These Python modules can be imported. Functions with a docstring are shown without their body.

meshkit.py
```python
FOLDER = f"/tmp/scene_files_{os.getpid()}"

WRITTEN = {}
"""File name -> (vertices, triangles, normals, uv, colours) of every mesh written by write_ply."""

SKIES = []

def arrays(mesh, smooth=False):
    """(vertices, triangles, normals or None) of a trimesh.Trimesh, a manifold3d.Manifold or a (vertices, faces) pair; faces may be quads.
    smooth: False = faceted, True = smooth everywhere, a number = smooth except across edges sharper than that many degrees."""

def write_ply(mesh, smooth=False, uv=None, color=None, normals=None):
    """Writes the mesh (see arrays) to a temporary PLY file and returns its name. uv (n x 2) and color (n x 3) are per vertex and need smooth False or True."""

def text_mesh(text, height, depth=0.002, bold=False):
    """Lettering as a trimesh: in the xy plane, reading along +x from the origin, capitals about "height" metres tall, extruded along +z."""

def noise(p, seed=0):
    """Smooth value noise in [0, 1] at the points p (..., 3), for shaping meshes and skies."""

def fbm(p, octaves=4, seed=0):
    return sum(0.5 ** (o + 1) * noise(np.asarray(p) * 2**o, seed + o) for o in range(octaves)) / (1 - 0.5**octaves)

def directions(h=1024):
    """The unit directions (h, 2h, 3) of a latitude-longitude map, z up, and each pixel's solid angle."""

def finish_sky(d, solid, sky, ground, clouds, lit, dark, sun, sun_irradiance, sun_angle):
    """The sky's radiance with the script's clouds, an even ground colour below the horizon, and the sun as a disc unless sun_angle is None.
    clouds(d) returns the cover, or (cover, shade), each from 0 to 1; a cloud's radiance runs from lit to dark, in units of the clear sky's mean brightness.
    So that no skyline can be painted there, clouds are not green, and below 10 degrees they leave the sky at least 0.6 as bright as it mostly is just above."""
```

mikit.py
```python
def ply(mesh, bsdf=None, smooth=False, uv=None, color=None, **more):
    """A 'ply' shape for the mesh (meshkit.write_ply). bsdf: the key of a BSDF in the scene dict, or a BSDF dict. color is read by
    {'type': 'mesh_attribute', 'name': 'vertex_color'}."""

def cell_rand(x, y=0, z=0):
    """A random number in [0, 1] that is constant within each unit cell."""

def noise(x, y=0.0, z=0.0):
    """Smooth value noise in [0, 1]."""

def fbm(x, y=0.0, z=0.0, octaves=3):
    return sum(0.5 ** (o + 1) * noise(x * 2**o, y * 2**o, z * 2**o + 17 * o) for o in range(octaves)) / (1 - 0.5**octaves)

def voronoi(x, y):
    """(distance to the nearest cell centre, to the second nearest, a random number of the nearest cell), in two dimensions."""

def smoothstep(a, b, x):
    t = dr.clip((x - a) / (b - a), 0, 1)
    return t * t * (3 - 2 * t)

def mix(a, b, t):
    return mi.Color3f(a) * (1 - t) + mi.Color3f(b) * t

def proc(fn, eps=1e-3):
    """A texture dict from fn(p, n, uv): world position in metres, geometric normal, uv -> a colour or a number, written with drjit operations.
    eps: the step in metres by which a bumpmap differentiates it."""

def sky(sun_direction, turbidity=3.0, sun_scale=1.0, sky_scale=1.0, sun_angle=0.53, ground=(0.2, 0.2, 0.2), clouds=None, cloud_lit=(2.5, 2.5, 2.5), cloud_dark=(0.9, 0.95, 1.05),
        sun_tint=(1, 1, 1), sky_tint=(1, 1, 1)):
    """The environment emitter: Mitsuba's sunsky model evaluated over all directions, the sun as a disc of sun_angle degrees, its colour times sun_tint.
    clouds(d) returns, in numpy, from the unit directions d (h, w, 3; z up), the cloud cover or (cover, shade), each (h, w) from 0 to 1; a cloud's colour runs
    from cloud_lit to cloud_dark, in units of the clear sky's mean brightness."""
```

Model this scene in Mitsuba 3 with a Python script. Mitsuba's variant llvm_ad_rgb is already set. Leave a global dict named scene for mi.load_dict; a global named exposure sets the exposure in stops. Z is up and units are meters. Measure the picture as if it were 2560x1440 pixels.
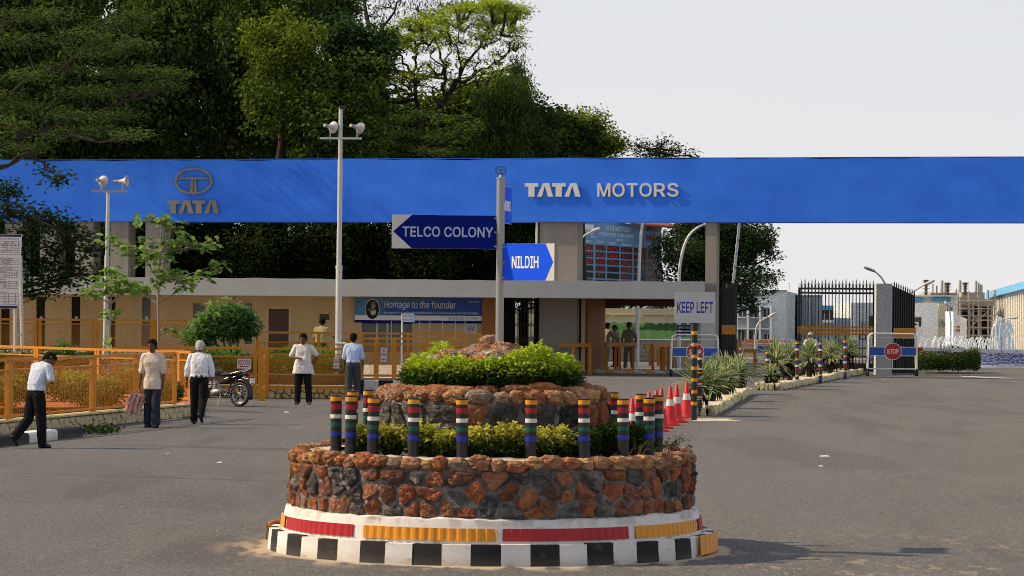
import math, random
import numpy as np, trimesh, manifold3d as m3, mitsuba as mi, drjit as dr
import sys
sys.path.insert(0, '/opt/lang')
import meshkit, mikit
from mikit import noise, fbm, voronoi, smoothstep, mix, cell_rand
from shapely.geometry import Polygon, Point, box as sbox
from shapely import affinity
from scipy.spatial import Voronoi

scene, labels = {}, {}
# ---------------------------------------------------------------- camera, sky, exposure
F, EYE, V0, ROLL = 7680.0, 2.5, 766.0, 0.0078
CR, SR = math.cos(ROLL), math.sin(ROLL)
T = mi.ScalarTransform4f
scene['camera'] = {'type': 'perspective', 'fov': 2 * math.degrees(math.atan(1280 / F)), 'fov_axis': 'x',
                   'to_world': T().look_at(origin=[0, 0, EYE], target=[0, 10, EYE], up=[-SR, 0, CR]),
                   'principal_point_offset_y': -(V0 - 720) / 1440, 'near_clip': 1.0, 'far_clip': 5000.0}
SUN = np.array([-0.775, 0.04, 0.63])
def haze_cover(d):
    n = meshkit.fbm(d * np.array([2.0, 2.0, 5.0]) + 3.1, 4); e = np.clip(d[..., 2], 0, 1)
    return np.clip(0.96 - 0.72 * e ** 0.7 + 0.10 * (n - .5), 0, 1), 0.25 * (1 - n)  # haze thins towards the unseen zenith to cut the ambient light
scene['sky'] = mikit.sky(SUN, turbidity=3.5, sun_scale=1.0, clouds=haze_cover, cloud_lit=(2.62, 2.56, 2.54), cloud_dark=(2.25, 2.22, 2.28), sun_tint=(1.0, 0.97, 0.90))
exposure = 1.85

# ---------------------------------------------------------------- helpers
def P(u, v, d):
    """the point at depth d that stands at a place of the photograph (survey of the photograph; every thing is then built there in metres)"""
    a, b = u - 1280.0, v - V0
    return np.array([(a * CR + b * SR) / F * d, d, EYE + (a * SR - b * CR) / F * d])
def depth(u, v, z=0.0):
    a, b = u - 1280.0, v - V0
    return (EYE - z) * F / (b * CR - a * SR)
def G(u, v, z=0.0):
    return P(u, v, depth(u, v, z))
def X(u, d, v=800): return P(u, v, d)[0]
def Z(v, d, u=1280): return P(u, v, d)[2]

used = {}
def numbered(k):
    n = used.get(k, 0); used[k] = n + 1
    return k if n == 0 else f'{k}_{n:03d}'
def thing(name, label, cat, group=None, kind=None):
    k = numbered(name)
    labels[k] = {'label': label, 'category': cat}
    if group: labels[k]['group'] = group
    if kind: labels[k]['kind'] = kind
    return k
def tagk(k, label=None, kind=None):
    e = labels.setdefault(k, {})
    if label: e['label'] = label
    if kind: e['kind'] = kind
    return k
def part(parent, name, mesh, m, smooth=False, color=None, stuff=False, label=None):
    k = numbered(parent + '__' + name)
    if hasattr(mesh, 'get'): mesh = mesh.get()
    scene[k] = mikit.ply(mesh, m, smooth=smooth, color=color)
    if stuff: tagk(k, kind='stuff')
    if label: tagk(k, label=label)
    return k
def single(name, label, cat, mesh, m, smooth=False, color=None, group=None, kind=None):
    k = thing(name, label, cat, group, kind)
    if hasattr(mesh, 'get'): mesh = mesh.get()
    scene[k] = mikit.ply(mesh, m, smooth=smooth, color=color)
    return k
def struct(name, mesh, m, smooth=False, label=None, color=None):
    k = numbered(name)
    labels[k] = {'kind': 'structure', 'label': label or name.replace('_', ' '), 'category': name.replace('_', ' ')}
    if hasattr(mesh, 'get'): mesh = mesh.get()
    scene[k] = mikit.ply(mesh, m, smooth=smooth, color=color)
    return k

def unit(v): v = np.asarray(v, float); return v / (np.linalg.norm(v) + 1e-12)
def frame(z):
    z = unit(z); x = np.cross([0, 0, 1.0], z) if abs(z[2]) < 0.95 else np.cross([0, 1.0, 0], z)
    x = unit(x); return x, np.cross(z, x), z
BOXF = np.array([[0, 2, 3, 1], [4, 5, 7, 6], [0, 1, 5, 4], [2, 6, 7, 3], [0, 4, 6, 2], [1, 3, 7, 5]])
class MB:
    """collects boxes, bars and tubes into one mesh"""
    def __init__(s): s.v, s.f, s.n = [], [], 0
    def raw(s, v, f):
        v, f = np.asarray(v, float), np.asarray(f, int)
        if f.shape[1] == 4: f = np.vstack([f[:, [0, 1, 2]], f[:, [0, 2, 3]]])
        s.v.append(v); s.f.append(f + s.n); s.n += len(v); return s
    def mesh(s, m): return s.raw(m.vertices, m.faces)
    def obox(s, c, ex, ey, ez):
        """box from centre and three half vectors"""
        c, ex, ey, ez = (np.asarray(q, float) for q in (c, ex, ey, ez))
        v = [c + a * ex + b * ey + g * ez for a in (-1, 1) for b in (-1, 1) for g in (-1, 1)]
        if np.dot(np.cross(ex, ey), ez) < 0: ex = -ex; v = [c + a * ex + b * ey + g * ez for a in (-1, 1) for b in (-1, 1) for g in (-1, 1)]
        return s.raw(v, BOXF)
    def box(s, x0, x1, y0, y1, z0, z1):
        return s.obox([(x0 + x1) / 2, (y0 + y1) / 2, (z0 + z1) / 2], [(x1 - x0) / 2, 0, 0], [0, (y1 - y0) / 2, 0], [0, 0, (z1 - z0) / 2])
    def bar(s, a, b, w, h=None, up=(0, 0, 1)):
        """square bar between two points; w across, h along up"""
        a, b = np.asarray(a, float), np.asarray(b, float); h = w if h is None else h
        d = unit(b - a); up = np.asarray(up, float)
        if abs(d @ unit(up)) > 0.95: up = np.array([0, 1.0, 0]) if abs(d[1]) < 0.9 else np.array([1.0, 0, 0])
        x = unit(np.cross(d, up)); y = np.cross(x, d)
        return s.obox((a + b) / 2, (b - a) / 2, x * w / 2, y * h / 2)
    def tube(s, a, b, r, r2=None, n=8, caps=True):
        return s.path([a, b], [r, r if r2 is None else r2], n, caps)
    def path(s, pts, r, n=8, caps=True):
        p = np.asarray(pts, float); k = len(p)
        r = np.broadcast_to(np.asarray(r, float), (k,))
        t = np.gradient(p, axis=0) if k > 2 else np.repeat([p[-1] - p[0]], k, 0)
        t /= np.linalg.norm(t, axis=1, keepdims=True) + 1e-12
        x, y, _ = frame(t[0]); xs = []
        for q in t:
            x = unit(x - q * (x @ q)); xs.append(x)
        xs = np.array(xs); ys = np.cross(t, xs); a = np.arange(n) * 2 * np.pi / n
        v = p[:, None] + r[:, None, None] * (np.cos(a)[None, :, None] * xs[:, None] + np.sin(a)[None, :, None] * ys[:, None])
        i, j = np.meshgrid(np.arange(k - 1), np.arange(n), indexing='ij'); i, j = i.ravel(), j.ravel()
        f = np.stack([i * n + j, i * n + (j + 1) % n, (i + 1) * n + (j + 1) % n, (i + 1) * n + j], 1)
        v = v.reshape(-1, 3); f = np.vstack([f[:, [0, 1, 2]], f[:, [0, 2, 3]]])
        if caps:
            v = np.vstack([v, p[0], p[-1]]); j = np.arange(n); c0, c1 = len(v) - 2, len(v) - 1
            f = np.vstack([f, np.stack([(j + 1) % n, j, j * 0 + c0], 1), np.stack([(k - 1) * n + j, (k - 1) * n + (j + 1) % n, j * 0 + c1], 1)])
        return s.raw(v, f)
    def lathe(s, prof, n=24, o=(0, 0, 0), axis=(0, 0, 1)):
        """profile [(r, h)...] round an axis"""
        x, y, z = frame(axis); o = np.asarray(o, float); a = np.arange(n) * 2 * np.pi / n; pr = np.asarray(prof, float)
        v = o + pr[:, None, :1] * (np.cos(a)[None, :, None] * x + np.sin(a)[None, :, None] * y) + pr[:, None, 1:2] * z
        k = len(pr); i, j = np.meshgrid(np.arange(k - 1), np.arange(n), indexing='ij'); i, j = i.ravel(), j.ravel()
        f = np.stack([i * n + j, i * n + (j + 1) % n, (i + 1) * n + (j + 1) % n, (i + 1) * n + j], 1)
        return s.raw(v.reshape(-1, 3), f)
    def prism(s, poly, o, ex, ey, depth):
        """shapely polygon in the plane (ex, ey) at o, extruded by depth along ex x ey"""
        ex, ey = np.asarray(ex, float), np.asarray(ey, float); nz = np.cross(ex, ey); nz = unit(nz)
        for g in getattr(poly, 'geoms', [poly]):
            if g.is_empty or g.area < 1e-9: continue
            m = trimesh.creation.extrude_polygon(g, depth, engine='earcut')
            v = np.asarray(o, float) + m.vertices[:, :1] * ex + m.vertices[:, 1:2] * ey + m.vertices[:, 2:] * nz
            s.raw(v, m.faces)
        return s
    def quad(s, a, b, c, d): return s.raw([a, b, c, d], [[0, 1, 2, 3]])
    def get(s): return trimesh.Trimesh(np.vstack(s.v), np.vstack(s.f), process=False)

def text(txt, c, height, ex=(1, 0, 0), ey=(0, 0, 1), depth_=0.004, bold=True, width=None, slant=0.0, anchor='c'):
    """lettering centred at c in the plane (ex, ey), standing out along ex x ey"""
    m = meshkit.text_mesh(txt, height, depth_, bold); v = np.array(m.vertices)
    lo, hi = v.min(0), v.max(0)
    v[:, 0] -= (lo[0] + hi[0]) / 2 if anchor == 'c' else lo[0]
    v[:, 1] -= (lo[1] + hi[1]) / 2
    if width: v[:, 0] *= width / (hi[0] - lo[0])
    v[:, 0] += slant * v[:, 1]
    ex, ey = unit(ex), unit(ey); nz = np.cross(ex, ey)
    return trimesh.Trimesh(np.asarray(c, float) + v[:, :1] * ex + v[:, 1:2] * ey + v[:, 2:] * nz, m.faces, process=False)
def ellipse(a, b, n=48): return affinity.scale(Point(0, 0).buffer(1, n // 4), a, b)
def cat(*ms): return trimesh.util.concatenate(list(ms))

# ---------------------------------------------------------------- materials
def mat(name, rgb, rough=0.6, metal=0.0, spec=0.4, **kw):
    tex = rgb if isinstance(rgb, dict) else {'type': 'rgb', 'value': list(rgb)}
    scene[name] = {'type': 'twosided', 'b': {'type': 'principled', 'base_color': tex, 'roughness': rough, 'metallic': metal, 'specular': spec, **kw}}
    return name
VC = {'type': 'mesh_attribute', 'name': 'vertex_color'}
def col(r, g, b): return mi.Color3f(r, g, b)
CX, CY, RK = X(1233, 31.8), 31.8, 2.32

def asphalt_fn(p, n, uv):
    g = fbm(p.x * 22, p.y * 7, 0.0, 3)
    sp = noise(p.x * 60, p.y * 16, 3.0)
    big = fbm(p.x * 0.35 + 4, p.y * 0.08, 0.0, 3)
    mid = fbm(p.x * 1.3, p.y * 0.35 + 9, 0.0, 2)
    base = mix((0.090, 0.085, 0.078), (0.148, 0.139, 0.127), g * 0.55 + mid * 0.45)
    base = mix(base, (0.122, 0.116, 0.108), smoothstep(0.45, 0.6, big) * 0.6)
    base *= 0.90 + 0.40 * smoothstep(0.62, 0.95, sp) - 0.22 * smoothstep(0.42, 0.1, sp)
    # tyre marks and painted overhead-wire shadows that sweep past on the left lane
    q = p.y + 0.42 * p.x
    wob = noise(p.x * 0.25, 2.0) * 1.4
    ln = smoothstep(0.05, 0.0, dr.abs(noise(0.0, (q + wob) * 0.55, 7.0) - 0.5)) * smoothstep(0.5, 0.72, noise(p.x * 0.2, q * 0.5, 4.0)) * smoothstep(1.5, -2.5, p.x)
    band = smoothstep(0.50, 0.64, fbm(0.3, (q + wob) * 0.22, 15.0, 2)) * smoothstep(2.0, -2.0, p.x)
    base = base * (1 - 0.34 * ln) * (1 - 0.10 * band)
    base = base * mi.Color3f(0.85, 0.875, 0.915)
    # sand swept against the island's kerb
    r = dr.sqrt(dr.square(p.x - CX) + dr.square(p.y - CY))
    sand = smoothstep(0.75, 0.0, r - RK) * smoothstep(0.42, 0.66, fbm(p.x * 5, p.y * 1.6, 1.0, 4) + 0.28 * smoothstep(0.20, 0.0, r - RK))
    base = mix(base, (0.40, 0.31, 0.21), sand * 0.85)
    crumbs = smoothstep(0.60, 0.70, fbm(p.x * 9, p.y * 3, 5.0, 3)) * smoothstep(0.52, 0.62, fbm((p.x + p.y) * 0.5, p.y * 0.25, 8.0, 2)) * smoothstep(0.8, 1.6, p.x) * smoothstep(36.0, 31.0, p.y)
    oil = smoothstep(0.60, 0.72, fbm(p.x * 0.9 + 2, p.y * 0.16, 12.0, 3)); base = base * (1 - 0.16 * oil)
    return mix(base, (0.30, 0.23, 0.17), crumbs * 0.4)
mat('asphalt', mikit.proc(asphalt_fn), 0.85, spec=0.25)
def blue_fn(p, n, uv):
    a = fbm(p.x * 0.8, p.z * 1.6, 0.0, 4); s = fbm(p.x * 5, p.z * 0.6, 3.0, 3); g = noise(p.x * 14, p.z * 14, p.y * 14)
    return mix((0.022, 0.128, 0.68), (0.048, 0.215, 0.90), a * 0.68 + s * 0.22 + g * 0.10)
mat('blue_wall', mikit.proc(blue_fn), 0.65, spec=0.12)
def conc_fn(p, n, uv):
    a = fbm(p.x * 0.9, p.y * 0.9, p.z * 1.4, 3); s = fbm((p.x + p.y) * 4, 0.0, p.z * 0.5, 3); g = noise(p.x * 18, p.y * 18, p.z * 18)
    return mix((0.36, 0.36, 0.345), (0.46, 0.46, 0.44), a * 0.55 + s * 0.38 + g * 0.07)
mat('grey_paint', mikit.proc(conc_fn), 0.8, spec=0.25)
def dconc_fn(p, n, uv):
    a = fbm(p.x * 1.2, p.y * 1.2, p.z * 0.8, 3); s = fbm((p.x + p.y) * 6, 0.0, p.z * 0.4, 3)
    return mix((0.17, 0.155, 0.135), (0.30, 0.275, 0.24), a * 0.5 + s * 0.5)
mat('dark_concrete', mikit.proc(dconc_fn), 0.85, spec=0.2)
def beige_fn(p, n, uv):
    a = fbm(p.x * 0.7, p.y * 0.7, p.z * 0.9, 3); s = fbm((p.x + p.y) * 5, 0.0, p.z * 0.5, 3)
    return mix((0.41, 0.295, 0.165), (0.51, 0.375, 0.22), a * 0.5 + s * 0.5)
mat('beige_wall', mikit.proc(beige_fn), 0.8, spec=0.25)
def mortar_fn(p, n, uv):
    a = fbm(p.x * 14, p.y * 14, p.z * 14, 3)
    return mix((0.055, 0.052, 0.048), (0.23, 0.215, 0.195), smoothstep(.2, .8, a))
def mortar_h(p, n, uv): return fbm(p.x * 22, p.y * 22, p.z * 22, 4)
scene['mortar'] = {'type': 'twosided', 'b': {'type': 'bumpmap', 'arbitrary': mikit.proc(mortar_h, 4e-3), 'scale': 0.05, 'b': {'type': 'principled', 'base_color': mikit.proc(mortar_fn), 'roughness': 0.95, 'specular': 0.1}}}
def white_fn(p, n, uv):
    a = fbm(p.x * 7, p.y * 7, p.z * 9, 4); g = noise(p.x * 40, p.y * 40, p.z * 40)
    low = smoothstep(0.13, 0.0, p.z) * (0.15 + 0.7 * a) + smoothstep(0.33, 0.40, p.z) * smoothstep(0.45, 0.6, fbm(p.x * 11, p.y * 11, 0.0, 3)) * 0.5
    return mix((0.66, 0.64, 0.62), (0.36, 0.31, 0.26), dr.clip(smoothstep(0.55, 0.85, a) * 0.8 + smoothstep(0.86, 0.95, g) * 0.6 + low, 0, 1))
mat('old_white', mikit.proc(white_fn), 0.75, spec=0.3)
def black_fn(p, n, uv):
    a = fbm(p.x * 8, p.y * 8, p.z * 9, 4)
    low = smoothstep(0.12, 0.0, p.z) * 0.35
    return mix((0.014, 0.014, 0.015), (0.10, 0.09, 0.08), dr.clip(smoothstep(0.62, 0.95, a) * 0.7 + low, 0, 1))
mat('old_black', mikit.proc(black_fn), 0.7, spec=0.3)
def cream_fn(p, n, uv):
    a = fbm(p.x * 3, p.y * 3, p.z * 5, 4); g = noise(p.x * 12, p.y * 12, p.z * 16)
    c = mix((0.56, 0.50, 0.31), (0.40, 0.33, 0.18), a * 0.7 + g * 0.3)
    return mix(c, (0.10, 0.10, 0.06), smoothstep(0.60, 0.8, fbm(p.x * 5 + 3, p.y * 5, p.z * 3, 3)) * 0.7)
mat('cream_stone', mikit.proc(cream_fn), 0.85, spec=0.2)
def dust_fn(p, n, uv):
    a = fbm(p.x * 6, p.y * 6, p.z * 6, 4)
    return mix((0.30, 0.25, 0.19), (0.52, 0.47, 0.38), a)
mat('dusty_cement', mikit.proc(dust_fn), 0.9, spec=0.15)
def soil_fn(p, n, uv):
    a = fbm(p.x * 5, p.y * 3, p.z * 5, 4)
    return mix((0.20, 0.062, 0.028), (0.36, 0.13, 0.06), a)
mat('red_soil', mikit.proc(soil_fn), 0.95, spec=0.1)
def orange_fn(p, n, uv):
    a = fbm(p.x * 4, p.y * 4, p.z * 4, 3)
    return mix((0.56, 0.235, 0.014), (0.43, 0.160, 0.010), a)
mat('orange_paint', mikit.proc(orange_fn), 0.5, spec=0.35)
def pits_fn(p, n, uv):
    return fbm(p.x * 30, p.y * 30, p.z * 30, 3) + 0.4 * smoothstep(0.62, 0.40, noise(p.x * 60, p.y * 60, p.z * 60))
scene['vertex_paint'] = {'type': 'twosided', 'b': {'type': 'bumpmap', 'arbitrary': mikit.proc(pits_fn, 4e-3), 'scale': 0.045, 'b': {'type': 'principled', 'base_color': VC, 'roughness': 0.9, 'specular': 0.15}}}
scene['leaf'] = {'type': 'principledthin', 'base_color': VC, 'roughness': 0.36, 'diff_trans': 0.8, 'specular' if False else 'eta': 1.35}
for nm, rgb, ro, me in [('black_paint', (0.014, 0.014, 0.015), .45, 0), ('black_rubber', (0.012, 0.012, 0.012), .7, 0), ('orange_band', (0.66, 0.26, 0.012), .4, 0),
                        ('red_band', (0.29, 0.010, 0.012), .35, 0), ('white_band', (0.62, 0.61, 0.56), .45, 0), ('green_band', (0.005, 0.085, 0.052), .4, 0),
                        ('blue_band', (0.012, 0.026, 0.32), .4, 0), ('steel', (0.33, 0.33, 0.31), .45, 0.6), ('pale_steel', (0.55, 0.55, 0.53), .5, 0.2),
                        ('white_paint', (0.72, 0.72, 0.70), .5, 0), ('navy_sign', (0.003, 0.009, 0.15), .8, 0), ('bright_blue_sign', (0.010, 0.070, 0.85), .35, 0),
                        ('sign_back', (0.60, 0.585, 0.55), .5, 0), ('red_panel', (0.37, 0.010, 0.012), .4, 0), ('cone_red', (0.60, 0.020, 0.020), .5, 0),
                        ('stop_red', (0.42, 0.018, 0.022), .4, 0), ('barrier_blue', (0.020, 0.085, 0.36), .5, 0), ('letter_grey', (0.50, 0.49, 0.45), .5, 0.1),
                        ('dull_bronze', (0.20, 0.185, 0.15), .5, 0.2), ('dark_wood', (0.055, 0.020, 0.014), .5, 0), ('dark_glass', (0.10, 0.115, 0.125), .15, 0),
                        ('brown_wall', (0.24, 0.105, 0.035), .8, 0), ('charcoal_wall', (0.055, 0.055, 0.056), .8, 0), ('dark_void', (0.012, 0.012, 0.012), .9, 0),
                        ('asphalt_plain', (0.11, 0.10, 0.09), .9, 0), ('lawn', (0.020, 0.066, 0.011), .95, 0), ('board_blue', (0.13, 0.28, 0.48), .6, 0),
                        ('led_red', (0.75, 0.018, 0.012), .5, 0), ('led_black', (0.012, 0.010, 0.012), .5, 0), ('roof_tile', (0.30, 0.11, 0.075), .8, 0),
                        ('haze_grey', (0.50, 0.565, 0.60), .85, 0), ('haze_grey_dark', (0.29, 0.33, 0.365), .85, 0), ('haze_white', (0.76, 0.77, 0.78), .8, 0),  # haze tones carry the pale distance haze in the wall colour
                        ('roof_blue', (0.12, 0.34, 0.60), .7, 0), ('far_concrete', (0.36, 0.33, 0.28), .9, 0), ('far_dark', (0.05, 0.048, 0.047), .9, 0),
                        ('shed_sheet', (0.62, 0.60, 0.55), .6, 0), ('rust', (0.33, 0.14, 0.05), .9, 0), ('water_white', (0.85, 0.87, 0.88), .4, 0), ('far_cream', (0.60, 0.57, 0.40), .8, 0),
                        ('skin_dark', (0.135, 0.068, 0.040), .5, 0), ('skin_brown', (0.17, 0.09, 0.055), .5, 0), ('hair_black', (0.010, 0.009, 0.009), .5, 0), ('hair_grey', (0.42, 0.41, 0.39), .6, 0),
                        ('shirt_white', (0.70, 0.71, 0.76), .85, 0), ('shirt_cream', (0.62, 0.53, 0.43), .9, 0), ('shirt_blue', (0.42, 0.53, 0.76), .85, 0), ('shirt_pale', (0.48, 0.53, 0.66), .85, 0), ('shirt_khaki', (0.30, 0.27, 0.13), .9, 0), ('shirt_tan', (0.27, 0.235, 0.17), .9, 0), ('shirt_offwhite', (0.64, 0.60, 0.57), .9, 0),
                        ('trouser_black', (0.012, 0.012, 0.013), .85, 0), ('trouser_navy', (0.028, 0.034, 0.052), .8, 0), ('trouser_grey', (0.055, 0.058, 0.066), .85, 0), ('trouser_tan', (0.22, 0.19, 0.13), .9, 0),
                        ('shoe_black', (0.010, 0.010, 0.010), .35, 0), ('bag_pink', (0.47, 0.30, 0.27), .8, 0), ('bag_red', (0.36, 0.09, 0.07), .8, 0), ('bag_tan', (0.38, 0.21, 0.08), .8, 0),
                        ('chrome', (0.65, 0.65, 0.66), .18, 1.0), ('bike_black', (0.010, 0.010, 0.012), .18, 0), ('plate_white', (0.62, 0.62, 0.58), .5, 0), ('amber', (0.6, 0.2, 0.02), .3, 0), ('tail_red', (0.35, 0.01, 0.01), .25, 0),
                        ('bark', (0.085, 0.062, 0.045), .95, 0), ('bark_pale', (0.28, 0.235, 0.19), .95, 0), ('poster_white', (0.60, 0.64, 0.70), .6, 0), ('poster_text', (0.55, 0.60, 0.68), .6, 0), ('paper', (0.50, 0.50, 0.50), .7, 0), ('ink', (0.03, 0.03, 0.045), .7, 0), ('ink_red', (0.16, 0.03, 0.035), .7, 0), ('sign_pinkish', (0.60, 0.50, 0.50), .6, 0), ('text_blue', (0.012, 0.014, 0.27), .5, 0)]:
    mat(nm, rgb, max(ro, .9) if nm[:4] in ('shir', 'trou', 'hair') else ro, me, spec=.06 if nm[:4] in ('shir', 'trou', 'hair') else .2 if nm[:4] == 'skin' else .4)

mat('navy_sign', (0.005, 0.014, 0.17), .8, spec=0.04); mat('bright_blue_sign', (0.012, 0.095, 0.88), .7, spec=0.08)  # shade of the left arrow sign sits in navy, sunlight in bright blue
rngs = {}
def R(k):
    if k not in rngs: rngs[k] = np.random.default_rng(1000 + k)
    return rngs[k]
def vcol(base, n, pts, freq=20.0, amp=0.4, seed=0, alt=None):
    """stone colour with blotches of its own"""
    q = meshkit.fbm(pts * freq, 3, seed)[:, None]
    c = np.asarray(base) * (1 - amp + 2 * amp * q)
    if alt is not None:
        w = np.clip((meshkit.fbm(pts * freq * 0.45 + 7, 2, seed + 5)[:, None] - 0.45) * 4, 0, 1); c = c * (1 - w) + np.asarray(alt) * (0.6 + 0.8 * q) * w
    return np.clip(c, 0.004, 0.9)
# ---------------------------------------------------------------- setting: ground, road
def grid_sheet(x0, x1, y0, y1, nx, ny, zf):
    xs, ys = np.linspace(x0, x1, nx), np.linspace(y0, y1, ny)
    xx, yy = np.meshgrid(xs, ys); v = np.stack([xx, yy, zf(xx, yy)], -1).reshape(-1, 3)
    i, j = np.meshgrid(np.arange(ny - 1), np.arange(nx - 1), indexing='ij'); i, j = i.ravel(), j.ravel()
    return trimesh.Trimesh(v, np.vstack([np.stack([i * nx + j, i * nx + j + 1, (i + 1) * nx + j + 1], 1), np.stack([i * nx + j, (i + 1) * nx + j + 1, (i + 1) * nx + j], 1)]), process=False)
def fall(x, y): return -0.012 - 2.2 * np.clip((y - 150.0) / 150.0, 0, 1) ** 1.0
mat('far_ground', (0.16, 0.145, 0.12), 0.95)
struct('ground', grid_sheet(-900, 900, -60, 1800, 7, 125, fall), 'far_ground', smooth=True)
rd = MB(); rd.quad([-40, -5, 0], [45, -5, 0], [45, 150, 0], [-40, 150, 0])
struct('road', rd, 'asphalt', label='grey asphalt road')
ln = MB()
a, b = G(2412, 942), G(2600, 950)
ln.quad(a + [0, 0, .004], b + [0, 0, .004], b + [0, 1.3, .004], a + [0, 1.3, .004])
struct('road_marking', ln, 'old_white', label='white stop line painted across the road')
ln = MB(); a, b = G(400, 1054), G(452, 1047)
ln.quad(a + [0, 0, .004], b + [0, 0, .004], b + [0, .7, .004], a + [0, .7, .004])
struct('road_marking', ln, 'old_white', label='short white dash painted beside the cream wall')
rp = R(1)
for i, (u, v, w) in enumerate([(420, 1135, .10), (548, 1157, .07), (716, 1031, .12), (704, 1120, .08), (2060, 1141, .16), (2052, 1166, .07), (1998, 977, .14), (1725, 1330, .05)]):
    c = G(u, v, .006); a = rp.uniform(0, 3)
    m = MB(); e = np.array([math.cos(a), math.sin(a), 0]) * w * .6; g = np.array([-math.sin(a), math.cos(a), 0]) * w * .5
    m.quad(c - e - g, c + e - g * .6, c + e * .8 + g + [0, 0, .02], c - e * .7 + g * .8 + [0, 0, .01])
    single('paper_scrap', ['pale paper scrap on the left lane below the kerb', 'small pale scrap on the left lane, second from the left kerb', 'pale scrap on the asphalt in front of the tall orange gate post', 'small scrap on the lane left of the stone island', 'white scrap on the wide right lane beyond the island', 'smaller scrap just below the white one on the right lane', 'pale scrap on the lane beside the second planted median', 'tiny pale crumb on the asphalt right of the island kerb'][i], 'litter', m, 'paper')

# ---------------------------------------------------------------- island of stone rings
def ring_pt(th, r, z): return np.array([CX + r * math.sin(th), CY - r * math.cos(th), z])
def arc_mesh(r0, r1, z0, z1, t0, t1, n=4, top_in=0.0):
    """block of a ring"""
    ths = np.linspace(t0, t1, n + 1); v = []
    for th in ths: v += [ring_pt(th, r0, z0), ring_pt(th, r1, z0), ring_pt(th, r1 - top_in, z1), ring_pt(th, r0, z1)]
    f = []
    for i in range(n):
        a = i * 4; b = a + 4
        for k in range(4): f.append([a + k, a + (k + 1) % 4, b + (k + 1) % 4, b + k])
    f += [[3, 2, 1, 0], [n * 4, n * 4 + 1, n * 4 + 2, n * 4 + 3]]
    m = trimesh.Trimesh(np.array(v), np.vstack([np.array(f)[:, [0, 1, 2]], np.array(f)[:, [0, 2, 3]]]), process=False)
    return m
rk = R(2)
kt = thing('island_kerb', 'ring kerb of alternating black and white blocks round the stone island', 'kerb')
NB = 50
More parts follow.
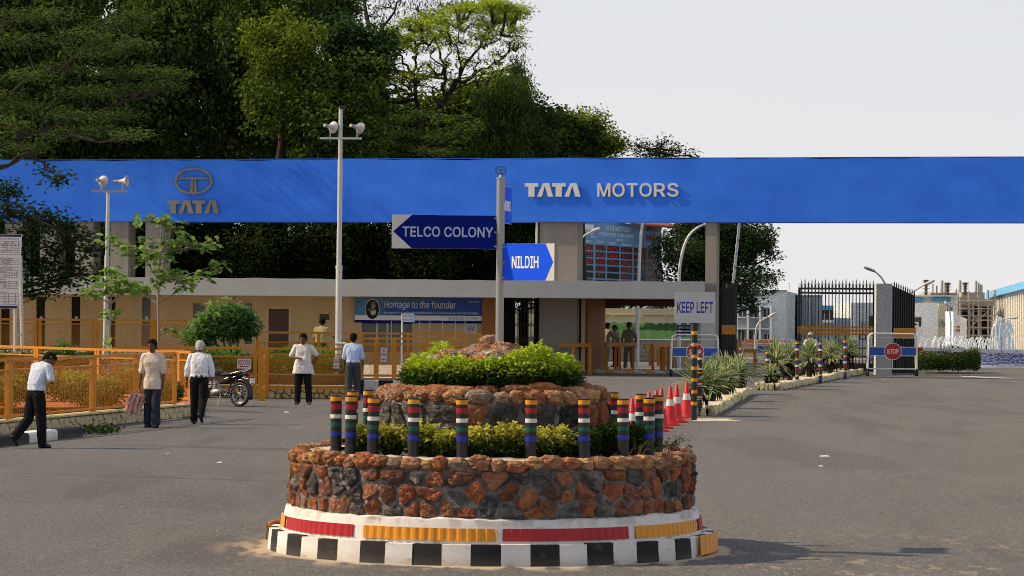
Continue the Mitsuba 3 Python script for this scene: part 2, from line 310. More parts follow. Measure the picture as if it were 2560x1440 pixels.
for k in range(NB):
    t0 = math.radians(-1 + 7.2 * k - 3.55); t1 = t0 + math.radians(7.1)
    dz, do = rk.uniform(-.008, .008), rk.uniform(-.008, .008)
    m = arc_mesh(2.215, 2.31 + do, -0.02, 0.207 + dz, t0, t1, 4, 0.018)
    part(kt, 'block', m, 'old_black' if k % 2 == 0 else 'old_white')
part(kt, 'cement_top', arc_mesh(2.05, 2.222, 0.0, 0.198, 0, 2 * math.pi, 96), 'dusty_cement')
def corrug(th0, th1, r, z0, z1, nrib, amp):
    n = nrib * 6; v = []
    for i in range(n + 1):
        th = th0 + (th1 - th0) * i / n; ph = (i % 6) / 6.0
        rr = r + amp * (1 if ph < .35 else 0.0 if ph > .6 else .5)
        v += [ring_pt(th, rr, z0), ring_pt(th, rr - .012, z1), ring_pt(th, rr - .01, z0), ring_pt(th, rr - .02, z1)]
    f = []
    for i in range(n):
        a = i * 4; b = a + 4; f += [[a, b, b + 1, a + 1], [a + 2, a + 3, b + 3, b + 2], [a + 1, b + 1, b + 3, a + 3], [a, a + 2, b + 2, b]]
    return trimesh.Trimesh(np.array(v), np.vstack([np.array(f)[:, [0, 1, 2]], np.array(f)[:, [0, 2, 3]]]), process=False)
part(kt, 'reflector_panel', corrug(math.radians(64), math.radians(88), 2.335, 0.02, 0.215, 6, .008), 'orange_band', label='orange corrugated panel wrapped round the right end of the kerb')
part(kt, 'reflector_panel', corrug(math.radians(-112), math.radians(-92), 2.335, 0.06, 0.235, 6, .008), 'orange_band')

def masonry(parent, r, z0, z1, cw, ch, seed, palette, bulge=0.05, gap=0.012):
    """polygonal stones set in a drum of mortar: one mesh per stone"""
    g = np.random.default_rng(seed); L = 2 * math.pi * r
    rows = max(1, int(round((z1 - z0) / ch))); pts = []
    for j in range(rows):
        n = int(L / (cw * g.uniform(.85, 1.2)))
        for i in range(n):
            pts.append([(i + .5 * (j % 2) + g.uniform(-.33, .33)) * L / n, z0 + (j + .5 + g.uniform(-.3, .3)) * (z1 - z0) / rows])
    pts = np.array(pts); keep = np.ones(len(pts), bool)
    allp = np.vstack([pts] + [pts + [s, 0] for s in (-L, L)])
    allp = np.vstack([allp, np.stack([allp[:, 0], 2 * z0 - allp[:, 1]], 1), np.stack([allp[:, 0], 2 * z1 - allp[:, 1]], 1)])
    vor = Voronoi(allp)
    for i in range(len(pts)):
        reg = vor.regions[vor.point_region[i]]
        if -1 in reg or len(reg) < 3: continue
        pg = Polygon(vor.vertices[reg]).intersection(sbox(-L, z0 + .004, 2 * L, z1))
        k = g.uniform(.7, 1.9) * gap
        pg = pg.buffer(-k - .010).buffer(.010, 2)
        if pg.is_empty: continue
        pg = max(getattr(pg, 'geoms', [pg]), key=lambda q: q.area)
        if pg.area < .0012: continue
        N = 22; ring = pg.exterior; q = np.array([ring.interpolate(t, True).coords[0] for t in np.arange(N) / N])
        if Polygon(q).exterior.is_ccw is False: q = q[::-1]
        c = q.mean(0); b = bulge * g.uniform(.55, 1.35); round_ = g.random() < .3
        prof = [(1.0, -.035), (1.0, .004), (.93, b * .55), (.72, b * .88), (.38, b)] if round_ else [(1.0, -.035), (.99, b * .45), (.93, b * .8), (.70, b * .9), (.36, b * .95)]
        tilt = g.normal(0, .16, 2); vs, hs = [], []
        for s_, h in prof:
            w = c + (q - c) * s_; hh = h + (0 if h < 0 else 1) * ((w - c) @ tilt)
            vs.append(w); hs.append(np.full(N, 0) + hh)
        S = np.vstack(vs + [c[None]]); Hh = np.concatenate(hs + [[b]])
        nz = meshkit.fbm(np.stack([S[:, 0] * 24, S[:, 1] * 24, S[:, 0] * 0 + i], 1), 3, seed) - .5
        Hh = Hh + np.where(Hh > 0, nz * b * 1.5, 0)
        th = S[:, 0] / r; rr = r + Hh
        V = np.stack([CX + rr * np.sin(th), CY - rr * np.cos(th), S[:, 1]], 1)
        f = []
        for a in range(len(prof) - 1):
            for j in range(N): f.append([a * N + j, a * N + (j + 1) % N, (a + 1) * N + (j + 1) % N]); f.append([a * N + j, (a + 1) * N + (j + 1) % N, (a + 1) * N + j])
        a = (len(prof) - 1) * N
        for j in range(N): f.append([a + j, a + (j + 1) % N, len(V) - 1])
        base, alt = palette[g.choice(len(palette), p=PALW[len(palette)])]
        base = np.asarray(base) * g.uniform(.85, 1.5)
        part(parent, 'stone', trimesh.Trimesh(V, np.array(f), process=False), 'vertex_paint', smooth=True, color=vcol(base, len(V), V, 34, .6, i, alt))
PALW = {6: [.27, .19, .17, .17, .13, .07]}
RED = [((.30, .105, .048), (.20, .085, .05)), ((.26, .115, .062), (.36, .18, .095)), ((.21, .095, .055), (.12, .07, .05)), ((.075, .072, .068), (.14, .13, .12)), ((.16, .145, .125), (.08, .075, .07)), ((.42, .20, .085), (.30, .10, .04))]
DARK = [((.040, .038, .036), (.085, .08, .075)), ((.075, .07, .064), (.13, .12, .11)), ((.30, .11, .05), (.18, .08, .05)), ((.20, .085, .048), (.30, .12, .06)), ((.14, .125, .11), (.06, .055, .05)), ((.36, .14, .06), (.22, .09, .05))]
def boulder(c, rad, seed, flat=.35, ang=0.0):
    """a rough stone, centre c and half sizes rad, turned by ang about the vertical"""
    m = trimesh.creation.icosphere(3 if max(rad) < .3 else 2); v = np.array(m.vertices)
    v = np.sign(v) * np.abs(v) ** (1 - flat * .5)
    v *= 1 + .34 * (meshkit.fbm(v * 1.7 + seed * 3.7, 3, seed) - .5)[:, None] * 1.7 + .18 * (meshkit.noise(v * 5 + seed, seed) - .5)[:, None] + .09 * (meshkit.noise(v * 12 + seed, seed) - .5)[:, None]
    v = v * np.asarray(rad); ca, sa = math.cos(ang), math.sin(ang)
    v = np.stack([v[:, 0] * ca - v[:, 1] * sa, v[:, 0] * sa + v[:, 1] * ca, v[:, 2]], 1) + np.asarray(c)
    return trimesh.Trimesh(v, m.faces, process=False)
def coping(parent, r, z, size, seed, palette, hz):
    g = np.random.default_rng(seed); th = 0.0
    while th < 2 * math.pi - .04:
        w = size * g.uniform(.68, 1.3); w = min(w, (2 * math.pi - th) * r)
        if (2 * math.pi - th) * r - w < size * .5: w = (2 * math.pi - th) * r
        t = th + w / r / 2
        b = boulder(ring_pt(t, r + g.uniform(-.02, .02), z + g.uniform(-.02, .02)), (w * .53, size * g.uniform(.5, .65), hz * g.uniform(.82, 1.15)), int(g.integers(1e6)), .45, t)
        base, alt = palette[g.choice(len(palette), p=PALW[len(palette)])]
        part(parent, 'coping_stone', b, 'vertex_paint', smooth=True, color=vcol(np.asarray(base) * g.uniform(.85, 1.3), 0, b.vertices, 26, .5, int(t * 100), alt))
        th += w / r
WARM = [((.40, .155, .070), (.30, .12, .06)), ((.36, .175, .090), (.46, .25, .13)), ((.29, .13, .07), (.38, .19, .1)), ((.42, .25, .13), (.32, .15, .08)), ((.26, .20, .15), (.4, .2, .1)), ((.50, .29, .12), (.38, .18, .08))]

lw = thing('stone_wall', 'lower and wider ring wall of red and dark stones on a white painted base', 'wall')
m = MB(); m.lathe([(2.0, .15), (2.165, .19), (2.160, .30), (2.125, .425), (2.07, .44), (1.9, .44)], 128, (CX, CY, 0))
mb_ = m.get(); v_ = np.array(mb_.vertices); e_ = (v_[:, 2] > .4) & (np.hypot(v_[:, 0] - CX, v_[:, 1] - CY) > 2.05); a_ = np.arctan2(v_[:, 0] - CX, v_[:, 1] - CY)
v_[e_, 2] += .05 * (meshkit.fbm(np.stack([np.sin(a_[e_]) * 9, np.cos(a_[e_]) * 9, v_[e_, 2] * 0], 1), 3) - .45); part(lw, 'painted_base', trimesh.Trimesh(v_, mb_.faces, process=False), 'old_white', smooth=40)
m = MB(); m.lathe([(2.06, .42), (2.035, .95), (1.98, .98), (1.0, .975)], 128, (CX, CY, 0))
part(lw, 'mortar_core', m, 'mortar', smooth=40)
masonry(lw, 2.045, .43, .915, .215, .158, 11, RED, .042, .013)
coping(lw, 2.00, .962, .165, 12, WARM, .068)
m = MB(); g = R(3)
ths = np.linspace(0, 2 * math.pi, 121)
vv = []
for i, th in enumerate(ths[:-1]):
    vv += [ring_pt(th, 1.96 + .05 * g.uniform(-1, 1), 1.0), ring_pt(th, 1.66 + .05 * g.uniform(-1, 1), 1.012 + .012 * g.uniform(-1, 1))]
ff = []
for i in range(120): a = 2 * i; b = 2 * ((i + 1) % 120); ff.append([a, b, b + 1, a + 1])
m.raw(vv, ff); part(lw, 'cement_top', m, 'dusty_cement', smooth=True)
for t0, t1, mt_, nr in [(-90, -75, 'orange_band', 5), (-72.6, -38.4, 'red_panel', 13), (-34.9, 1.6, 'orange_band', 15), (3.2, 38.5, 'red_panel', 15), (40.9, 73.3, 'orange_band', 14), (76, 104, 'red_panel', 10), (108, 140, 'orange_band', 12), (-130, -94, 'red_panel', 12)]:
    part(lw, 'reflector_panel', corrug(math.radians(t0), math.radians(t1), 2.172, .232, .352, nr, .010), mt_, label=('orange' if mt_ == 'orange_band' else 'dark red') + ' corrugated reflector panel')
uw = thing('stone_wall', 'upper and narrower ring wall of dark and red stones in the middle of the island', 'wall')
m = MB(); m.lathe([(1.185, .95), (1.17, 1.53), (1.1, 1.6), (0.02, 1.60)], 96, (CX, CY, 0))
part(uw, 'mortar_core', m, 'mortar', smooth=40)
masonry(uw, 1.175, 1.0, 1.535, .33, .22, 21, DARK, .048, .016)
coping(uw, 1.10, 1.585, .19, 22, WARM, .075)
g = R(4)
for k in range(22):
    th = 2 * math.pi * (k + g.uniform(-.3, .3)) / 22
    b = boulder(ring_pt(th, .93 + g.uniform(-.04, .04), 1.635 + g.uniform(-.01, .02)), (g.uniform(.12, .2), .13, g.uniform(.05, .085)), 500 + k, .5, th)
    base, alt = WARM[g.integers(3)]
    part(uw, 'slab_stone', b, 'vertex_paint', smooth=True, color=vcol(np.asarray(base) * g.uniform(.8, 1.2), 0, b.vertices, 24, .4, k, alt))

rkk = thing('rock_heap', 'heap of red and buff rocks round the foot of the signpost', 'rocks')
m = MB(); m.lathe([(.75, 1.58), (.64, 1.90), (.42, 2.03), (.2, 2.09), (.0, 2.12)], 40, (CX, CY, 0)); mm = m.get()
vv = np.array(mm.vertices); vv[:, 2] += .07 * (meshkit.fbm(vv * 9, 3) - .5); mm = trimesh.Trimesh(vv, mm.faces, process=False)
mat('mound_soil', (.20, .105, .06), .95); part(rkk, 'soil_mound', mm, 'mound_soil', smooth=True)
for k in range(110):
    r_ = .68 * math.sqrt(g.uniform(.02, 1)); th = g.uniform(-math.pi, math.pi)
    if k % 3: th = g.uniform(-1.5, 1.5)
    sz = g.uniform(.03, .075) if k > 22 else g.uniform(.08, .13)
    b = boulder(ring_pt(th, r_, 2.08 - .24 * r_ + g.uniform(-.02, .03)), (sz, sz * g.uniform(.7, 1.1), sz * g.uniform(.55, .85)), 700 + k, .5, g.uniform(0, 3))
    base, alt = (WARM + [((.24, .19, .15), (.34, .25, .17)), ((.40, .32, .24), (.28, .16, .10)), ((.17, .14, .12), (.28, .2, .15))])[g.choice(9)]
    part(rkk, 'rock', b, 'vertex_paint', smooth=True, color=vcol(np.asarray(base) * g.uniform(.8, 1.25), 0, b.vertices, 28, .45, k, alt))
b = boulder([CX - .02, CY + .16, 2.10], (.13, .10, .10), 901, .4); part(rkk, 'rock', b, 'vertex_paint', smooth=True, color=vcol((.36, .19, .12), 0, b.vertices, 24, .4, 3, (.3, .2, .15)))

# bollards standing on the lower wall
BANDS = [(0, .02, 'black_paint', .004), (.02, .095, 'orange_band', .003), (.148, .24, 'red_band', .002), (.32, .39, 'white_band', .002), (.46, .535, 'green_band', .002), (.61, .69, 'blue_band', .002)]
BOLL = [(-67.5, 'leftmost striped bollard on the island wall'), (-56, 'second striped bollard from the left on the island wall'), (-43.7, 'striped bollard left of the left bush on the island'), (-26.7, 'striped bollard in front of the left yellow green bushes'), (-9.5, 'striped bollard just left of the island middle'), (13, 'striped bollard right of centre, in front of the dark stone'), (32.5, 'striped bollard left of the dark right bush'), (50.5, 'striped bollard in front of the dark right bush'), (68.5, 'striped bollard at the right edge of the island, nearer of two'),
        (-119.5, 'striped bollard behind the two leftmost ones'), (-128.5, 'striped bollard half hidden right of the leftmost pair'), (131, 'striped bollard behind right, close to the upper wall'), (114, 'striped bollard behind right, in front of the red cones'), (87, 'rightmost striped bollard on the island wall')]
gb = R(5)
for a, lab in BOLL:
    t = thing('bollard', lab + ', black with coloured bands', 'bollard', 'striped bollards on the island wall')
    o = ring_pt(math.radians(a), 1.71, .99); hgt = .60 + gb.uniform(-.006, .006); lean = np.array([gb.normal(0, .006), gb.normal(0, .006), 1.0]); rr = .0565
    m = MB(); m.lathe([(rr, 0), (rr, hgt - .012), (rr * .9, hgt - .002), (0, hgt)], 20, o, lean); part(t, 'post', m, 'black_paint', smooth=40)
    for f0, f1, mt_, e in BANDS:
        m = MB(); m.lathe([(rr - .004, hgt * (1 - f1)), (rr + e, hgt * (1 - f1) + .001), (rr + e, hgt * (1 - f0) - .001), (rr - .004, hgt * (1 - f0) + (.003 if f0 == 0 else 0))] + ([(0, hgt + .003)] if f0 == 0 else []), 20, o, lean)
        part(t, 'cap' if f0 == 0 else 'band', m, mt_, smooth=40)
# ---------------------------------------------------------------- leaves
def leaf_mesh(c, size, g, color, var=.25, up=.5, aspect=.5, hang=None, fold=.25, tipcol=None, tipw=None, direct=None):
    """many leaves at the points c: four corners each, folded along the midrib; returns (mesh, colours)"""
    n = len(c); s = size * g.uniform(.65, 1.3, (n, 1))
    nz = g.normal(size=(n, 3)); nz /= np.linalg.norm(nz, axis=1, keepdims=True); nz[:, 2] = np.abs(nz[:, 2]) + up; nz /= np.linalg.norm(nz, axis=1, keepdims=True)
    d = g.normal(size=(n, 3)) if direct is None else direct + .35 * g.normal(size=(n, 3))
    if hang is not None: d = d * (1 - hang) + np.array([0, 0, -1.6]) * hang
    d -= nz * (d * nz).sum(1, keepdims=True); d /= np.linalg.norm(d, axis=1, keepdims=True) + 1e-9
    b = np.cross(nz, d)
    v = np.stack([c, c + d * s * .45 + b * s * aspect * .5 + nz * s * fold * .3, c + d * s - nz * s * .12, c + d * s * .45 - b * s * aspect * .5 + nz * s * fold * .3], 1).reshape(-1, 3)
    i = np.arange(n)[:, None] * 4
    f = np.vstack([i + [0, 1, 2], i + [0, 2, 3]])
    k = (1 + var * g.normal(size=(n, 1))).clip(.35, 1.9); cc = np.asarray(color) * k * (1 + .12 * g.normal(size=(n, 3)))
    if tipcol is not None: cc = cc * (1 - tipw[:, None]) + np.asarray(tipcol) * k * tipw[:, None]
    return trimesh.Trimesh(v, f, process=False), np.repeat(np.clip(cc, .003, .8), 4, 0)
def clump_points(g, centers, radii, n_twigs, per, sig, shell=.55):
    """leaf places gathered round twig tips inside ellipsoids, denser towards their surface"""
    out = []
    for c, r, n in zip(centers, radii, n_twigs):
        d = g.normal(size=(n, 3)); d /= np.linalg.norm(d, axis=1, keepdims=True)
        q = g.uniform(0, 1, (n, 1)) ** (1 / 3.0); q = shell * np.maximum(q, .75) + (1 - shell) * q
        lump = 1 + .35 * (meshkit.noise(d * 2.2 + np.asarray(c)[:1] * .1, int(n)) - .5)[:, None]
        t = np.asarray(c) + d * q * lump * np.asarray(r)
        out.append((t[:, None] + g.normal(size=(n, per, 3)) * np.asarray(sig)).reshape(-1, 3))
    return np.vstack(out)
def bush(name, label, catn, c, r, nleaf, size, color, tip, seed, group=None, stems=6, base=None, hgt=None, up=.5, aspect=.5, sig=None):
    g = np.random.default_rng(seed); k = thing(name, label, catn, group)
    pts = clump_points(g, [c], [r], [nleaf // 6], 6, sig or np.mean(r) * .16, .6)
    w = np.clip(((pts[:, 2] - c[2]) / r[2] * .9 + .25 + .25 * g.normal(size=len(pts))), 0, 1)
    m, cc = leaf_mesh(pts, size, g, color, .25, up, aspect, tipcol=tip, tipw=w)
    part(k, 'foliage', m, 'leaf', color=cc)
    mb = MB(); z0 = c[2] - r[2] if base is None else base
    for j in range(stems):
        a = g.uniform(0, 6.28); q = np.asarray(c) + np.array([math.cos(a), math.sin(a), g.uniform(-.2, .5)]) * np.asarray(r) * .6
        b0 = np.array([c[0] + math.cos(a) * r[0] * .15, c[1] + math.sin(a) * r[1] * .15, z0 - .02])
        mb.path([b0, (b0 + q) / 2 + [0, 0, .1 * r[2]], q], [.02 * r[2] + .006, .015 * r[2] + .004, .003], 5)
    part(k, 'stem', mb, 'bark', smooth=True, stuff=True)
    return k
# lower ring of bushes behind the bollards
for i, (u, sc, dk) in enumerate([(915, .9, 0), (985, .95, 0), (1065, 1.0, 0), (1128, .75, 0), (1208, .9, 0), (1275, 1.05, 0), (1345, 1.0, 0), (1400, .9, 0), (1520, .95, 1), (1578, .95, 1), (1465, .8, 1)]):
    off = (u - 1233) / 243.0; th = math.asin(max(-.98, min(.98, off / 1.45)))
    c = ring_pt(th, 1.45, 1.135 + .02 * (i % 3)); r = (.172 * sc, .14, .165 * sc)
    bush('shrub', ['leftmost yellow green bush in the lower ring, by the upper wall', 'second bush from the left in the lower ring', 'third bush from the left in the lower ring, by a striped bollard', 'fourth bush from the left in the lower ring', 'bush left of the middle bollard gap in the lower ring', 'bushy yellow green bush left of the right centre bollard', 'yellow green bush just right of the right centre bollard', 'yellow green bush left of the bare gap in the lower ring', 'dark green bush behind the right bollards', 'rightmost dark green bush of the lower ring', 'small dark bush in the gap of the lower ring'][i],
         'shrub', c, r, 1150, .056, (.034, .068, .012) if not dk else (.028, .055, .014), (.60, .58, .10) if not dk else (.06, .10, .02), 40 + i, 'bushes in the lower ring of the island', base=.98)
# clipped hedge on the upper ring
g = R(6); hk = thing('hedge', 'dense bright green ring hedge round the rock heap on the upper wall', 'hedge')
n = 15000
th = g.uniform(-math.pi, math.pi, n); rad = g.uniform(.62, .95, n) ; zt = g.uniform(0, 1, n) ** .7
lump = .62 + .85 * meshkit.noise(np.stack([np.sin(th) * 2.6, np.cos(th) * 2.6, th * 0], 1), 9)
prof = np.sin(np.clip((rad - .55) / .46, 0, 1) * math.pi) ** .5
side = 1 + .06 * (meshkit.noise(np.stack([np.sin(th) * 7, np.cos(th) * 7, zt * 4], 1), 4) - .5) * 2
rr = CX * 0 + rad * side * (1.0 - .12 * (zt - .45) ** 2 * 4 * (rad > .8)); lump = lump * (1 - .24 * np.exp(-(th / .42) ** 2)); z = 1.64 + (.36 * lump * (.55 + .45 * prof)) * zt
pts = np.stack([CX + rr * np.sin(th), CY - rr * np.cos(th), z], 1) + g.normal(size=(n, 3)) * .012
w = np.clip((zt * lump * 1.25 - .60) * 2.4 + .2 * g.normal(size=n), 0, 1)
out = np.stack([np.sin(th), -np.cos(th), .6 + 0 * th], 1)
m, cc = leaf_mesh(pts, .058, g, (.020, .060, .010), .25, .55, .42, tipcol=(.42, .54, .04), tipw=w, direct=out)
part(hk, 'foliage', m, 'leaf', color=cc)
mb = MB()
for k in range(70):
    t = g.uniform(-math.pi, math.pi); r0 = g.uniform(.7, .85); q = ring_pt(t + g.normal() * .05, r0 + g.normal() * .06, 1.9)
    mb.path([ring_pt(t, r0, 1.58), q], [.010, .004], 4)
part(hk, 'stem', mb, 'bark', stuff=True)
# weeds on the lower wall's right edge
g = R(7); wk = thing('weed', 'thin trailing weed growing over the right edge of the lower wall', 'weed')
mb = MB(); lp = []
for k in range(26):
    a = math.radians(g.uniform(45, 88)); o = ring_pt(a, g.uniform(1.7, 1.98), 1.0); d = np.array([g.uniform(-.3, 1), g.uniform(-.4, .3), 0]) * .16
    q = o + d + [0, 0, g.uniform(.05, .19)]; mb.path([o, (o + q) / 2 + [0, 0, .04], q], [.004, .003, .002], 4)
    for t in np.linspace(.3, 1, 7): lp.append(o + (q - o) * t + [0, 0, .04 * math.sin(t * 3.1)])
m, cc = leaf_mesh(np.array(lp), .05, g, (.06, .085, .04), .3, .3, .22); part(wk, 'foliage', m, 'leaf', color=cc); part(wk, 'stem', mb, 'bark', stuff=True)

# ---------------------------------------------------------------- signpost in the island
def emblem(ea, eb, tb, seg=64):
    """oval ring with a flared T inside, as on the post and the beam (unit: half width ea, half height eb)"""
    ring = ellipse(ea, eb, seg).difference(ellipse(ea - tb, eb - tb * .9, seg))
    xs = np.linspace(-ea * .97, ea * .97, 25)
    topc = eb * .30 - .16 * eb * (xs / ea) ** 2; th = eb * (.05 + .17 * (1 - np.abs(xs / ea)) ** 1.2)
    arm = Polygon(list(zip(xs, topc)) + list(zip(xs[::-1], (topc - th)[::-1])))
    ys = np.linspace(eb * .2, -eb * .93, 9); w = ea * (.125 + .10 * np.linspace(0, 1, 9) ** 2.2)
    gap = ea * .022
    L = Polygon(list(zip(-w, ys)) + [(-gap, -eb * .93), (-gap, eb * .2)]); Rr = Polygon(list(zip(w, ys)) + [(gap, -eb * .93), (gap, eb * .2)])
    inner = ellipse(ea - tb * .4, eb - tb * .4, seg)
    return ring, (arm.union(L).union(Rr)).intersection(inner)
sp = thing('signpost', 'grey steel signpost with an oval emblem on top, in the middle of the stone island', 'signpost')
px, py = P(1250, 700, 31.75)[0], CY - .05
zt = Z(446, py)
m = MB(); m.lathe([(.042, 1.9), (.042, zt - .01), (.047, zt - .008), (.047, zt + .006), (.02, zt + .012), (.012, zt + .035), (0, zt + .037)], 24, (px, py, 0)); part(sp, 'post', m, 'steel', smooth=40)
ring, tee = emblem(.060, .046, .012); mat('emblem_dark', (.09, .09, .095), .4, .5)
m = MB(); o = np.array([px, py + .006, zt + .037 + .044]); m.prism(ring.union(tee), o, (1, 0, 0), (0, 0, 1), .012); part(sp, 'emblem', m, 'emblem_dark')
def arrow_sign(u0, u1, v0, v1, yaw, left, txt, face, lettering, th_, tw, label, key='direction_sign', tcen=.5, height=None):
    """sign plate on the post: pale plate with a pointed coloured panel and letters"""
    k = thing(key, label, 'sign'); sgn = -1 if left else 1
    W = abs(u1 - u0) / F * py / math.cos(yaw); z0, z1 = Z(v1, py, (u0 + u1) / 2), Z(v0, py, (u0 + u1) / 2); Hh = z1 - z0
    ex = np.array([math.cos(yaw), math.sin(yaw) * 1.0, 0]); ez = np.array([0, 0, 1.0]); nz = np.cross(ex, ez)
    o = np.array([px, py, (z0 + z1) / 2]) + ex * sgn * .045
    a, b = (o - ex * W, o) if left else (o, o + ex * W)
    c = (a + b) / 2
    m = MB(); m.obox(c - nz * .004, ex * W / 2, ez * Hh / 2, nz * .004); part(k, 'plate', m, 'sign_back')
    t = .62 * Hh if not left else .52 * Hh
    tip = -W / 2 + .012 if left else W / 2 - .012; sh = tip + (.19 if left else -.10) * (W / 1.06 if left else 1)
    e = W / 2 * (1 if left else -1)
    pg = Polygon([(tip, 0), (sh, Hh / 2 - .001), (e, Hh / 2 - .001), (e, -Hh / 2 + .001), (sh, -Hh / 2 + .001)])
    m = MB(); m.prism(pg, c + nz * .0005, ex, ez, .003); part(k, 'panel', m, face)
    part(k, 'lettering', text(txt, c + ex * (tcen * W - W / 2) + nz * .0036, th_, ex, ez, .002, True, tw), lettering)
    m = MB()
    for zz in (-.42, 0, .42):
        q = b if left else a
        m.lathe([(0, .006), (.008, .004), (.008, -.012)], 8, q - ex * sgn * -.014 + ez * zz * Hh + nz * .004, nz)
        m.obox(q - ex * sgn * .02 + ez * zz * Hh, ex * .025, nz * .006, ez * .012)
    part(k, 'bracket', m, 'steel')
mat('sign_letter_shaded', (0.42, 0.47, 0.62), .5); mat('sign_letter', (0.80, 0.80, 0.78), .5)  # bluish dim lettering carries the shade of the left arrow sign
arrow_sign(981, 1240, 538, 622, math.radians(6), True, 'TELCO COLONY', 'navy_sign', 'sign_letter_shaded', .098, .94, 'long blue arrow sign pointing left on the signpost, its shade put into the colour', tcen=.535)
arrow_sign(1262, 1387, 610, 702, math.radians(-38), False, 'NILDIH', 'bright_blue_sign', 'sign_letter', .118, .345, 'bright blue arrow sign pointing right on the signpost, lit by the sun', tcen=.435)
# third sign, seen nearly edge on
k = thing('direction_sign', 'narrow blue sign seen almost edge on, near the top of the signpost', 'sign')
ex = unit([.155, .98, 0]); ez = np.array([0, 0, 1.0]); nz = np.cross(ex, ez); z0, z1 = Z(556, 31.7), Z(462, 31.7); W = .68; c = np.array([px, py, (z0 + z1) / 2]) + ex * (W / 2 + .045)
m = MB(); m.obox(c - nz * .004, ex * W / 2, ez * (z1 - z0) / 2, nz * .004); part(k, 'plate', m, 'sign_back')
m = MB(); m.obox(c + nz * .0005, ex * W / 2, ez * (z1 - z0) / 2 * .985, nz * .001); part(k, 'panel', m, 'bright_blue_sign')
part(k, 'lettering', text('L WORKS', c + nz * .002 - ez * .01, .10, ex, ez, .002, True, .5), 'sign_letter')

# ---------------------------------------------------------------- cones
cone_tips = [(1717, 953), (1692, 960), (1676, 965), (1654, 970), (1641, 975), (1623, 980), (1607, 985), (1591, 990), (1581, 995)]
for i, (u, v) in enumerate(cone_tips):
    d = depth(u, v, .84); x = P(u, v, d)[0]
    k = thing('traffic_cone', ['rightmost red traffic cone, largest in the row by the striped post', 'second red traffic cone from the right of the row', 'third red traffic cone from the right of the row', 'fourth red traffic cone from the right of the row', 'fifth red traffic cone from the right, in the middle of the row', 'sixth red traffic cone from the right of the row', 'third red traffic cone from the left of the row', 'second red traffic cone from the left of the row', 'leftmost red traffic cone, between the striped bollards'][i], 'traffic cone', 'red traffic cones in a row along the median')
    o = np.array([x, d, 0.0]); g = R(8); yaw = g.uniform(-.3, .3)
    m = MB(); m.obox(o + [0, 0, .02], [.20 * math.cos(yaw), .20 * math.sin(yaw), 0], [-.20 * math.sin(yaw), .20 * math.cos(yaw), 0], [0, 0, .02]); m.lathe([(.195, .04), (.18, .075), (.155, .08), (.15, .11), (.138, .115)], 24, o); part(k, 'base', m, 'cone_red', smooth=40)
    m = MB(); m.lathe([(.14, .10), (.032, .81), (.026, .835), (.012, .84), (0, .84)], 24, o); part(k, 'body', m, 'cone_red', smooth=40)
    def rc(z): return .14 + (.032 - .14) * (z - .10) / .71
    m = MB(); m.lathe([(rc(.42) - .002, .42), (rc(.42) + .003, .421), (rc(.56) + .003, .559), (rc(.56) - .002, .56)], 24, o); part(k, 'band', m, 'white_band', smooth=40)
    m = MB()
    for q, zz in enumerate(np.linspace(.62, .80, 5)):
        rr_ = rc(zz) + .002; m.obox(o + [-rr_ * .55, -rr_ * .83, zz], [.008, -.004, 0], [.001, .002, 0], [0, 0, .011])
    part(k, 'marking', m, 'white_band')

# ---------------------------------------------------------------- planted medians
def kerb_line(k, a, b, w, h, n, seed):
    """rough cream kerb stones from a to b"""
    g = np.random.default_rng(seed); d = unit(b - a); L = np.linalg.norm(b - a); s = np.cross([0, 0, 1.0], d)
    cuts = np.concatenate([[0], np.sort(g.uniform(.3, .7, n - 1) / n + np.arange(1, n) / n - .5 / n), [1]]) * L
    for i in range(n):
        q = a + d * (cuts[i] + cuts[i + 1]) / 2 + s * g.uniform(-.02, .02)
        b_ = boulder([0, 0, 0], (1, 1, 1), int(g.integers(1e6)), .92)
        vv = b_.vertices; hl = (cuts[i + 1] - cuts[i]) / 2 * 1.0; hh = h * g.uniform(.9, 1.12)
        vv = q + vv[:, :1] * d * hl * 1.04 + vv[:, 1:2] * s * w / 2 + np.array([0, 0, 1.0]) * (vv[:, 2:] * hh / 2 + hh / 2 - .02)
        part(k, 'kerb_stone', trimesh.Trimesh(vv, b_.faces, process=False), 'cream_stone', smooth=45)
def median(label, a, b, width, h, n, seed):
    k = thing('median', label, 'traffic island'); d = unit(b - a); s = np.cross([0, 0, 1.0], d); w = .2
    kerb_line(k, a, b, w, h, n, seed); kerb_line(k, a + s * width, b + s * width, w, h, n, seed + 1)
    kerb_line(k, a + s * .1 - d * .05, a + s * (width - .1) - d * .05, w, h, 3, seed + 2); kerb_line(k, b + s * .1, b + s * (width - .1), w, h, 3, seed + 3)
    m = MB(); m.quad(a + [0, 0, h * .8], b + [0, 0, h * .8], b + s * width + [0, 0, h * .8], a + s * width + [0, 0, h * .8]); part(k, 'soil', m, 'dusty_cement')
    return k, d, s
A1, B1 = G(1776, 1041), G(1874, 986)
med1, d1, s1 = median('near cream stone median planted with striped yuccas, beside the cones', A1, B1, .62, .23, 20, 61)
A2, B2 = G(1943, 976), G(2160, 934)
med2, d2, s2 = median('far cream stone median with a row of yuccas, running towards the gate pier', A2, B2, .62, .24, 24, 65)
m = MB(); a = G(1745, 1050, .004)
ths = np.linspace(0, 2 * math.pi, 20)[:-1]; gg = R(9)
ct = a + [.35, .3, 0]; vv = [ct] + [ct + [math.cos(t) * .62 * gg.uniform(.6, 1.1), math.sin(t) * 1.1 * gg.uniform(.6, 1.1), 0] for t in ths]
m.raw(vv, [[0, i + 1, (i + 1) % 19 + 1] for i in range(19)]); struct('cement_patch', m, 'dusty_cement', label='pale cement patch at the near tip of the median')

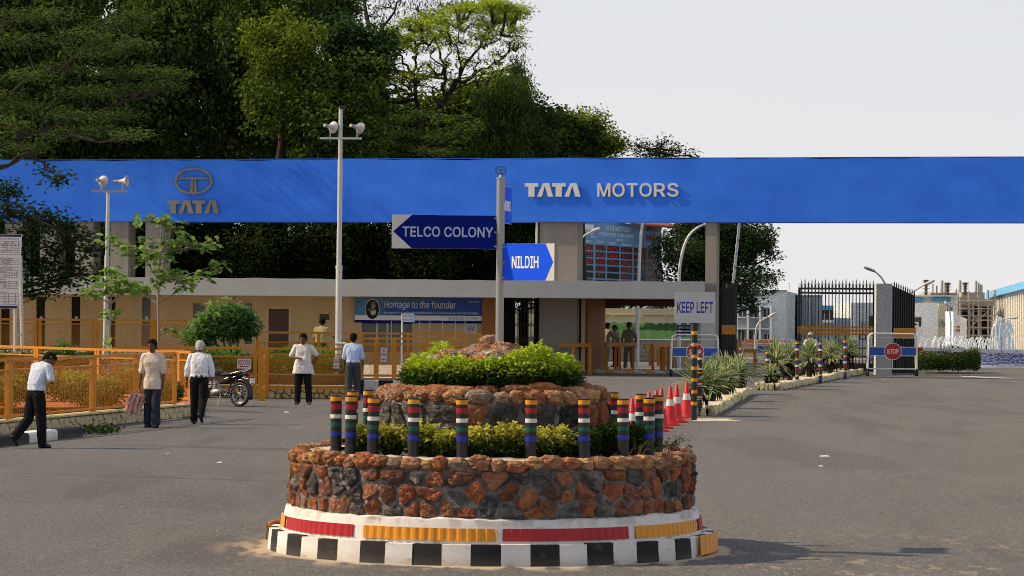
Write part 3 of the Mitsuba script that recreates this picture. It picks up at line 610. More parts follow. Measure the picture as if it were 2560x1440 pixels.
def yucca(label, o, hgt, spread, nl, seed, lean=(0, 0)):
    g = np.random.default_rng(seed); k = thing('yucca', label, 'plant', 'striped yuccas on the medians')
    top = np.array(o, float) + [lean[0], lean[1], hgt * .42]
    m = MB(); m.path([o, (np.asarray(o) + top) / 2, top], [.09, .08, .07], 8); part(k, 'trunk', m, 'bark')
    v, f, c, nv = [], [], [], 0
    for i in range(nl):
        a = g.uniform(0, 6.283); e = math.radians(g.uniform(-12, 82)) if i > nl * .1 else math.radians(g.uniform(-30, 0)); L = spread * g.uniform(.8, 1.1)
        d = np.array([math.cos(a) * math.cos(e), math.sin(a) * math.cos(e), math.sin(e)]); sd = unit(np.cross(d, [0, 0, 1.0]))
        cup = np.cross(sd, d); base = top + d * .05 + [0, 0, g.uniform(-.08, .08)]
        w = spread * .070
        for t, ww in ((0, .7), (.45, 1.0), (.8, .6), (1.0, .05)):
            q = base + d * L * t - np.array([0, 0, 1]) * .10 * L * t * t * math.cos(e)
            v += [q - sd * w * ww + cup * w * .35 * ww, q - sd * w * ww * .36, q + sd * w * ww * .36, q + sd * w * ww + cup * w * .35 * ww]
            gr = np.array([.13, .20, .055]) * g.uniform(.7, 1.2); cr = np.array([.88, .87, .55]) * g.uniform(.8, 1.1)
            if i % 3 == 0: gr = gr * 1.0; cr = cr * .9
            c += [cr, gr, gr, cr] if i % 5 else [gr * 1.4] * 4
        for s_ in range(3):
            p0 = nv + s_ * 4
            for j in range(3): f += [[p0 + j, p0 + j + 1, p0 + j + 5], [p0 + j, p0 + j + 5, p0 + j + 4]]
        nv += 16
    part(k, 'leaves', trimesh.Trimesh(np.array(v), np.array(f), process=False), 'leaf', color=np.array(c))
    # skirt of dead leaves round the trunk
    v, f, nv = [], [], 0
    for i in range(46):
        a = g.uniform(0, 6.283); z = g.uniform(.45, 1.05); q = np.asarray(o) + (top - o) * z; r0 = .08
        out = np.array([math.cos(a), math.sin(a), 0]); sd = np.array([-math.sin(a), math.cos(a), 0])
        L = g.uniform(.22, .42) * hgt * .8
        p0, p1 = q + out * r0, q + out * (r0 + L * .45) - np.array([0, 0, L * .35]); p2 = q + out * (r0 + L * .5) - np.array([0, 0, min(L, q[2] - .12)])
        v += [p0 - sd * .03, p0 + sd * .03, p1 - sd * .035, p1 + sd * .035, p2]; f += [[nv, nv + 1, nv + 3], [nv, nv + 3, nv + 2], [nv + 2, nv + 3, nv + 4]]; nv += 5
    v = np.array(v); part(k, 'dead_leaves', trimesh.Trimesh(v, np.array(f), process=False), 'leaf', color=np.clip(np.outer(g.uniform(.5, 1.2, len(v)), (.040, .034, .022)), .003, 1))
L1 = np.linalg.norm(B1 - A1); L2 = np.linalg.norm(B2 - A2)
def on_median(A, d_, L, s_, u):
    ts = np.linspace(0, 1, 300); q = A + d_ * (ts * L)[:, None] + s_ * .31; return q[np.argmin(abs(1280 + q[:, 0] / q[:, 1] * F - u))] + [0, 0, .15]
for i, (u, h, sp_) in enumerate([(1742, 1.30, .70), (1778, 1.25, .67), (1812, 1.15, .65), (1846, 1.05, .62)]):
    yucca(['nearest striped yucca on the near median, behind the striped posts', 'second striped yucca on the near median', 'third striped yucca on the near median', 'rearmost striped yucca on the near median'][i], on_median(A1, d1, L1, s1, u + 4), h, sp_, 96, 70 + i)
for i, (u, h, sp_) in enumerate([(1924, .75, .42), (1938, 1.65, .68), (1975, 1.55, .64), (2024, 1.60, .70), (2074, 1.55, .66), (2118, 1.65, .68)]):
    yucca(['small striped yucca at the near tip of the far median', 'first large striped yucca on the far median, by a striped post', 'second large striped yucca on the far median', 'third large striped yucca on the far median', 'fourth large striped yucca on the far median', 'rearmost striped yucca on the far median, near the gate'][i], on_median(A2, d2, L2, s2, u), h, sp_, 92 if i else 50, 80 + i)

# striped posts on the medians
SEQ = ['orange_band', 'blue_band', 'white_band', 'red_band', 'green_band']
def striped_post(label, o, h, r, seq, key='marker_post', group=None, gapf=.5):
    k = thing(key, label, 'post', group)
    m = MB(); m.lathe([(r, 0), (r, h - .01), (0, h)], 16, o); part(k, 'post', m, 'black_paint', smooth=40)
    for z0, z1, mt_ in seq:
        m = MB(); m.lathe([(r - .003, z0), (r + .003, z0 + .001), (r + .003, z1 - .001), (r - .003, z1)], 16, o); part(k, 'band', m, mt_, smooth=40)
def cyc(h, step, bw, names, z0=.12):
    out, z, i = [], h - .02 - bw, 0
    while z > z0: out.append((z, z + bw, names[i % len(names)])); z -= step; i += 1
    return out
for lab, u, vt, d, nm in [('striped marker post at the near tip of the far median', 1919, 878, A2[1] + 1.0, SEQ), ('striped marker post on the far median, right of the left stop barrier', 1993, 853, 98.5, SEQ), ('striped marker post on the far median right of the helmet man', 2051, 855, 103, SEQ), ('rearmost striped marker post on the far median', 2113, 850, 109, SEQ), ('striped marker post beside the black left gate leaf', 1853, 868, 108, SEQ)]:
    o = P(u, 900, d); h = Z(vt, d, u); o[2] = 0
    striped_post(lab + ', topped in orange', o, h, .060, cyc(h, .105, .07, nm), group='striped marker posts along the medians')
# keep left sign
kp = P(1735, 1050, depth(1735, 1050)); kp[2] = 0
k = thing('road_sign', 'pale square board lettered in blue on a black and orange striped pole', 'sign')
m = MB(); m.tube(kp, kp + [0, 0, 2.72], .066, n=16); part(k, 'pole', m, 'black_paint', smooth=40)
for i in range(9):
    z = .33 + i * .262; m = MB(); m.lathe([(.063, z), (.069, z + .001), (.069, z + .075), (.063, z + .076)], 16, kp); part(k, 'band', m, 'orange_band', smooth=40)
a, b = P(1687, 769, kp[1] - .09), P(1788, 769, kp[1] - .09); zz0, zz1 = Z(807, kp[1], 1735), Z(730, kp[1], 1735)
c = np.array([(a[0] + b[0]) / 2, kp[1] - .09, (zz0 + zz1) / 2]); hw, hh = (b[0] - a[0]) / 2, (zz1 - zz0) / 2
m = MB(); m.obox(c, [hw, 0, 0], [0, .012, 0], [0, 0, hh]); part(k, 'board', m, 'pale_steel')
m = MB(); m.obox(c + [0, -.008, 0], [hw - .012, 0, 0], [0, .006, 0], [0, 0, hh - .012]); mat('board_pale', (.50, .50, .50), .6); part(k, 'face', m, 'board_pale')
part(k, 'lettering', text('KEEP LEFT', c + [-.0, -.0145, -.0],   .235, (1, 0, 0), (0, 0, 1), .003, True, .80), 'text_blue')
o = P(1749, 1040, depth(1749, 1041)); o[2] = 0; hh = Z(888, o[1], 1749)
striped_post('tall black post with white red and tan bands beside the blue lettered board pole', o, hh, .055, [(hh - .03, hh, 'red_band'), (hh - .10, hh - .055, 'white_band'), (hh - .34, hh - .30, 'white_band'), (hh - .29, hh - .27, 'red_band'), (hh - .41, hh - .385, 'orange_band'), (hh - .63, hh - .60, 'red_band'), (hh - .68, hh - .64, 'white_band'), (hh - .73, hh - .70, 'orange_band'), (hh - .93, hh - .90, 'red_band'), (hh - .98, hh - .94, 'white_band'), (hh - 1.03, hh - 1.0, 'orange_band')])

# ---------------------------------------------------------------- stop barriers
def stop_barrier(label, u0, u1, v0, v1, d, vb):
    k = thing('stop_barrier', label, 'barrier', 'wheeled stop barriers by the gate')
    x0, x1 = X(u0, d), X(u1, d); um = (u0 + u1) / 2; z1 = Z(v0, d, um); W = x1 - x0; z0 = .26; r = .17; c = (x0 + x1) / 2
    def loop(y, zlo):
        pts = [(x0 - .03, y, zlo), (x0, y, z1 - r)]
        for t in np.linspace(math.pi, math.pi / 2, 7)[1:]: pts.append((x0 + r + r * math.cos(t), y, z1 - r + r * math.sin(t)))
        for t in np.linspace(math.pi / 2, 0, 7): pts.append((x1 - r + r * math.cos(t), y, z1 - r + r * math.sin(t)))
        return pts + [(x1 + .03, y, zlo)]
    m = MB(); m.path(loop(d, .16), .026, 8); part(k, 'frame', m, 'white_paint', smooth=True)
    m = MB(); m.path(loop(d + .45, .16), .02, 8); m.bar((x0, d, z0 + .02), (x1, d, z0 + .02), .04); m.bar((x0, d + .45, z0), (x1, d + .45, z0), .03)
    m.bar((x0, d, z1 - .16), (x1, d, z1 - .16), .02)
    for x in (x0, x1): m.bar((x, d, z0), (x, d + .45, z0), .035)
    m.bar((c, d, z0), (c, d, z1), .022); part(k, 'brace', m, 'white_paint', smooth=40)
    zb = (z0 + z1) / 2 + .0
    for a, b in ((x0 + .03, c - .25), (c + .25, x1 - .03)):
        m = MB(); m.box(a, b, d - .035, d - .025, zb - .15, zb + .15); part(k, 'blue_panel', m, 'barrier_blue')
        for e in (.161, -.161): m = MB(); m.box(a, b, d - .034, d - .022, zb + e - .011, zb + e + .011); part(k, 'panel_edge', m, 'white_paint')
    m = MB(); m.lathe([(0, .0), (.325, 0), (.325, .012), (0, .012)], 40, (c, d - .04, zb), (0, -1, 0)); part(k, 'disc_rim', m, 'white_paint', smooth=40)
    m = MB(); m.lathe([(.305, .012), (.305, .018), (0, .018)], 40, (c, d - .04, zb), (0, -1, 0)); part(k, 'disc', m, 'stop_red', smooth=40)
    part(k, 'lettering', text('STOP', (c, d - .0585, zb), .17, (1, 0, 0), (0, 0, 1), .003, True, .44), 'sign_letter')
    for x in (x0 - .03, x1 + .03):
        for y in (d, d + .45):
            m = MB(); m.lathe([(.0, -.035), (.09, -.035), (.105, -.02), (.105, .02), (.09, .035), (0, .035)], 18, (x, y, .105), (1, 0, 0)); part(k, 'wheel', m, 'black_rubber', smooth=40)
            m = MB(); m.box(x - .045, x + .045, y - .03, y + .03, .10, .27); part(k, 'fork', m, 'black_paint')
stop_barrier('white framed stop barrier standing in front of the grey gate pier', 2173, 2292, 834, 920, 115.0, 938)
stop_barrier('white framed stop barrier behind the blue lettered board pole', 1681, 1796, 837, 915, 111.4, 937)
stop_barrier('white framed stop barrier behind the yuccas, farthest of the three', 1893, 1987, 850, 920, 136.0, 905)
# ---------------------------------------------------------------- the blue beam over the entrance
K = -0.2316; BD0 = 114.0
BX = unit([1, K, 0]); BN = unit(np.cross(BX, [0, 0, 1.0])); EZ = np.array([0, 0, 1.0])
def onbeam(u, v, off=0.0):
    a, b = u - 1280.0, v - V0; xa = (a * CR + b * SR) / F
    return P(u, v, BD0 / (1 - K * xa)) + BN * off
zt_, zb_ = Z(398, BD0), Z(554.5, BD0)
L0, L1_ = onbeam(-160, 480), onbeam(2720, 480)
bt = thing('gate_beam', 'long bright blue painted beam spanning the whole entrance above the road', 'beam')
c = (L0 + L1_) / 2; c[2] = (zt_ + zb_) / 2
m = MB(); half = np.linalg.norm((L1_ - L0)[:2]) / 2
nseg = 60; vv = []
for i in range(nseg + 1):
    q = c + BX * half * (2 * i / nseg - 1); w = .018 * math.sin(i * 1.7) + .012 * math.sin(i * .61)
    for dn, dz in ((0, 1), (0, -1), (-1.3, -1), (-1.3, 1)): vv.append(q + BN * dn + EZ * (dz * (zt_ - zb_) / 2 + (w if dz > 0 else 0)))
ff = []
for i in range(nseg):
    a = i * 4; b = a + 4
    for j in range(4): ff.append([a + j, b + j, b + (j + 1) % 4, a + (j + 1) % 4])
m.raw(vv, ff); part(bt, 'beam', m, 'blue_wall')
m = MB(); m.obox(c - BN * .65 + EZ * ((zt_ - zb_) / 2 + .03), BX * half, BN * .66, EZ * .012); part(bt, 'coping', m, 'blue_wall')
def pillar(u0, u1, mt_, dn0=.15, dn1=.95):
    a, b = onbeam(u0, 640), onbeam(u1, 640); q = (a + b) / 2; q[2] = zb_ / 2
    m = MB(); m.obox(q - BN * (dn0 + dn1) / 2, BX * np.linalg.norm(b - a) / 2, BN * (dn1 - dn0) / 2, EZ * (zb_ / 2 - .003)); part(bt, 'pillar', m, mt_)
for u0 in (8, 96, 184, 272, 360): pillar(u0, u0 + 45, 'dark_concrete')
pillar(1346, 1440, 'dark_concrete', .2, 1.25); pillar(1762, 1790, 'dark_concrete', .12, .75)
m = MB(); a = onbeam(1340, 640, -.1); m.tube([a[0], a[1], 3.4], [a[0], a[1], zb_ - .01], .05, n=8); part(bt, 'drain_pipe', m, 'pale_steel', smooth=40)

def tata_polys(w, h):
    """four letters: T, open A, T, open A in a box w x h"""
    u = w / 4.12
    Tt = Polygon([(0, h), (u, h), (u, h * .74), (u * .73, h * .74), (u * .73, 0), (u * .27, 0), (u * .27, h * .74), (0, h * .74)])
    A = Polygon([(-.08 * u, 0), (.36 * u, h), (.82 * u, h), (1.12 * u, 0), (.74 * u, 0), (.50 * u, h * .80), (.27 * u, 0)])
    return [Tt, affinity.translate(A, 1.0 * u), affinity.translate(Tt, 2.04 * u), affinity.translate(A, 3.04 * u)]
def glyph_sign(label, u0, u1, v0, v1, polys_fn, mt_, standoff=.16, thick=.07, key='sign_lettering', emblem_=None):
    k = thing(key, label, 'sign')
    a, b = onbeam(u0, v1), onbeam(u1, v1); t = onbeam(u0, v0); w, h = np.linalg.norm(b - a), t[2] - a[2]
    if emblem_:
        c_ = onbeam((emblem_[0] + emblem_[1]) / 2, (emblem_[2] + emblem_[3]) / 2); ea = np.linalg.norm(onbeam(emblem_[1], 450) - onbeam(emblem_[0], 450)) / 2; eb = (emblem_[3] - emblem_[2]) / F * c_[1] / 2
        ring, tee = emblem(ea, eb, .085)
        for nm, pg in (('oval_ring', ring), ('emblem_bars', tee)):
            m = MB(); m.prism(pg, c_ + BN * standoff, BX, EZ, thick); part(k, nm, m, mt_)
    for pg in polys_fn(w, h):
        m = MB(); m.prism(pg, a + BN * standoff, BX, EZ, thick)
        cc_ = pg.representative_point(); q = a + BX * cc_.x + EZ * cc_.y
        m.bar(q - BN * .03, q + BN * (standoff + .02), .035); part(k, 'letter', m, mt_)
    return k
def word_polys(txt):
    def fn(w, h):
        out = []
        ws = [.88, .82, .72, .82, .76, .74]; tot = sum(ws) + .14 * 5; x = 0
        for ch, ww in zip(txt, ws):
            m = meshkit.text_mesh(ch, 1.0, .1, False); v = np.array(m.vertices); top = v[:, 2] > .05
            tri = [Polygon(v[f][:, :2]) for f in m.faces if top[f].all()]
            from shapely import union_all
            pg = union_all([t.buffer(1e-4) for t in tri]).buffer(.022); x0, y0, x1, y1 = pg.bounds
            pg = affinity.translate(pg, -x0, -y0); pg = affinity.scale(pg, ww / tot * w / (x1 - x0), h / (y1 - y0), origin=(0, 0))
            out.append(affinity.translate(pg, x, 0)); x += (ww + .14) / tot * w
        return out
    return fn
mat('letter_pale', (0.62, 0.61, 0.58), .55)  # even pale grey of the raised letters
glyph_sign('four blocky pale grey raised letters on the blue beam, first word of the name', 1313, 1451, 458, 492, tata_polys, 'letter_pale', .04, .05)
glyph_sign('six thinner pale grey raised letters on the blue beam, second word of the name', 1494, 1697, 458, 492, word_polys('MOTORS'), 'letter_pale', .04, .05)
glyph_sign('dark bronze oval emblem above four letters at the left of the blue beam', 419, 549, 501, 534, tata_polys, 'dull_bronze', .04, .06, emblem_=(438, 533, 420, 486))

# ---------------------------------------------------------------- gatehouse
CY0 = 111.0; FY = 113.5
zc1, zc0 = Z(700.6, CY0, 1280), Z(744, CY0, 1280)
gh = thing('gatehouse', 'low gatehouse with a deep grey flat canopy and beige front, under the blue beam', 'building')
xL, xR = X(-200, CY0), X(1762, CY0, 720)
m = MB(); n = 70; vv = []
for i in range(n + 1):
    x = xL + (xR - xL) * i / n; w = .010 * math.sin(i * 1.3) + .008 * math.sin(i * .47)
    for y, z in ((CY0, zc1 + w), (CY0, zc0), (CY0 + 9, zc0), (CY0 + 9, zc1)): vv.append([x, y, z])
ff = []
for i in range(n):
    a = i * 4; b = a + 4
    for j in range(4): ff.append([a + j, b + j, b + (j + 1) % 4, a + (j + 1) % 4])
ff += [[0, 3, 2, 1]]; ff += [[n * 4, n * 4 + 1, n * 4 + 2, n * 4 + 3]]; m.raw(vv, [f for f in ff]); part(gh, 'canopy', m, 'grey_paint')
m = MB(); m.box(xR + .003, xR + .42, CY0 + 1.0, CY0 + 8, zc0 + .12, zc1 - .05); part(gh, 'canopy_end', m, 'dark_concrete')
xw = X(1205, FY)
# front wall with openings
def xf(u): return X(u, FY, 810)
def zf(v, u=640): return Z(v, FY, u)
openings = [(u, u + 22, 742, 905) for u in (2, 90, 178, 266, 354)] + [(482, 512, 758, 795), (612, 630, 758, 860), (671, 722, 772, 950), (905, 1030, 806, 880)]
wall = sbox(xf(-200), 0, xw, zc0 - .003)
for u0, u1, v0, v1 in openings: wall = wall.difference(sbox(xf(u0), max(.004, zf(v1, u0)), xf(u1), min(zc0 - .02, zf(v0, u0))))
m = MB(); m.prism(wall, (0, FY + .2, 0), (1, 0, 0), (0, 0, 1), .2); part(gh, 'front_wall', m, 'beige_wall')
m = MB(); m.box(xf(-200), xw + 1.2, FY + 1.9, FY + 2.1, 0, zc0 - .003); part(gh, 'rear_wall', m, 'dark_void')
d_ = part(gh, 'door', MB().box(xf(671), xf(722), FY + .06, FY + .11, .02, zf(772, 700)), 'dark_wood')
for a, b in ((674, 695), (698, 719)):
    part(d_, 'door_panel', MB().box(xf(a), xf(b), FY + .045, FY + .059, .9, zf(778, 700)), 'dark_wood'); 
m = MB(); m.box(xf(667), xf(671) - .002, FY - .02, FY + .1, 0, zf(769, 700)); m.box(xf(722) + .002, xf(726), FY - .02, FY + .1, 0, zf(769, 700)); m.box(xf(671), xf(722), FY - .02, FY + .1, zf(772, 700) + .002, zf(769, 700)); mat('beige_trim', (.55, .40, .23), .8); part(gh, 'door_frame', m, 'beige_trim')
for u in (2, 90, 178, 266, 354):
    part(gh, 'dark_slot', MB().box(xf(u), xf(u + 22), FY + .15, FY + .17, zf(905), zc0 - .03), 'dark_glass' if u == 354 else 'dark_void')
    if u > 60: part(gh, 'notice', MB().box(xf(u + 8), xf(u + 15), FY + .13, FY + .145, zf(801, u), zf(791, u)), 'paper')
part(gh, 'window', MB().box(xf(482), xf(512), FY + .12, FY + .14, zf(795), zf(758)), 'dark_glass')
part(gh, 'window', MB().box(xf(612), xf(630), FY + .12, FY + .14, zf(860), zf(758)), 'dark_glass')
wk_ = part(gh, 'window', MB().box(xf(905), xf(1030), FY + .14, FY + .16, zf(880), zf(806)), 'dark_glass')
for u in (940, 966, 1003): part(wk_, 'mullion', MB().box(xf(u), xf(u + 5), FY + .09, FY + .135, zf(880), zf(806)), 'steel')
part(gh, 'name_plate', MB().box(xf(799), xf(823), FY - .03, FY - .002, zf(800, 800), zf(785, 800)), 'dark_wood')
pl = MB(); pl.box(xw + .002, X(1238, FY), FY - .3, FY + 1.8, 0, zc0 - .003); part(gh, 'brown_pillar', pl, 'brown_wall')
# dark passage with the folding gate, grey inner wall, brown column
IY = 117.0
part(gh, 'inner_wall', MB().box(X(1338, IY), X(1452, IY), IY, IY + .25, 0, zc0 - .003), 'charcoal_wall')
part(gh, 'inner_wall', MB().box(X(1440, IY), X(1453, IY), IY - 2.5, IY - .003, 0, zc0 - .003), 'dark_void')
part(gh, 'brown_column', MB().box(X(1453, 114), X(1463, 114), 114.0, 114.6, 0, zc0 - .003), 'beige_wall')
m = MB(); q0, q1 = np.array([X(1464, 114.3), 114.4, 0]), np.array([X(1508, 119.5), 119.5, 0]); dd = unit(q1 - q0); nn = np.array([dd[1], -dd[0], 0])
m.obox((q0 + q1) / 2 + [0, 0, zc0 / 2 - .002], (q1 - q0) / 2, nn * .08, EZ * (zc0 / 2 - .002)); part(gh, 'brown_side_wall', m, 'brown_wall')
part(gh, 'end_pier', MB().box(X(1752, 112), X(1789, 112), 112.0, 113.4, 0, zc0 - .02), 'grey_paint')
mat('fascia_brown', (.10, .045, .03), .8)
part(gh, 'soffit_beam', MB().box(X(1508, 119.8), X(1755, 119.8), 119.7, 120.1, zc0 - .26, zc0 - .003), 'fascia_brown')
nt = thing('notice_board', 'small white notice in a black frame on the grey inner wall', 'notice')
part(nt, 'frame', MB().box(X(1349, IY), X(1378, IY), IY - .05, IY - .003, Z(823.5, IY, 1362), Z(800.5, IY, 1362)), 'dark_void')
part(nt, 'sheet', MB().box(X(1350.5, IY), X(1376, IY), IY - .056, IY - .051, Z(822, IY, 1362), Z(802, IY, 1362)), 'paper')
nt = thing('notice', 'white printed notice on the beige wall below the right end of the banner', 'notice')
part(nt, 'sheet', MB().box(xf(1165), xf(1192), FY - .03, FY - .003, zf(832, 1180), zf(810, 1180)), 'paper')
for i in range(5): part(nt, 'print_line', MB().box(xf(1167 + 2 * (i % 2)), xf(1190 - 3 * (i % 3)), FY - .034, FY - .0305, zf(815.5 + 3.2 * i, 1180), zf(814 + 3.2 * i, 1180)), 'ink')
# folding lattice gate
fg = thing('folding_gate', 'black folding lattice gate in the dark passage beside the signpost', 'gate')
gy = 116.2; xs = [X(1262 + 8.2 * i, gy) for i in range(10)]; zt2, zb2 = Z(754, gy, 1300), .1
for i, x in enumerate(xs): part(fg, 'bar', MB().box(x - .018, x + .018, gy - .02, gy + .02, zb2, zt2), 'black_paint')
m = MB()
for lvl in (Z(772, gy, 1300), Z(780, gy, 1300), Z(812, gy, 1300), Z(845, gy, 1300), Z(852, gy, 1300)):
    for i in range(9):
        xm = (xs[i] + xs[i + 1]) / 2; hw = (xs[1] - xs[0]) / 2
        for s in (-1, 1):
            m.bar((xs[i], gy - .03, lvl - s * .09), (xs[i + 1], gy - .03, lvl + s * .09), .022)
part(fg, 'lattice', m, 'black_paint', stuff=True)
part(fg, 'head_rail', MB().box(xs[0] - .05, xs[-1] + .05, gy - .03, gy + .03, zt2 + .002, zt2 + .10), 'black_paint')
ga = thing('wall_panel', 'dark leaf standing half open behind the folding gate', 'door'); part(ga, 'panel', MB().box(X(1297, 118.6), X(1322, 118.6), 118.6, 118.65, .0, Z(773, 118.6)), 'dark_void')

# banner on the front wall
bn = thing('banner', 'long blue banner with a dark oval portrait and white script on the beige wall', 'banner')
by = FY - .16; bu0, bu1, bv0, bv1 = 887, 1205, 746, 806
def bxx(u): return X(u, by, 776)
def bz(v): return Z(v, by, 1045)
def banner_fn(p, n, uv):
    t = dr.clip((p.x - bxx(887)) / (bxx(1205) - bxx(887)), 0, 1); s = dr.clip((p.z - bz(806)) / (bz(746) - bz(806)), 0, 1)
    c = mix((0.045, 0.20, 0.40), (0.012, 0.055, 0.30), smoothstep(0.05, 0.32, t))
    c = mix(c, (0.06, 0.15, 0.20), smoothstep(0.55, 0.95, s) * smoothstep(0.85, 0.3, t) * 0.8)
    return c
mat('banner_print', mikit.proc(banner_fn), .6)
part(bn, 'panel', MB().box(bxx(bu0), bxx(bu1), by, by + .06, bz(bv1), zc0 - .012), 'banner_print')
part(bn, 'white_stripe', MB().box(bxx(bu0), bxx(bu1), by - .004, by - .0005, bz(801), bz(789)), 'poster_white')
part(bn, 'blue_stripe', MB().box(bxx(bu0), bxx(bu1), by - .004, by - .0005, bz(807), bz(801) - .002), 'navy_sign')
part(bn, 'edge_rail', MB().box(bxx(bu1) + .002, bxx(bu1) + .05, by - .02, by + .07, bz(809), zc0 - .012), 'pale_steel')
oc = np.array([bxx(931), by - .004, bz(774)]); ow, oh = (bxx(948) - bxx(914)) / 2, (bz(749) - bz(799)) / 2
m = MB(); m.prism(ellipse(ow, oh), oc, (1, 0, 0), EZ, .004); pt_ = part(bn, 'portrait', m, 'dark_void')
m = MB(); m.prism(ellipse(ow * 1.04, oh * 1.04).difference(ellipse(ow * .98, oh * .98)), oc - [0, .001, 0], (1, 0, 0), EZ, .005); part(pt_, 'oval_rim', m, 'poster_white')
fgc = [(ellipse(.085, .10), (.03, .13), 'portrait_face'), (ellipse(.10, .12), (.035, -.10), 'portrait_beard'), (ellipse(.14, .05), (-.06, -.02), 'portrait_shade'), (ellipse(.095, .045), (.02, .25), 'portrait_shade')]
mat('portrait_face', (.22, .21, .20), .7); mat('portrait_beard', (.42, .42, .41), .7); mat('portrait_shade', (.10, .095, .09), .7)
for pg, (dx, dz), mm_ in fgc:
    m = MB(); m.prism(pg, oc + [dx, -.0055 - .001 * fgc.index((pg, (dx, dz), mm_)), dz], (1, 0, 0), EZ, .002); part(pt_, 'figure', m, mm_)
part(bn, 'lettering', text('Homage to the founder', (bxx(1050), by - .005, bz(764)), .26, (1, 0, 0), EZ, .003, False, bxx(1140) - bxx(962), .12), 'poster_text')
part(bn, 'lettering', text('Love, respect of nature the role of tradition health. As it continues to care for us all our children.', (bxx(1077), by - .005, bz(782.5)), .085, (1, 0, 0), EZ, .002, False, bxx(1197) - bxx(957), .2), 'poster_text')
part(bn, 'lettering', text('Do your part, Go Green...', (bxx(1160), by - .008, bz(795)), .12, (1, 0, 0), EZ, .002, False, bxx(1198) - bxx(1122), .2), 'ink')
part(bn, 'lettering', text('TATA MOTORS', (bxx(1184), by - .005, bz(753.5)), .05, (1, 0, 0), EZ, .002, False, bxx(1198) - bxx(1170)), 'poster_text')
part(bn, 'emblem', text('TATA', (bxx(898), by - .005, bz(755)), .05, (1, 0, 0), EZ, .002, True, bxx(904) - bxx(892)), 'navy_sign')
for i, u in enumerate((980, 1050, 1075, 1107, 1139, 1163)):
    single('rail_post', ['leftmost', 'second', 'third', 'fourth', 'fifth', 'rightmost'][i] + ' thin pale post before the beige wall under the banner', 'post', MB().tube((xf(u), FY - .5, 0), (xf(u), FY - .5, bz(803)), .016, n=6), 'pale_steel', group='thin pale posts under the banner')
sgn = thing('information_sign', 'small white two row sign on a post in front of the banner', 'sign'); iy = 95.0
part(sgn, 'post', MB().tube((X(1005, iy, 820), iy, 0), (X(1005, iy, 820), iy, Z(786, iy, 1020)), .03, n=8), 'pale_steel')
part(sgn, 'board', MB().box(X(1004, iy, 795), X(1036, iy, 795), iy - .05, iy - .031, Z(805, iy, 1020), Z(784, iy, 1020)), 'paper')
for r_ in range(2):
    for i in range(5): part(sgn, 'letter_block', MB().box(X(1007 + i * 5.6, iy, 795), X(1010.6 + i * 5.6, iy, 795), iy - .056, iy - .0505, Z(793 + r_ * 9.5, iy, 1020), Z(787 + r_ * 9.5, iy, 1020)), 'board_blue')

# yellow and white platform kerb, paving
pv = MB(); pv.box(X(1240, 116), X(1700, 116), 116.15, 135, 0.0, .10); struct('pavement', pv, 'dusty_cement', label='dusty pavement under the gatehouse canopy')
kk = thing('platform_kerb', 'low kerb of yellow and white blocks before the gatehouse passage', 'kerb')
mat('kerb_yellow', (.62, .36, .06), .8)
a, b = np.array([X(1468, 116), 116.0, 0]), np.array([X(1668, 115), 115.2, 0]); nb = 8
for i in range(nb):
    p0, p1 = a + (b - a) * (i + .01) / nb, a + (b - a) * (i + .99) / nb
    m = MB(); sl = np.array([-.18, .9, 0]); v = [p0, p1, p1 + [0, 0, .06], p0 + [0, 0, .06], p0 + sl, p1 + sl, p1 + sl + [0, 0, .13], p0 + sl + [0, 0, .13]]
    m.raw(v, [[0, 1, 2, 3], [3, 2, 6, 7], [0, 3, 7, 4], [1, 5, 6, 2]]); part(kk, 'block', m, 'kerb_yellow' if i % 2 == 0 else 'old_white')
# orange hand rails
def handrail(label, pts, z, posts, w=.10):
    k = thing('handrail', label, 'railing')
    for i in range(len(pts) - 1): part(k, 'rail', MB().bar(np.array([*pts[i], z]), np.array([*pts[i + 1], z]), w, .14), 'orange_paint')
    for x, y in posts: part(k, 'post', MB().box(x - .055, x + .055, y - .055, y + .055, .0, z - .072), 'orange_paint')
def gx(u, y): return X(u, y, 890)
handrail('orange handrail beside the brown column, behind the hedge', [(gx(1400, 113), 113), (gx(1475, 114), 114)], Z(863, 113.4, 1440), [(gx(1432, 113.3), 113.3), (gx(1475, 114), 114.1)])
handrail('orange handrail in front of the guard in the passage', [(gx(1513, 116.6), 116.6), (gx(1590, 118.5), 118.5)], Z(862, 117, 1540), [(gx(1516, 116.7), 116.7), (gx(1539, 117.4), 117.4), (gx(1549, 117.2), 117.2), (gx(1583, 118.6), 118.6)])
handrail('cluster of orange rails left of the stop barrier', [(gx(1629, 116.8), 116.8), (gx(1690, 119), 119)], Z(863, 117, 1640), [(gx(1632, 116.9), 116.9), (gx(1653, 117.6), 117.6), (gx(1660, 117.2), 117.2), (gx(1670, 118), 118), (gx(1681, 118.6), 118.6)])
handrail('far orange rail behind the left stop barrier', [(gx(1612, 126), 126), (gx(1730, 128), 128)], Z(868, 126, 1660), [(gx(u, 126.5), 126.5) for u in (1625, 1645, 1690, 1710)])
handrail('brown orange rail right of the black left gate leaf', [(gx(1838, 119), 119), (gx(1892, 119), 119)], Z(877, 119, 1860), [(gx(1887, 119), 119), (gx(1842, 119), 119)])
handrail('upright orange frame right of the black left gate leaf', [(gx(1838, 121), 121), (gx(1852, 121), 121)], Z(852, 121, 1850), [(gx(1841, 121), 121), (gx(1850, 121), 121)], .14)

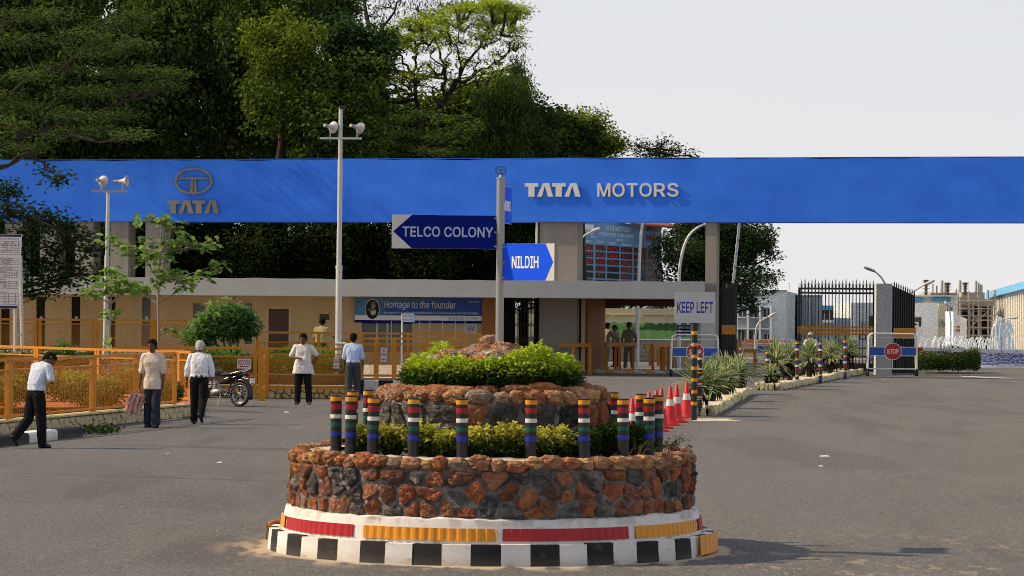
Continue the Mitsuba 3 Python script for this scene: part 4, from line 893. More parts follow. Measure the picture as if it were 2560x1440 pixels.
# ---------------------------------------------------------------- gate
GY = 117.0
def xg(u, d=GY): return X(u, d, 820)
def zg(v, u, d=GY): return Z(v, d, u)
mat('pier_grey', (.42, .42, .405), .9)
single('gate_pier', 'square grey concrete gate pier behind the right stop barrier', 'pier', MB().box(xg(2190), xg(2230), GY, GY + .62, 0, zg(709, 2210)), 'pier_grey')
def leaf(label, u0, u1, va, vb, band, d0=GY + .1, d1=GY + .9, nrib=9):
    k = thing('gate_leaf', label, 'gate'); x0, x1 = xg(u0), xg(u1, d1); a, b = np.array([x0, d0, 0]), np.array([x1, d1, 0]); e = b - a; za, zb = zg(va, u0, d0), zg(vb, u1, d1); nn = np.cross(unit(e), EZ)
    m = MB(); pts = [a + [0, 0, .06], b + [0, 0, .06], b + [0, 0, zb - .1], a + [0, 0, za - .1]]
    m.raw(pts + [q - nn * .06 for q in pts], [[0, 1, 2, 3], [5, 4, 7, 6], [0, 4, 5, 1], [3, 2, 6, 7], [1, 5, 6, 2], [0, 3, 7, 4]]); part(k, 'sheet', m, 'charcoal_sheet')
    for i in range(nrib):
        q = a + e * (i + .5) / nrib; z = za + (zb - za) * (i + .5) / nrib
        m = MB(); m.obox(q + nn * .02 + [0, 0, z / 2], unit(e) * .018, nn * .018, EZ * (z / 2)); m.raw(*spike(q + nn * .02 + [0, 0, z], .03, .12)); part(k, 'bar', m, 'black_paint')
    z0, z1 = zg(band[1], u0), zg(band[0], u0)
    m = MB(); m.obox(a + e * .5 + nn * .05 + [0, 0, (z0 + z1) / 2], e * .5, nn * .006, EZ * (z1 - z0) / 2); part(k, 'orange_band', m, 'orange_paint')
def spike(o, r, h):
    v = [o + [r, 0, 0], o + [0, r, 0], o + [-r, 0, 0], o + [0, -r, 0], o + [0, 0, h]]
    return np.array(v), np.array([[0, 1, 4], [1, 2, 4], [2, 3, 4], [3, 0, 4]])
mat('charcoal_sheet', (.030, .029, .028), .7)
leaf('black ribbed gate leaf with an orange band, right of the grey pier', 2232, 2287, 708, 733, (820, 845), nrib=10)
leaf('black gate leaf with an orange band, left of the entry lane', 1790, 1838, 712, 712, (811, 834), 113.9, 114.0, nrib=6)
leaf('black gate leaf at the far right edge of the picture', 2554, 2640, 722, 712, (830, 848), 111, 112, nrib=8)
m = MB(); zz = zg(712, 1815, 114); single('gate_pier', 'dark pier at the left of the entry lane, behind the black leaf', 'pier', MB().box(X(1792, 114.3), X(1836, 114.3), 114.25, 114.8, 0, zz - .15), 'charcoal_wall')
# barred leaf with rings
bl = thing('barred_gate', 'tall black barred gate with spikes, rings and an orange band', 'gate'); y = 118.2
u0, u1 = 1999, 2187; NBAR = 22
zr1, zr2, zb0 = zg(721, 2090, y), zg(733.5, 2090, y), .12
for z in (zr1, zr2, zg(817, 2090, y), zg(826, 2090, y), zg(836, 2090, y), zb0, zg(870, 2090, y)):
    is_o = zg(838, 2090, y) < z < zg(815, 2090, y)
    part(bl, 'rail', MB().box(xg(u0, y), xg(u1, y), y - .025, y + .025, z - .025, z + .025), 'orange_paint' if is_o else 'black_paint')
for i in range(NBAR):
    x = xg(u0 + (u1 - u0) * (i + .5) / NBAR, y); top = zg(699, 2090, y) + .05 * math.sin(i * 2.1)
    m = MB(); m.box(x - .017, x + .017, y - .017, y + .017, zb0, top - .12); m.raw(*spike(np.array([x, y, top - .12]), .022, .14)); part(bl, 'bar', m, 'black_paint')
for u in (u0 - 1, u1): part(bl, 'stile', MB().box(xg(u, y) - .05, xg(u, y) + .05, y - .035, y + .035, .05, zr1 + .03), 'black_paint')
def ring_m(x, z, r, t):
    m = MB(); a = np.linspace(0, 2 * math.pi, 13); m.path([(x + r * math.cos(q), y - .03, z + r * math.sin(q)) for q in a], t, 5, False); return m
for i in range(NBAR + 1):
    x = xg(u0 + (u1 - u0) * i / NBAR, y); part(bl, 'ring', ring_m(x, (zr1 + zr2) / 2, .062, .017), 'black_paint')
    for v in (821.5, 831): part(bl, 'ring', ring_m(x, zg(v, 2090, y), .055, .017), 'orange_paint')
    m = MB(); z = zr1 + .06
    for s in (-1, 1): m.path([(x + s * .03, y, z - .04), (x + s * .045, y, z + .04), (x + s * .02, y, z + .12)], .009, 4)
    part(bl, 'scroll', m, 'black_paint')
part(bl, 'kick_panel', MB().box(xg(u0, y), xg(u1, y), y - .01, y + .01, .12, .42), 'black_paint')
part(bl, 'round_badge', ring_m(xg(2157, y), zg(842, 2157, y), .11, .02), 'black_paint')
# barrier booms
b1 = thing('barrier_boom', 'raised white barrier boom with black letters, beside the gatehouse', 'barrier'); yb = 116.5
p0, p1 = P(1833, 709, yb), P(1849, 556, yb); e = unit(p1 - p0); ex_ = np.cross(e, [0, -1.0, 0]); L = np.linalg.norm(p1 - p0)
part(b1, 'arm', MB().bar(p0, p1, .10, .11, (0, 1, 0)), 'white_paint')
for t, ch in ((.05, 'P'), (.26, 'O'), (.48, 'T'), (.70, 'S')):
    part(b1, 'lettering', text(ch, p0 + e * L * t + [0, -.061, 0], .10, -ex_, e, .004, True), 'ink')
part(b1, 'cabinet', MB().box(p0[0] - .22, p0[0] + .16, yb + .1, yb + .5, 0, p0[2] - .02), 'charcoal_wall')
b2 = thing('barrier_boom', 'lowered white barrier boom lettered across the right lane', 'barrier'); yb = 122.0
p0, p1 = P(2293, 872.5, yb), P(2600, 880.5, yb); e = unit(p1 - p0)
part(b2, 'arm', MB().bar(p0, p1, .05, .13), 'white_paint')
def onboom(u): t = (u - 2293) / 307; return p0 + (p1 - p0) * t + [0, -.029, 0]
for u, ch in ((2436, 'S'), (2471, 'T'), (2505, 'O'), (2541, 'P')): part(b2, 'lettering', text(ch, onboom(u), .09, e, EZ, .004, True), 'ink')
part(b2, 'lettering', text('STOP', onboom(2363) - [0, .0, .035], .085, e, EZ, .004, True, .46), 'ink')
part(b2, 'red_end', MB().bar(p0 - e * .02 + [0, 0, .0], p0 + e * .22, .054, .134), 'stop_red')
part(b2, 'post', MB().box(p0[0] - .3, p0[0] - .02, yb - .12, yb + .12, 0, 1.05), 'kerb_yellow')
# ---------------------------------------------------------------- garden wall, fences, planting on the left
def wall_stones(k, a, b, h, n, rows, seed, m_, bulge=.02, gap=.010, z0=0.0):
    """rounded stones on the face of a straight wall (the face looks to the right of a -> b)"""
    g = np.random.default_rng(seed); d = unit(b - a); L = np.linalg.norm(b - a); nn = np.cross(d, EZ); pts = []
    for j in range(rows):
        for i in range(n): pts.append([(i + .5 * (j % 2) + g.uniform(.1, .8)) * L / n, (j + .5 + g.uniform(-.28, .28)) * h / rows])
    pts = np.array(pts); al = np.vstack([pts, np.stack([-pts[:, 0], pts[:, 1]], 1), np.stack([2 * L - pts[:, 0], pts[:, 1]], 1)])
    al = np.vstack([al, np.stack([al[:, 0], -al[:, 1]], 1), np.stack([al[:, 0], 2 * h - al[:, 1]], 1)]); vor = Voronoi(al)
    for i in range(len(pts)):
        reg = vor.regions[vor.point_region[i]]
        if -1 in reg or not reg: continue
        pg = Polygon(vor.vertices[reg]).intersection(sbox(0, 0, L, h)).buffer(-gap - .02).buffer(.02, 3)
        if pg.is_empty or pg.area < .002: continue
        pg = max(getattr(pg, 'geoms', [pg]), key=lambda q: q.area)
        N = 14; q = np.array([pg.exterior.interpolate(t, True).coords[0] for t in np.arange(N) / N])
        if not pg.exterior.is_ccw: q = q[::-1]
        c = q.mean(0); S = np.vstack([q, c + (q - c) * .85, c[None]]); hh = np.concatenate([np.full(N, -.01), np.full(N, bulge), [bulge * 1.3]])
        V = a + S[:, :1] * d + (S[:, 1:2] + z0) * EZ + hh[:, None] * nn
        f = [[j, (j + 1) % N, N + (j + 1) % N] for j in range(N)] + [[j, N + (j + 1) % N, N + j] for j in range(N)] + [[N + j, N + (j + 1) % N, 2 * N] for j in range(N)]
        part(k, 'stone', trimesh.Trimesh(V, np.array(f), process=False), m_, smooth=30)
def soil_m(p, n, uv):
    a = fbm(p.x * 9, p.y * 9, p.z * 9, 3); return mix((.05, .05, .025), (.22, .19, .10), a)
mat('mossy_mortar', mikit.proc(soil_m), .9, spec=.1)
WA, WB = G(-70, 1100), G(482, 1042.5); WA[2] = WB[2] = 0
wd = unit(WB - WA); wn = np.cross(wd, EZ); WLn = np.linalg.norm(WB - WA); WH = .27
gw = thing('garden_wall', 'low cream wall of rounded stones under the front orange fence on the left', 'wall')
m = MB(); m.obox((WA + WB) / 2 - wn * .12 + EZ * (WH / 2), wd * WLn / 2, wn * .11, EZ * (WH / 2)); part(gw, 'core', m, 'mossy_mortar')
wall_stones(gw, WA - wn * .01, WB - wn * .01, WH - .02, 34, 2, 91, 'cream_stone', .022, .004)
m = MB(); m.obox((WA + WB) / 2 - wn * .13 + EZ * (WH + .015), wd * (WLn / 2 + .03), wn * .17, EZ * .018); part(gw, 'top_slab', m, 'cream_stone')
# return wall running back from the corner
WC = np.array([X(470, 76, 900), 76.0, 0]); rd_ = unit(WC - WB); rn = np.cross(rd_, EZ)
gs = MB(); gs.raw([WA + [-14, 0, .25], WB + [0, .2, .25], WC + [0, 0, .25], np.array([X(480, 82, 900), 82, .25]), np.array([-30, 82, .25])], [[0, 1, 2], [0, 2, 3], [0, 3, 4]]); struct('garden_soil', gs, 'red_soil', label='red garden soil behind the front fence')

def wire_mesh(m, a, b, z0, z1, s=.026, t=.0042):
    """woven wire between two posts: thin wires along and up"""
    d = unit(b - a); L = np.linalg.norm(b - a); nn = np.cross(d, EZ)
    def wires(p0, p1, w):
        k = len(p0); off = np.array([w * (-1), w * 1.0])
        q = [p0 + nn * t / 2, p0 + w * t / 2, p0 - nn * t / 2, p0 - w * t / 2, p1 + nn * t / 2, p1 + w * t / 2, p1 - nn * t / 2, p1 - w * t / 2]
        v = np.stack(q, 1).reshape(-1, 3); i = np.arange(k)[:, None] * 8
        f = np.vstack([i + np.array([j, (j + 1) % 4, 4 + (j + 1) % 4]) for j in range(4)] + [i + np.array([j, 4 + (j + 1) % 4, 4 + j]) for j in range(4)])
        m.raw(v, f)
    zs = np.arange(z0 + s / 2, z1, s); o = np.array([0, 0, 1.0])
    aa = np.array([a[0], a[1], 0]); bb = np.array([b[0], b[1], 0])
    wires(aa + zs[:, None] * EZ, bb + zs[:, None] * EZ, EZ)
    xs = np.arange(s / 2, L, s); base = aa + xs[:, None] * d
    wires(base + EZ * z0, base + EZ * z1, d)
def fence(label, pts, zb, zt, mesh_z=None, mid=.18, double=True, pw=.065, s=.028, t=.0038, stops=None, low=None):
    """panelled fence through the points: posts, two top rails, a bottom rail and woven wire"""
    k = thing('fence', label, 'fence')
    mz0, mz1 = mesh_z or (zb + .08, zt - mid - .03)
    for i in range(len(pts)):
        p = np.array([pts[i][0], pts[i][1], 0.0]); d = unit(np.subtract(pts[min(i + 1, len(pts) - 1)], pts[max(i - 1, 0)]))[:2]; d = np.array([d[0], d[1], 0])
        for o in ((-.062, .062) if double and 0 < i < len(pts) - 1 else (0,)):
            q = p + d * o; nn = np.cross(d, EZ); h = (zt - .002 - zb) / 2
            part(k, 'post', MB().obox(q + EZ * (zb + h), d * pw * .72, nn * pw * .6, EZ * h), 'orange_paint')
    for i in range(len(pts) - 1):
        a = np.array([pts[i][0], pts[i][1], 0.0]); b = np.array([pts[i + 1][0], pts[i + 1][1], 0.0]); d = unit(b - a); o = .062 + pw * .7 if double else pw * .7
        a2, b2 = a + d * (o if i > 0 else pw * .7), b - d * (o if i < len(pts) - 2 else pw * .7)
        for z, h in ((zt, .06), (mz1 + .02, .032), (mz0 - .02, .045)):
            part(k, 'rail', MB().bar((a if z == zt else a2) + EZ * z, (b if z == zt else b2) + EZ * z, .05, h), 'orange_paint')
        m = MB(); wire_mesh(m, a2, b2, mz0, mz1, s, t); part(k, 'wire_mesh', m, 'orange_paint', stuff=True)
    return k
def wp(u): # place on the garden wall under picture column u
    t = np.linspace(0, 1, 400); q = WA + (WB - WA) * t[:, None]; uu = 1280 + q[:, 0] / q[:, 1] * F
    return q[np.argmin(abs(uu - u))] - wn * .13
ft = WH + .03
fence('front orange wire fence on the cream garden wall, nearest on the left', [wp(-60)[:2], wp(40)[:2], wp(249)[:2], wp(358)[:2], wp(452)[:2]], ft, ft + 1.12, s=.034, t=.0032)
def fp(u, v, z): return G(u, v, z)[:2]
fence('second orange fence with wavy top rail, behind the front garden bed', [fp(-80, 863, 1.38), fp(93, 869, 1.38), fp(245, 874, 1.38), fp(446, 879.5, 1.38), fp(478, 881, 1.38)], .25, 1.38)
fence('upper orange fence on the terrace before the shaded slots', [(X(u, 90, 800), 90.0) for u in (-90, 95, 238, 384, 470)], 1.15, Z(800, 90, 230), (1.22, Z(812, 90, 230)), .16)
z4 = Z(870, 80.7, 560)
fence('orange fence behind the parked motorcycle', [(X(u, 80.7, 900), 80.7) for u in (289, 384, 470, 638)], .12, z4, (.26, z4 - .24))
fence('wide orange mesh gate behind the man in the white shirt', [(X(u, 80.9, 900), 80.9) for u in (668, 866)], .06, z4 - .01, (.32, Z(888, 80.9, 760)), .0, double=False, t=.0075)
k = thing('gate_post', 'tall thick orange post between the motorcycle and the wide mesh gate', 'post'); part(k, 'post', MB().box(X(646, 79.6), X(663, 79.6), 79.6, 79.78, 0, Z(870, 79.6, 655)), 'orange_paint')
for z in (.35, 1.15): part(k, 'hinge', MB().tube((X(663, 79.6), 79.6, z - .05), (X(663, 79.6), 79.6, z + .05), .03, n=8), 'orange_paint')
z5 = Z(832, 91, 760)
fence('long orange fence in front of the beige wall and brown door', [(X(u, 91, 840), 91.0) for u in (644, 797, 905, 1020, 1160, 1203)], .35, z5, (.45, Z(858, 91, 760)), .2, double=False)
fence('tall orange fence on the black and white kerb, right of the blue shirt man', [(X(u, 87, 860), 87.0) for u in (868, 941, 986, 1067, 1135, 1200)], .40, Z(847, 87, 1000), (.52, Z(864, 87, 1000)), .1, double=False, pw=.09)
kb = thing('kerb', 'black and white kerb under the tall orange fence', 'kerb')
for i, u in enumerate(np.arange(838, 1240, 36.5)):
    part(kb, 'block', MB().box(X(u, 86.6), X(u + 36.1, 86.6), 86.6, 87.1, 0, .38), 'old_black' if i % 2 else 'old_white')
kb = thing('kerb', 'short broken black and white kerb beside the bent man', 'kerb')
ka, kc = G(-70, 1126), G(208, 1091); cuts = [-70, 0 + 66, 139, 208]
for i in range(3):
    a, b = (ka + (kc - ka) * ((u + 70) / 278) for u in (cuts[i], cuts[i + 1])); d = unit(b - a); nn = np.cross(d, EZ)
    q = [a + d * .01, b - d * .01]; m = MB(); vv = []
    for p in q: vv += [p, p + EZ * .15, p + EZ * .185 - nn * .03, p + EZ * .185 - nn * .3, p - nn * .3]
    m.raw(vv, [[j, j + 5, (j + 1) % 5 + 5, (j + 1) % 5] for j in range(5)]); mm = m.get(); mm = cat(mm, trimesh.Trimesh(np.array(vv), [[0, 1, 2], [0, 2, 3], [0, 3, 4], [5, 7, 6], [5, 8, 7], [5, 9, 8]], process=False))
    part(kb, 'block', mm, 'old_black' if i % 2 == 0 else 'old_white')
# low cream wall under the wide gate, terrace and planting bed
cw_ = thing('low_wall', 'low cream stone wall behind the wide orange mesh gate', 'wall')
a, b = np.array([X(480, 82), 81.6, 0]), np.array([X(900, 82), 81.6, 0])
part(cw_, 'core', MB().box(a[0], b[0], 81.62, 81.9, 0, .32), 'mossy_mortar'); wall_stones(cw_, a, b, .30, 22, 2, 92, 'cream_stone', .02); part(cw_, 'top_slab', MB().box(a[0], b[0], 81.55, 81.95, .322, .36), 'cream_stone')
tb = MB(); tb.box(-30, X(1240, 113), 91.2, 113.4, -.02, .35); struct('terrace', tb, 'dusty_cement', label='paved terrace in front of the gatehouse')
tw = thing('terrace_wall', 'cream stone terrace wall below the upper orange fence', 'wall')
a, b = np.array([X(-110, 90), 89.7, 0]), np.array([X(480, 90), 89.7, 0])
part(tw, 'core', MB().box(a[0], b[0], 89.72, 91.3, 0, 1.14), 'mossy_mortar'); wall_stones(tw, a, b, 1.12, 20, 4, 93, 'cream_stone', .015, .016)
bd = MB(); bd.box(a[0] - 3, X(870, 83), 82.3, 89.5, 0, .62); mat('bed_brown', (.085, .062, .035), .95); struct('planting_bed', bd, 'bed_brown', label='raised planting bed behind the fences')

# ---- planting
YG, DG = (.055, .085, .018), (.022, .050, .012)
for i, (u, v, rx, rz, c, t, lab) in enumerate([(155, 985, .42, .33, YG, (.42, .40, .07), 'yellow green shrub right of the bent man, behind the front fence'), (208, 972, .40, .38, YG, (.38, .38, .07), 'yellow green shrub by the double post of the front fence'), (265, 970, .33, .35, YG, (.34, .34, .07), 'shrub right of the double post of the front fence'), (322, 962, .42, .36, YG, (.38, .37, .07), 'shrub left of the man with the bag, behind the front fence'), (18, 990, .4, .34, YG, (.34, .34, .07), 'shrub left of the bent man, behind the front fence'), (425, 985, .3, .25, YG, (.16, .15, .04), 'small shrub between the two walking men, behind the fence'), (60, 960, .4, .3, DG, (.09, .13, .03), 'shrub behind the bent man'), (232, 1005, .18, .13, YG, (.3, .3, .08), 'small pale plant at the foot of the double post')]):
    d = 70 - 3 * (i % 3) if u > 50 else 66; d = d + (4 if u > 300 else 0); o = P(u, v, d)
    bush('shrub', lab, 'shrub', (o[0], o[1], .27 + rz), (rx, .3, rz), 1300, .085, c, t, 140 + i, base=.25)
for i, (u, v, rx, rz, d, c, t, lab) in enumerate([(158, 892, .34, .42, 78, (.04, .10, .02), (.14, .24, .05), 'leafy bright plant rising behind the second fence'), (100, 905, .8, .30, 78.5, DG, (.09, .15, .04), 'dark low shrub left of the leafy bright plant'), (20, 908, .5, .28, 78.5, DG, (.10, .18, .05), 'low shrub at the left edge behind the second fence'), (215, 905, .5, .25, 78.5, DG, (.08, .13, .03), 'dark low shrub right of the leafy bright plant')]):
    o = P(u, v, d); bush('shrub', lab, 'shrub', o, (rx, .35, rz), 1300, .09, c, t, 150 + i, base=.25)
g = R(20); kx = thing('ground_cover', 'bright green leafy ground cover on the raised bed behind the motorcycle fence', 'ground cover', kind='stuff')
n = 9000; pts = np.stack([g.uniform(X(480, 84), X(870, 84), n), g.uniform(83, 89, n), np.zeros(n)], 1)
pts[:, 2] = .62 + g.uniform(0, 1, n) ** .6 * (.25 + .50 * meshkit.noise(np.stack([pts[:, 0] * 1.1, pts[:, 1] * .7, pts[:, 0] * 0], 1), 3))
w = np.clip((pts[:, 2] - .8) * 2.5 + .25 * g.normal(size=n), 0, 1)
m, cc = leaf_mesh(pts, .12, g, (.03, .085, .018), .3, .5, .5, tipcol=(.13, .26, .04), tipw=w); scene[kx] = mikit.ply(m, 'leaf', color=cc)
k = thing('shrub', 'large rounded bright green shrub before the beige wall, left of the brown door', 'shrub')
g = R(21); o = P(556, 806, 86.5)
cs = [o + [dx, dy, dz] for dx, dy, dz in ((-.45, 0, -.25), (.0, 0, .25), (.45, .1, .15), (.2, -.1, -.2), (-.2, 0, .05), (.62, .1, -.15), (-.72, 0, -.35))]
pts = clump_points(g, cs, [(.42, .42, .33)] * 7, [62] * 7, 9, .075, .5)
w = np.clip((pts[:, 2] - o[2]) * .8 + .45 - (pts[:, 0] - o[0]) * .5 + .25 * g.normal(size=len(pts)), 0, 1)  # leaf colour painted lighter on the sunward left and top
m, cc = leaf_mesh(pts, .20, g, (.04, .12, .03), .3, .5, .26, tipcol=(.24, .42, .12), tipw=w); part(k, 'foliage', m, 'leaf', color=cc)
for dx in (-.25, -.05, .12, .3):
    b0 = np.array([o[0] + .15 + dx * .3, o[1], .6]); m = MB(); m.path([b0, b0 + [dx * .6, 0, .5], o + [dx * 1.6, 0, .1]], [.035, .03, .015], 6); part(k, 'stem', m, 'bark', smooth=True)
def sapling(label, foot, d, nodes, clusters, seed):
    """young tree: stem through picture nodes, big leaves in rosettes at the branch ends"""
    g = np.random.default_rng(seed); k = thing('sapling', label, 'tree'); pts = np.array([P(u, v, d) for u, v in nodes]); pts[0][2] = .6
    m = MB(); m.path(pts, np.linspace(.045, .018, len(pts)), 7); part(k, 'trunk', m, 'bark_pale', smooth=True)
    L = []; dirs = []
    for u, v, nl in clusters:
        q = P(u, v, d) + [0, g.uniform(-.5, .5), 0]
        below = pts[pts[:, 2] < q[2] - .05]; s = below[np.argmin(np.linalg.norm(below - q, axis=1))] if len(below) else pts[0]
        m = MB(); m.path([s, (s + q) / 2 + [0, 0, -.06], q], [.022, .016, .009], 6); part(k, 'branch', m, 'bark_pale', smooth=True)
        for i in range(int(nl * 2.5)):
            a = g.uniform(0, 6.28); r = g.uniform(.02, .24); L.append(q + [math.cos(a) * r, math.sin(a) * r, g.uniform(-.22, .10)]); dirs.append([math.cos(a), math.sin(a), -.35])
    L = np.array(L); n = len(L); s = g.uniform(.12, .235, n); dd = np.array(dirs); dd += g.normal(size=dd.shape) * .25; dd /= np.linalg.norm(dd, axis=1, keepdims=True)
    nz = np.array([0, 0, 1.0]) + g.normal(size=(n, 3)) * .35; nz -= dd * (nz * dd).sum(1, keepdims=True); nz /= np.linalg.norm(nz, axis=1, keepdims=True); bb = np.cross(nz, dd); S = s[:, None]
    ang = [(0, 0, 0), (.12, .30, .02), (.42, .44, .05), (.75, .27, 0), (1.0, 0, -.10), (.75, -.27, 0), (.42, -.44, .05), (.12, -.30, .02), (.45, 0, -.03)]
    v = np.stack([L + dd * S * a + bb * S * b + nz * S * c for a, b, c in ang], 1).reshape(-1, 3); i = np.arange(n)[:, None] * 9
    f = np.vstack([i + np.array([8, j, (j + 1) % 8]) for j in range(8)])
    cc = np.array([.22, .36, .09]) * g.uniform(.55, 1.25, (n, 1)) * (1 + .08 * g.normal(size=(n, 3))); part(k, 'leaves', trimesh.Trimesh(v, f, process=False), 'leaf', color=np.repeat(np.clip(cc, .01, .9), 9, 0))
sapling('tall young tree with big pale green leaves, right of the left loudspeaker pole', 397, 85, [(396, 900), (397, 840), (395, 760), (397, 700), (402, 630), (404, 560)],
        [(354, 543, 10), (404, 545, 16), (443, 560, 13), (272, 596, 10), (300, 606, 8), (328, 620, 12), (368, 600, 16), (428, 594, 12), (468, 590, 10), (500, 615, 12), (533, 600, 10), (362, 645, 14), (416, 640, 12), (548, 660, 14), (512, 684, 12), (478, 694, 14), (440, 680, 14), (408, 682, 14), (386, 706, 14), (350, 718, 14), (463, 706, 10), (330, 708, 8), (385, 625, 10), (450, 612, 9), (420, 820, 6)], 160)
sapling('shorter young tree with big leaves, left of the left loudspeaker pole', 277, 84, [(275, 900), (274, 830), (277, 760), (279, 700)], [(280, 672, 14), (249, 694, 14), (302, 694, 14), (232, 722, 14), (262, 716, 14), (307, 716, 13), (268, 782, 12), (272, 850, 6), (325, 712, 8)], 161)
g = R(22); wk = thing('weed', 'low dark weed at the end of the short black and white kerb', 'weed')
pts = np.array([G(u, 1082) for u in g.uniform(207, 292, 420)]); pts[:, 1] += g.uniform(-1.0, 1.0, 420); pts[:, 2] = np.abs(g.normal(0, .07, 420)) * np.linspace(1, 1, 420)
m, cc = leaf_mesh(pts, .10, g, (.022, .045, .018), .4, .4, .35, tipcol=(.09, .13, .03), tipw=np.clip(g.uniform(-.5, .8, 420), 0, 1)); part(wk, 'foliage', m, 'leaf', color=cc)

# ---------------------------------------------------------------- loudspeaker poles, notice board, signs on the fences
mat('horn_grey', (.52, .51, .50), .45)
def horn(label, c, direction, s=1.0, foot=None):
    k = thing('horn_loudspeaker', label, 'loudspeaker'); d = unit(direction)
    Q = lambda pr: [(r_ * .82, h_ * .82) for r_, h_ in pr]
    m = MB(); m.lathe(Q([(.0, -.34), (.055, -.34), (.06, -.30), (.06, -.20), (.05, -.18)]), 20, c, d); part(k, 'driver', m, 'steel', smooth=40)
    m = MB(); m.lathe(Q([(.048, -.20), (.058, -.10), (.085, .0), (.13, .08), (.185, .13), (.19, .14)]), 24, c, d); m.lathe(Q([(.186, .139), (.12, .07), (.06, -.02), (0, -.05)]), 24, c, d); part(k, 'bell', m, 'horn_grey', smooth=60)
    m = MB(); m.lathe(Q([(.184, .125), (.198, .128), (.198, .145), (.184, .147)]), 24, c, d); part(k, 'rim', m, 'steel', smooth=40)
    m = MB(); m.bar(c + d * -.02 - EZ * .06, np.array([c[0] - d[0] * .02, c[1] - d[1] * .02, foot]), .03); part(k, 'bracket', m, 'pale_steel')
pk = thing('speaker_pole', 'tall grey stepped pole with a crossbar, left of the long arrow sign', 'pole'); d = 84.0
u_at = lambda v: 845.5 + (865 - v) / 600 * 6.5
pz = [(930, .088), (668, .086), (666, .070), (400, .066), (398, .056), (267, .052)]
m = MB(); m.path([P(u_at(v), v, d) if v < 900 else np.array([X(845.3, d, 930), d, .1]) for v, r in pz], [r for v, r in pz], 16); part(pk, 'pole', m, 'pale_steel', smooth=40)
m = MB(); a = P(u_at(668), 668, d); m.tube(a - EZ * .05, a + EZ * .05, .094, n=16); part(pk, 'collar', m, 'pale_steel', smooth=40)
cb = Z(346, d, 850); part(pk, 'crossbar', MB().box(X(800, d, 346), X(905, d, 346), d - .10, d - .06, cb - .028, cb + .028), 'pale_steel')
part(pk, 'cap', MB().box(X(851, d, 266) - .03, X(860, d, 266), d - .06, d + .06, Z(273, d, 850), Z(263, d, 850)), 'black_paint')
part(pk, 'clamp', MB().tube((X(838, d, 862), d - .12, Z(862, d)), (X(866, d, 862), d - .12, Z(862, d)), .035, n=8), 'pale_steel', smooth=40)
horn('left horn loudspeaker on the tall pole crossbar', P(827, 317, d - .1), (.55, .75, -.10), 1, cb + .03)
horn('right horn loudspeaker on the tall pole crossbar', P(894, 318, d - .1), (.62, .70, -.12), 1, cb + .03)
pk = thing('speaker_pole', 'shorter grey pole with a crossbar before the left end of the beam', 'pole'); d = 87.0
pz = [(905, .075), (640, .07), (638, .058), (478, .052)]
m = MB(); m.path([P(263.5 + (870 - v) / 390 * 7, v, d) for v, r in pz], [r for v, r in pz], 14); part(pk, 'pole', m, 'pale_steel', smooth=40)
cb = Z(478, d, 270); part(pk, 'crossbar', MB().box(X(229, d, 478), X(321, d, 478), d - .09, d - .05, cb - .03, cb + .03), 'steel')
horn('left horn loudspeaker on the shorter pole, mouth turned away', P(254, 452, d - .07), (.35, .92, -.05), 1, cb + .03)
horn('right horn loudspeaker on the shorter pole, mouth to the right', P(308, 453, d - .07), (.97, -.2, .05), 1, cb + .03)

nb_ = thing('notice_board', 'white table notice board on grey legs at the left edge', 'notice board'); d = 86.0
tl, tr, br = P(-70, 584, d), P(55, 586, d), P(45, 772, d); exb = unit(tr - tl); down = (br - tr); H_ = np.linalg.norm(down); W_ = np.linalg.norm(tr - tl)
eyb = -down / H_; nzb = unit(np.cross(exb, eyb)); cen = (tl + br) / 2 + 0 * nzb
cen = tr - exb * W_ / 2 + down / 2
def onb(a, b): return tr - exb * a * W_ + down * b + nzb * .022
m = MB(); m.obox(cen, exb * W_ / 2, eyb * H_ / 2, nzb * .02); part(nb_, 'panel', m, 'white_paint')
mat('navy_dull', (.02, .025, .10), .6)
for b0, b1 in ((.004, .036), (.962, .996)):
    m = MB(); m.obox(onb(.5, (b0 + b1) / 2), exb * W_ * .49, eyb * H_ * (b1 - b0) / 2, nzb * .002); part(nb_, 'stripe', m, 'navy_dull')
rows = [.095, .13, .155, .185, .215, .245, .275, .32, .35, .38, .41, .445, .49, .52, .55, .58, .635, .665, .695, .725, .80, .835, .87, .905, .94]
for r_ in rows: m = MB(); m.obox(onb(.5, r_), exb * W_ * .48, eyb * .006, nzb * .001); part(nb_, 'ruled_line', m, 'ink')
for a_, b0, b1 in ((.06, .095, .245), (.46, .095, .445), (.06, .49, .58), (.46, .49, .58), (.06, .635, .725), (.46, .635, .725), (.06, .80, .94), (.46, .80, .94), (.20, .13, .245), (.20, .49, .58), (.20, .635, .725), (.20, .80, .94)):
    m = MB(); m.obox(onb(a_, (b0 + b1) / 2), exb * .006, eyb * H_ * (b1 - b0) / 2, nzb * .001); part(nb_, 'ruled_line', m, 'ink')
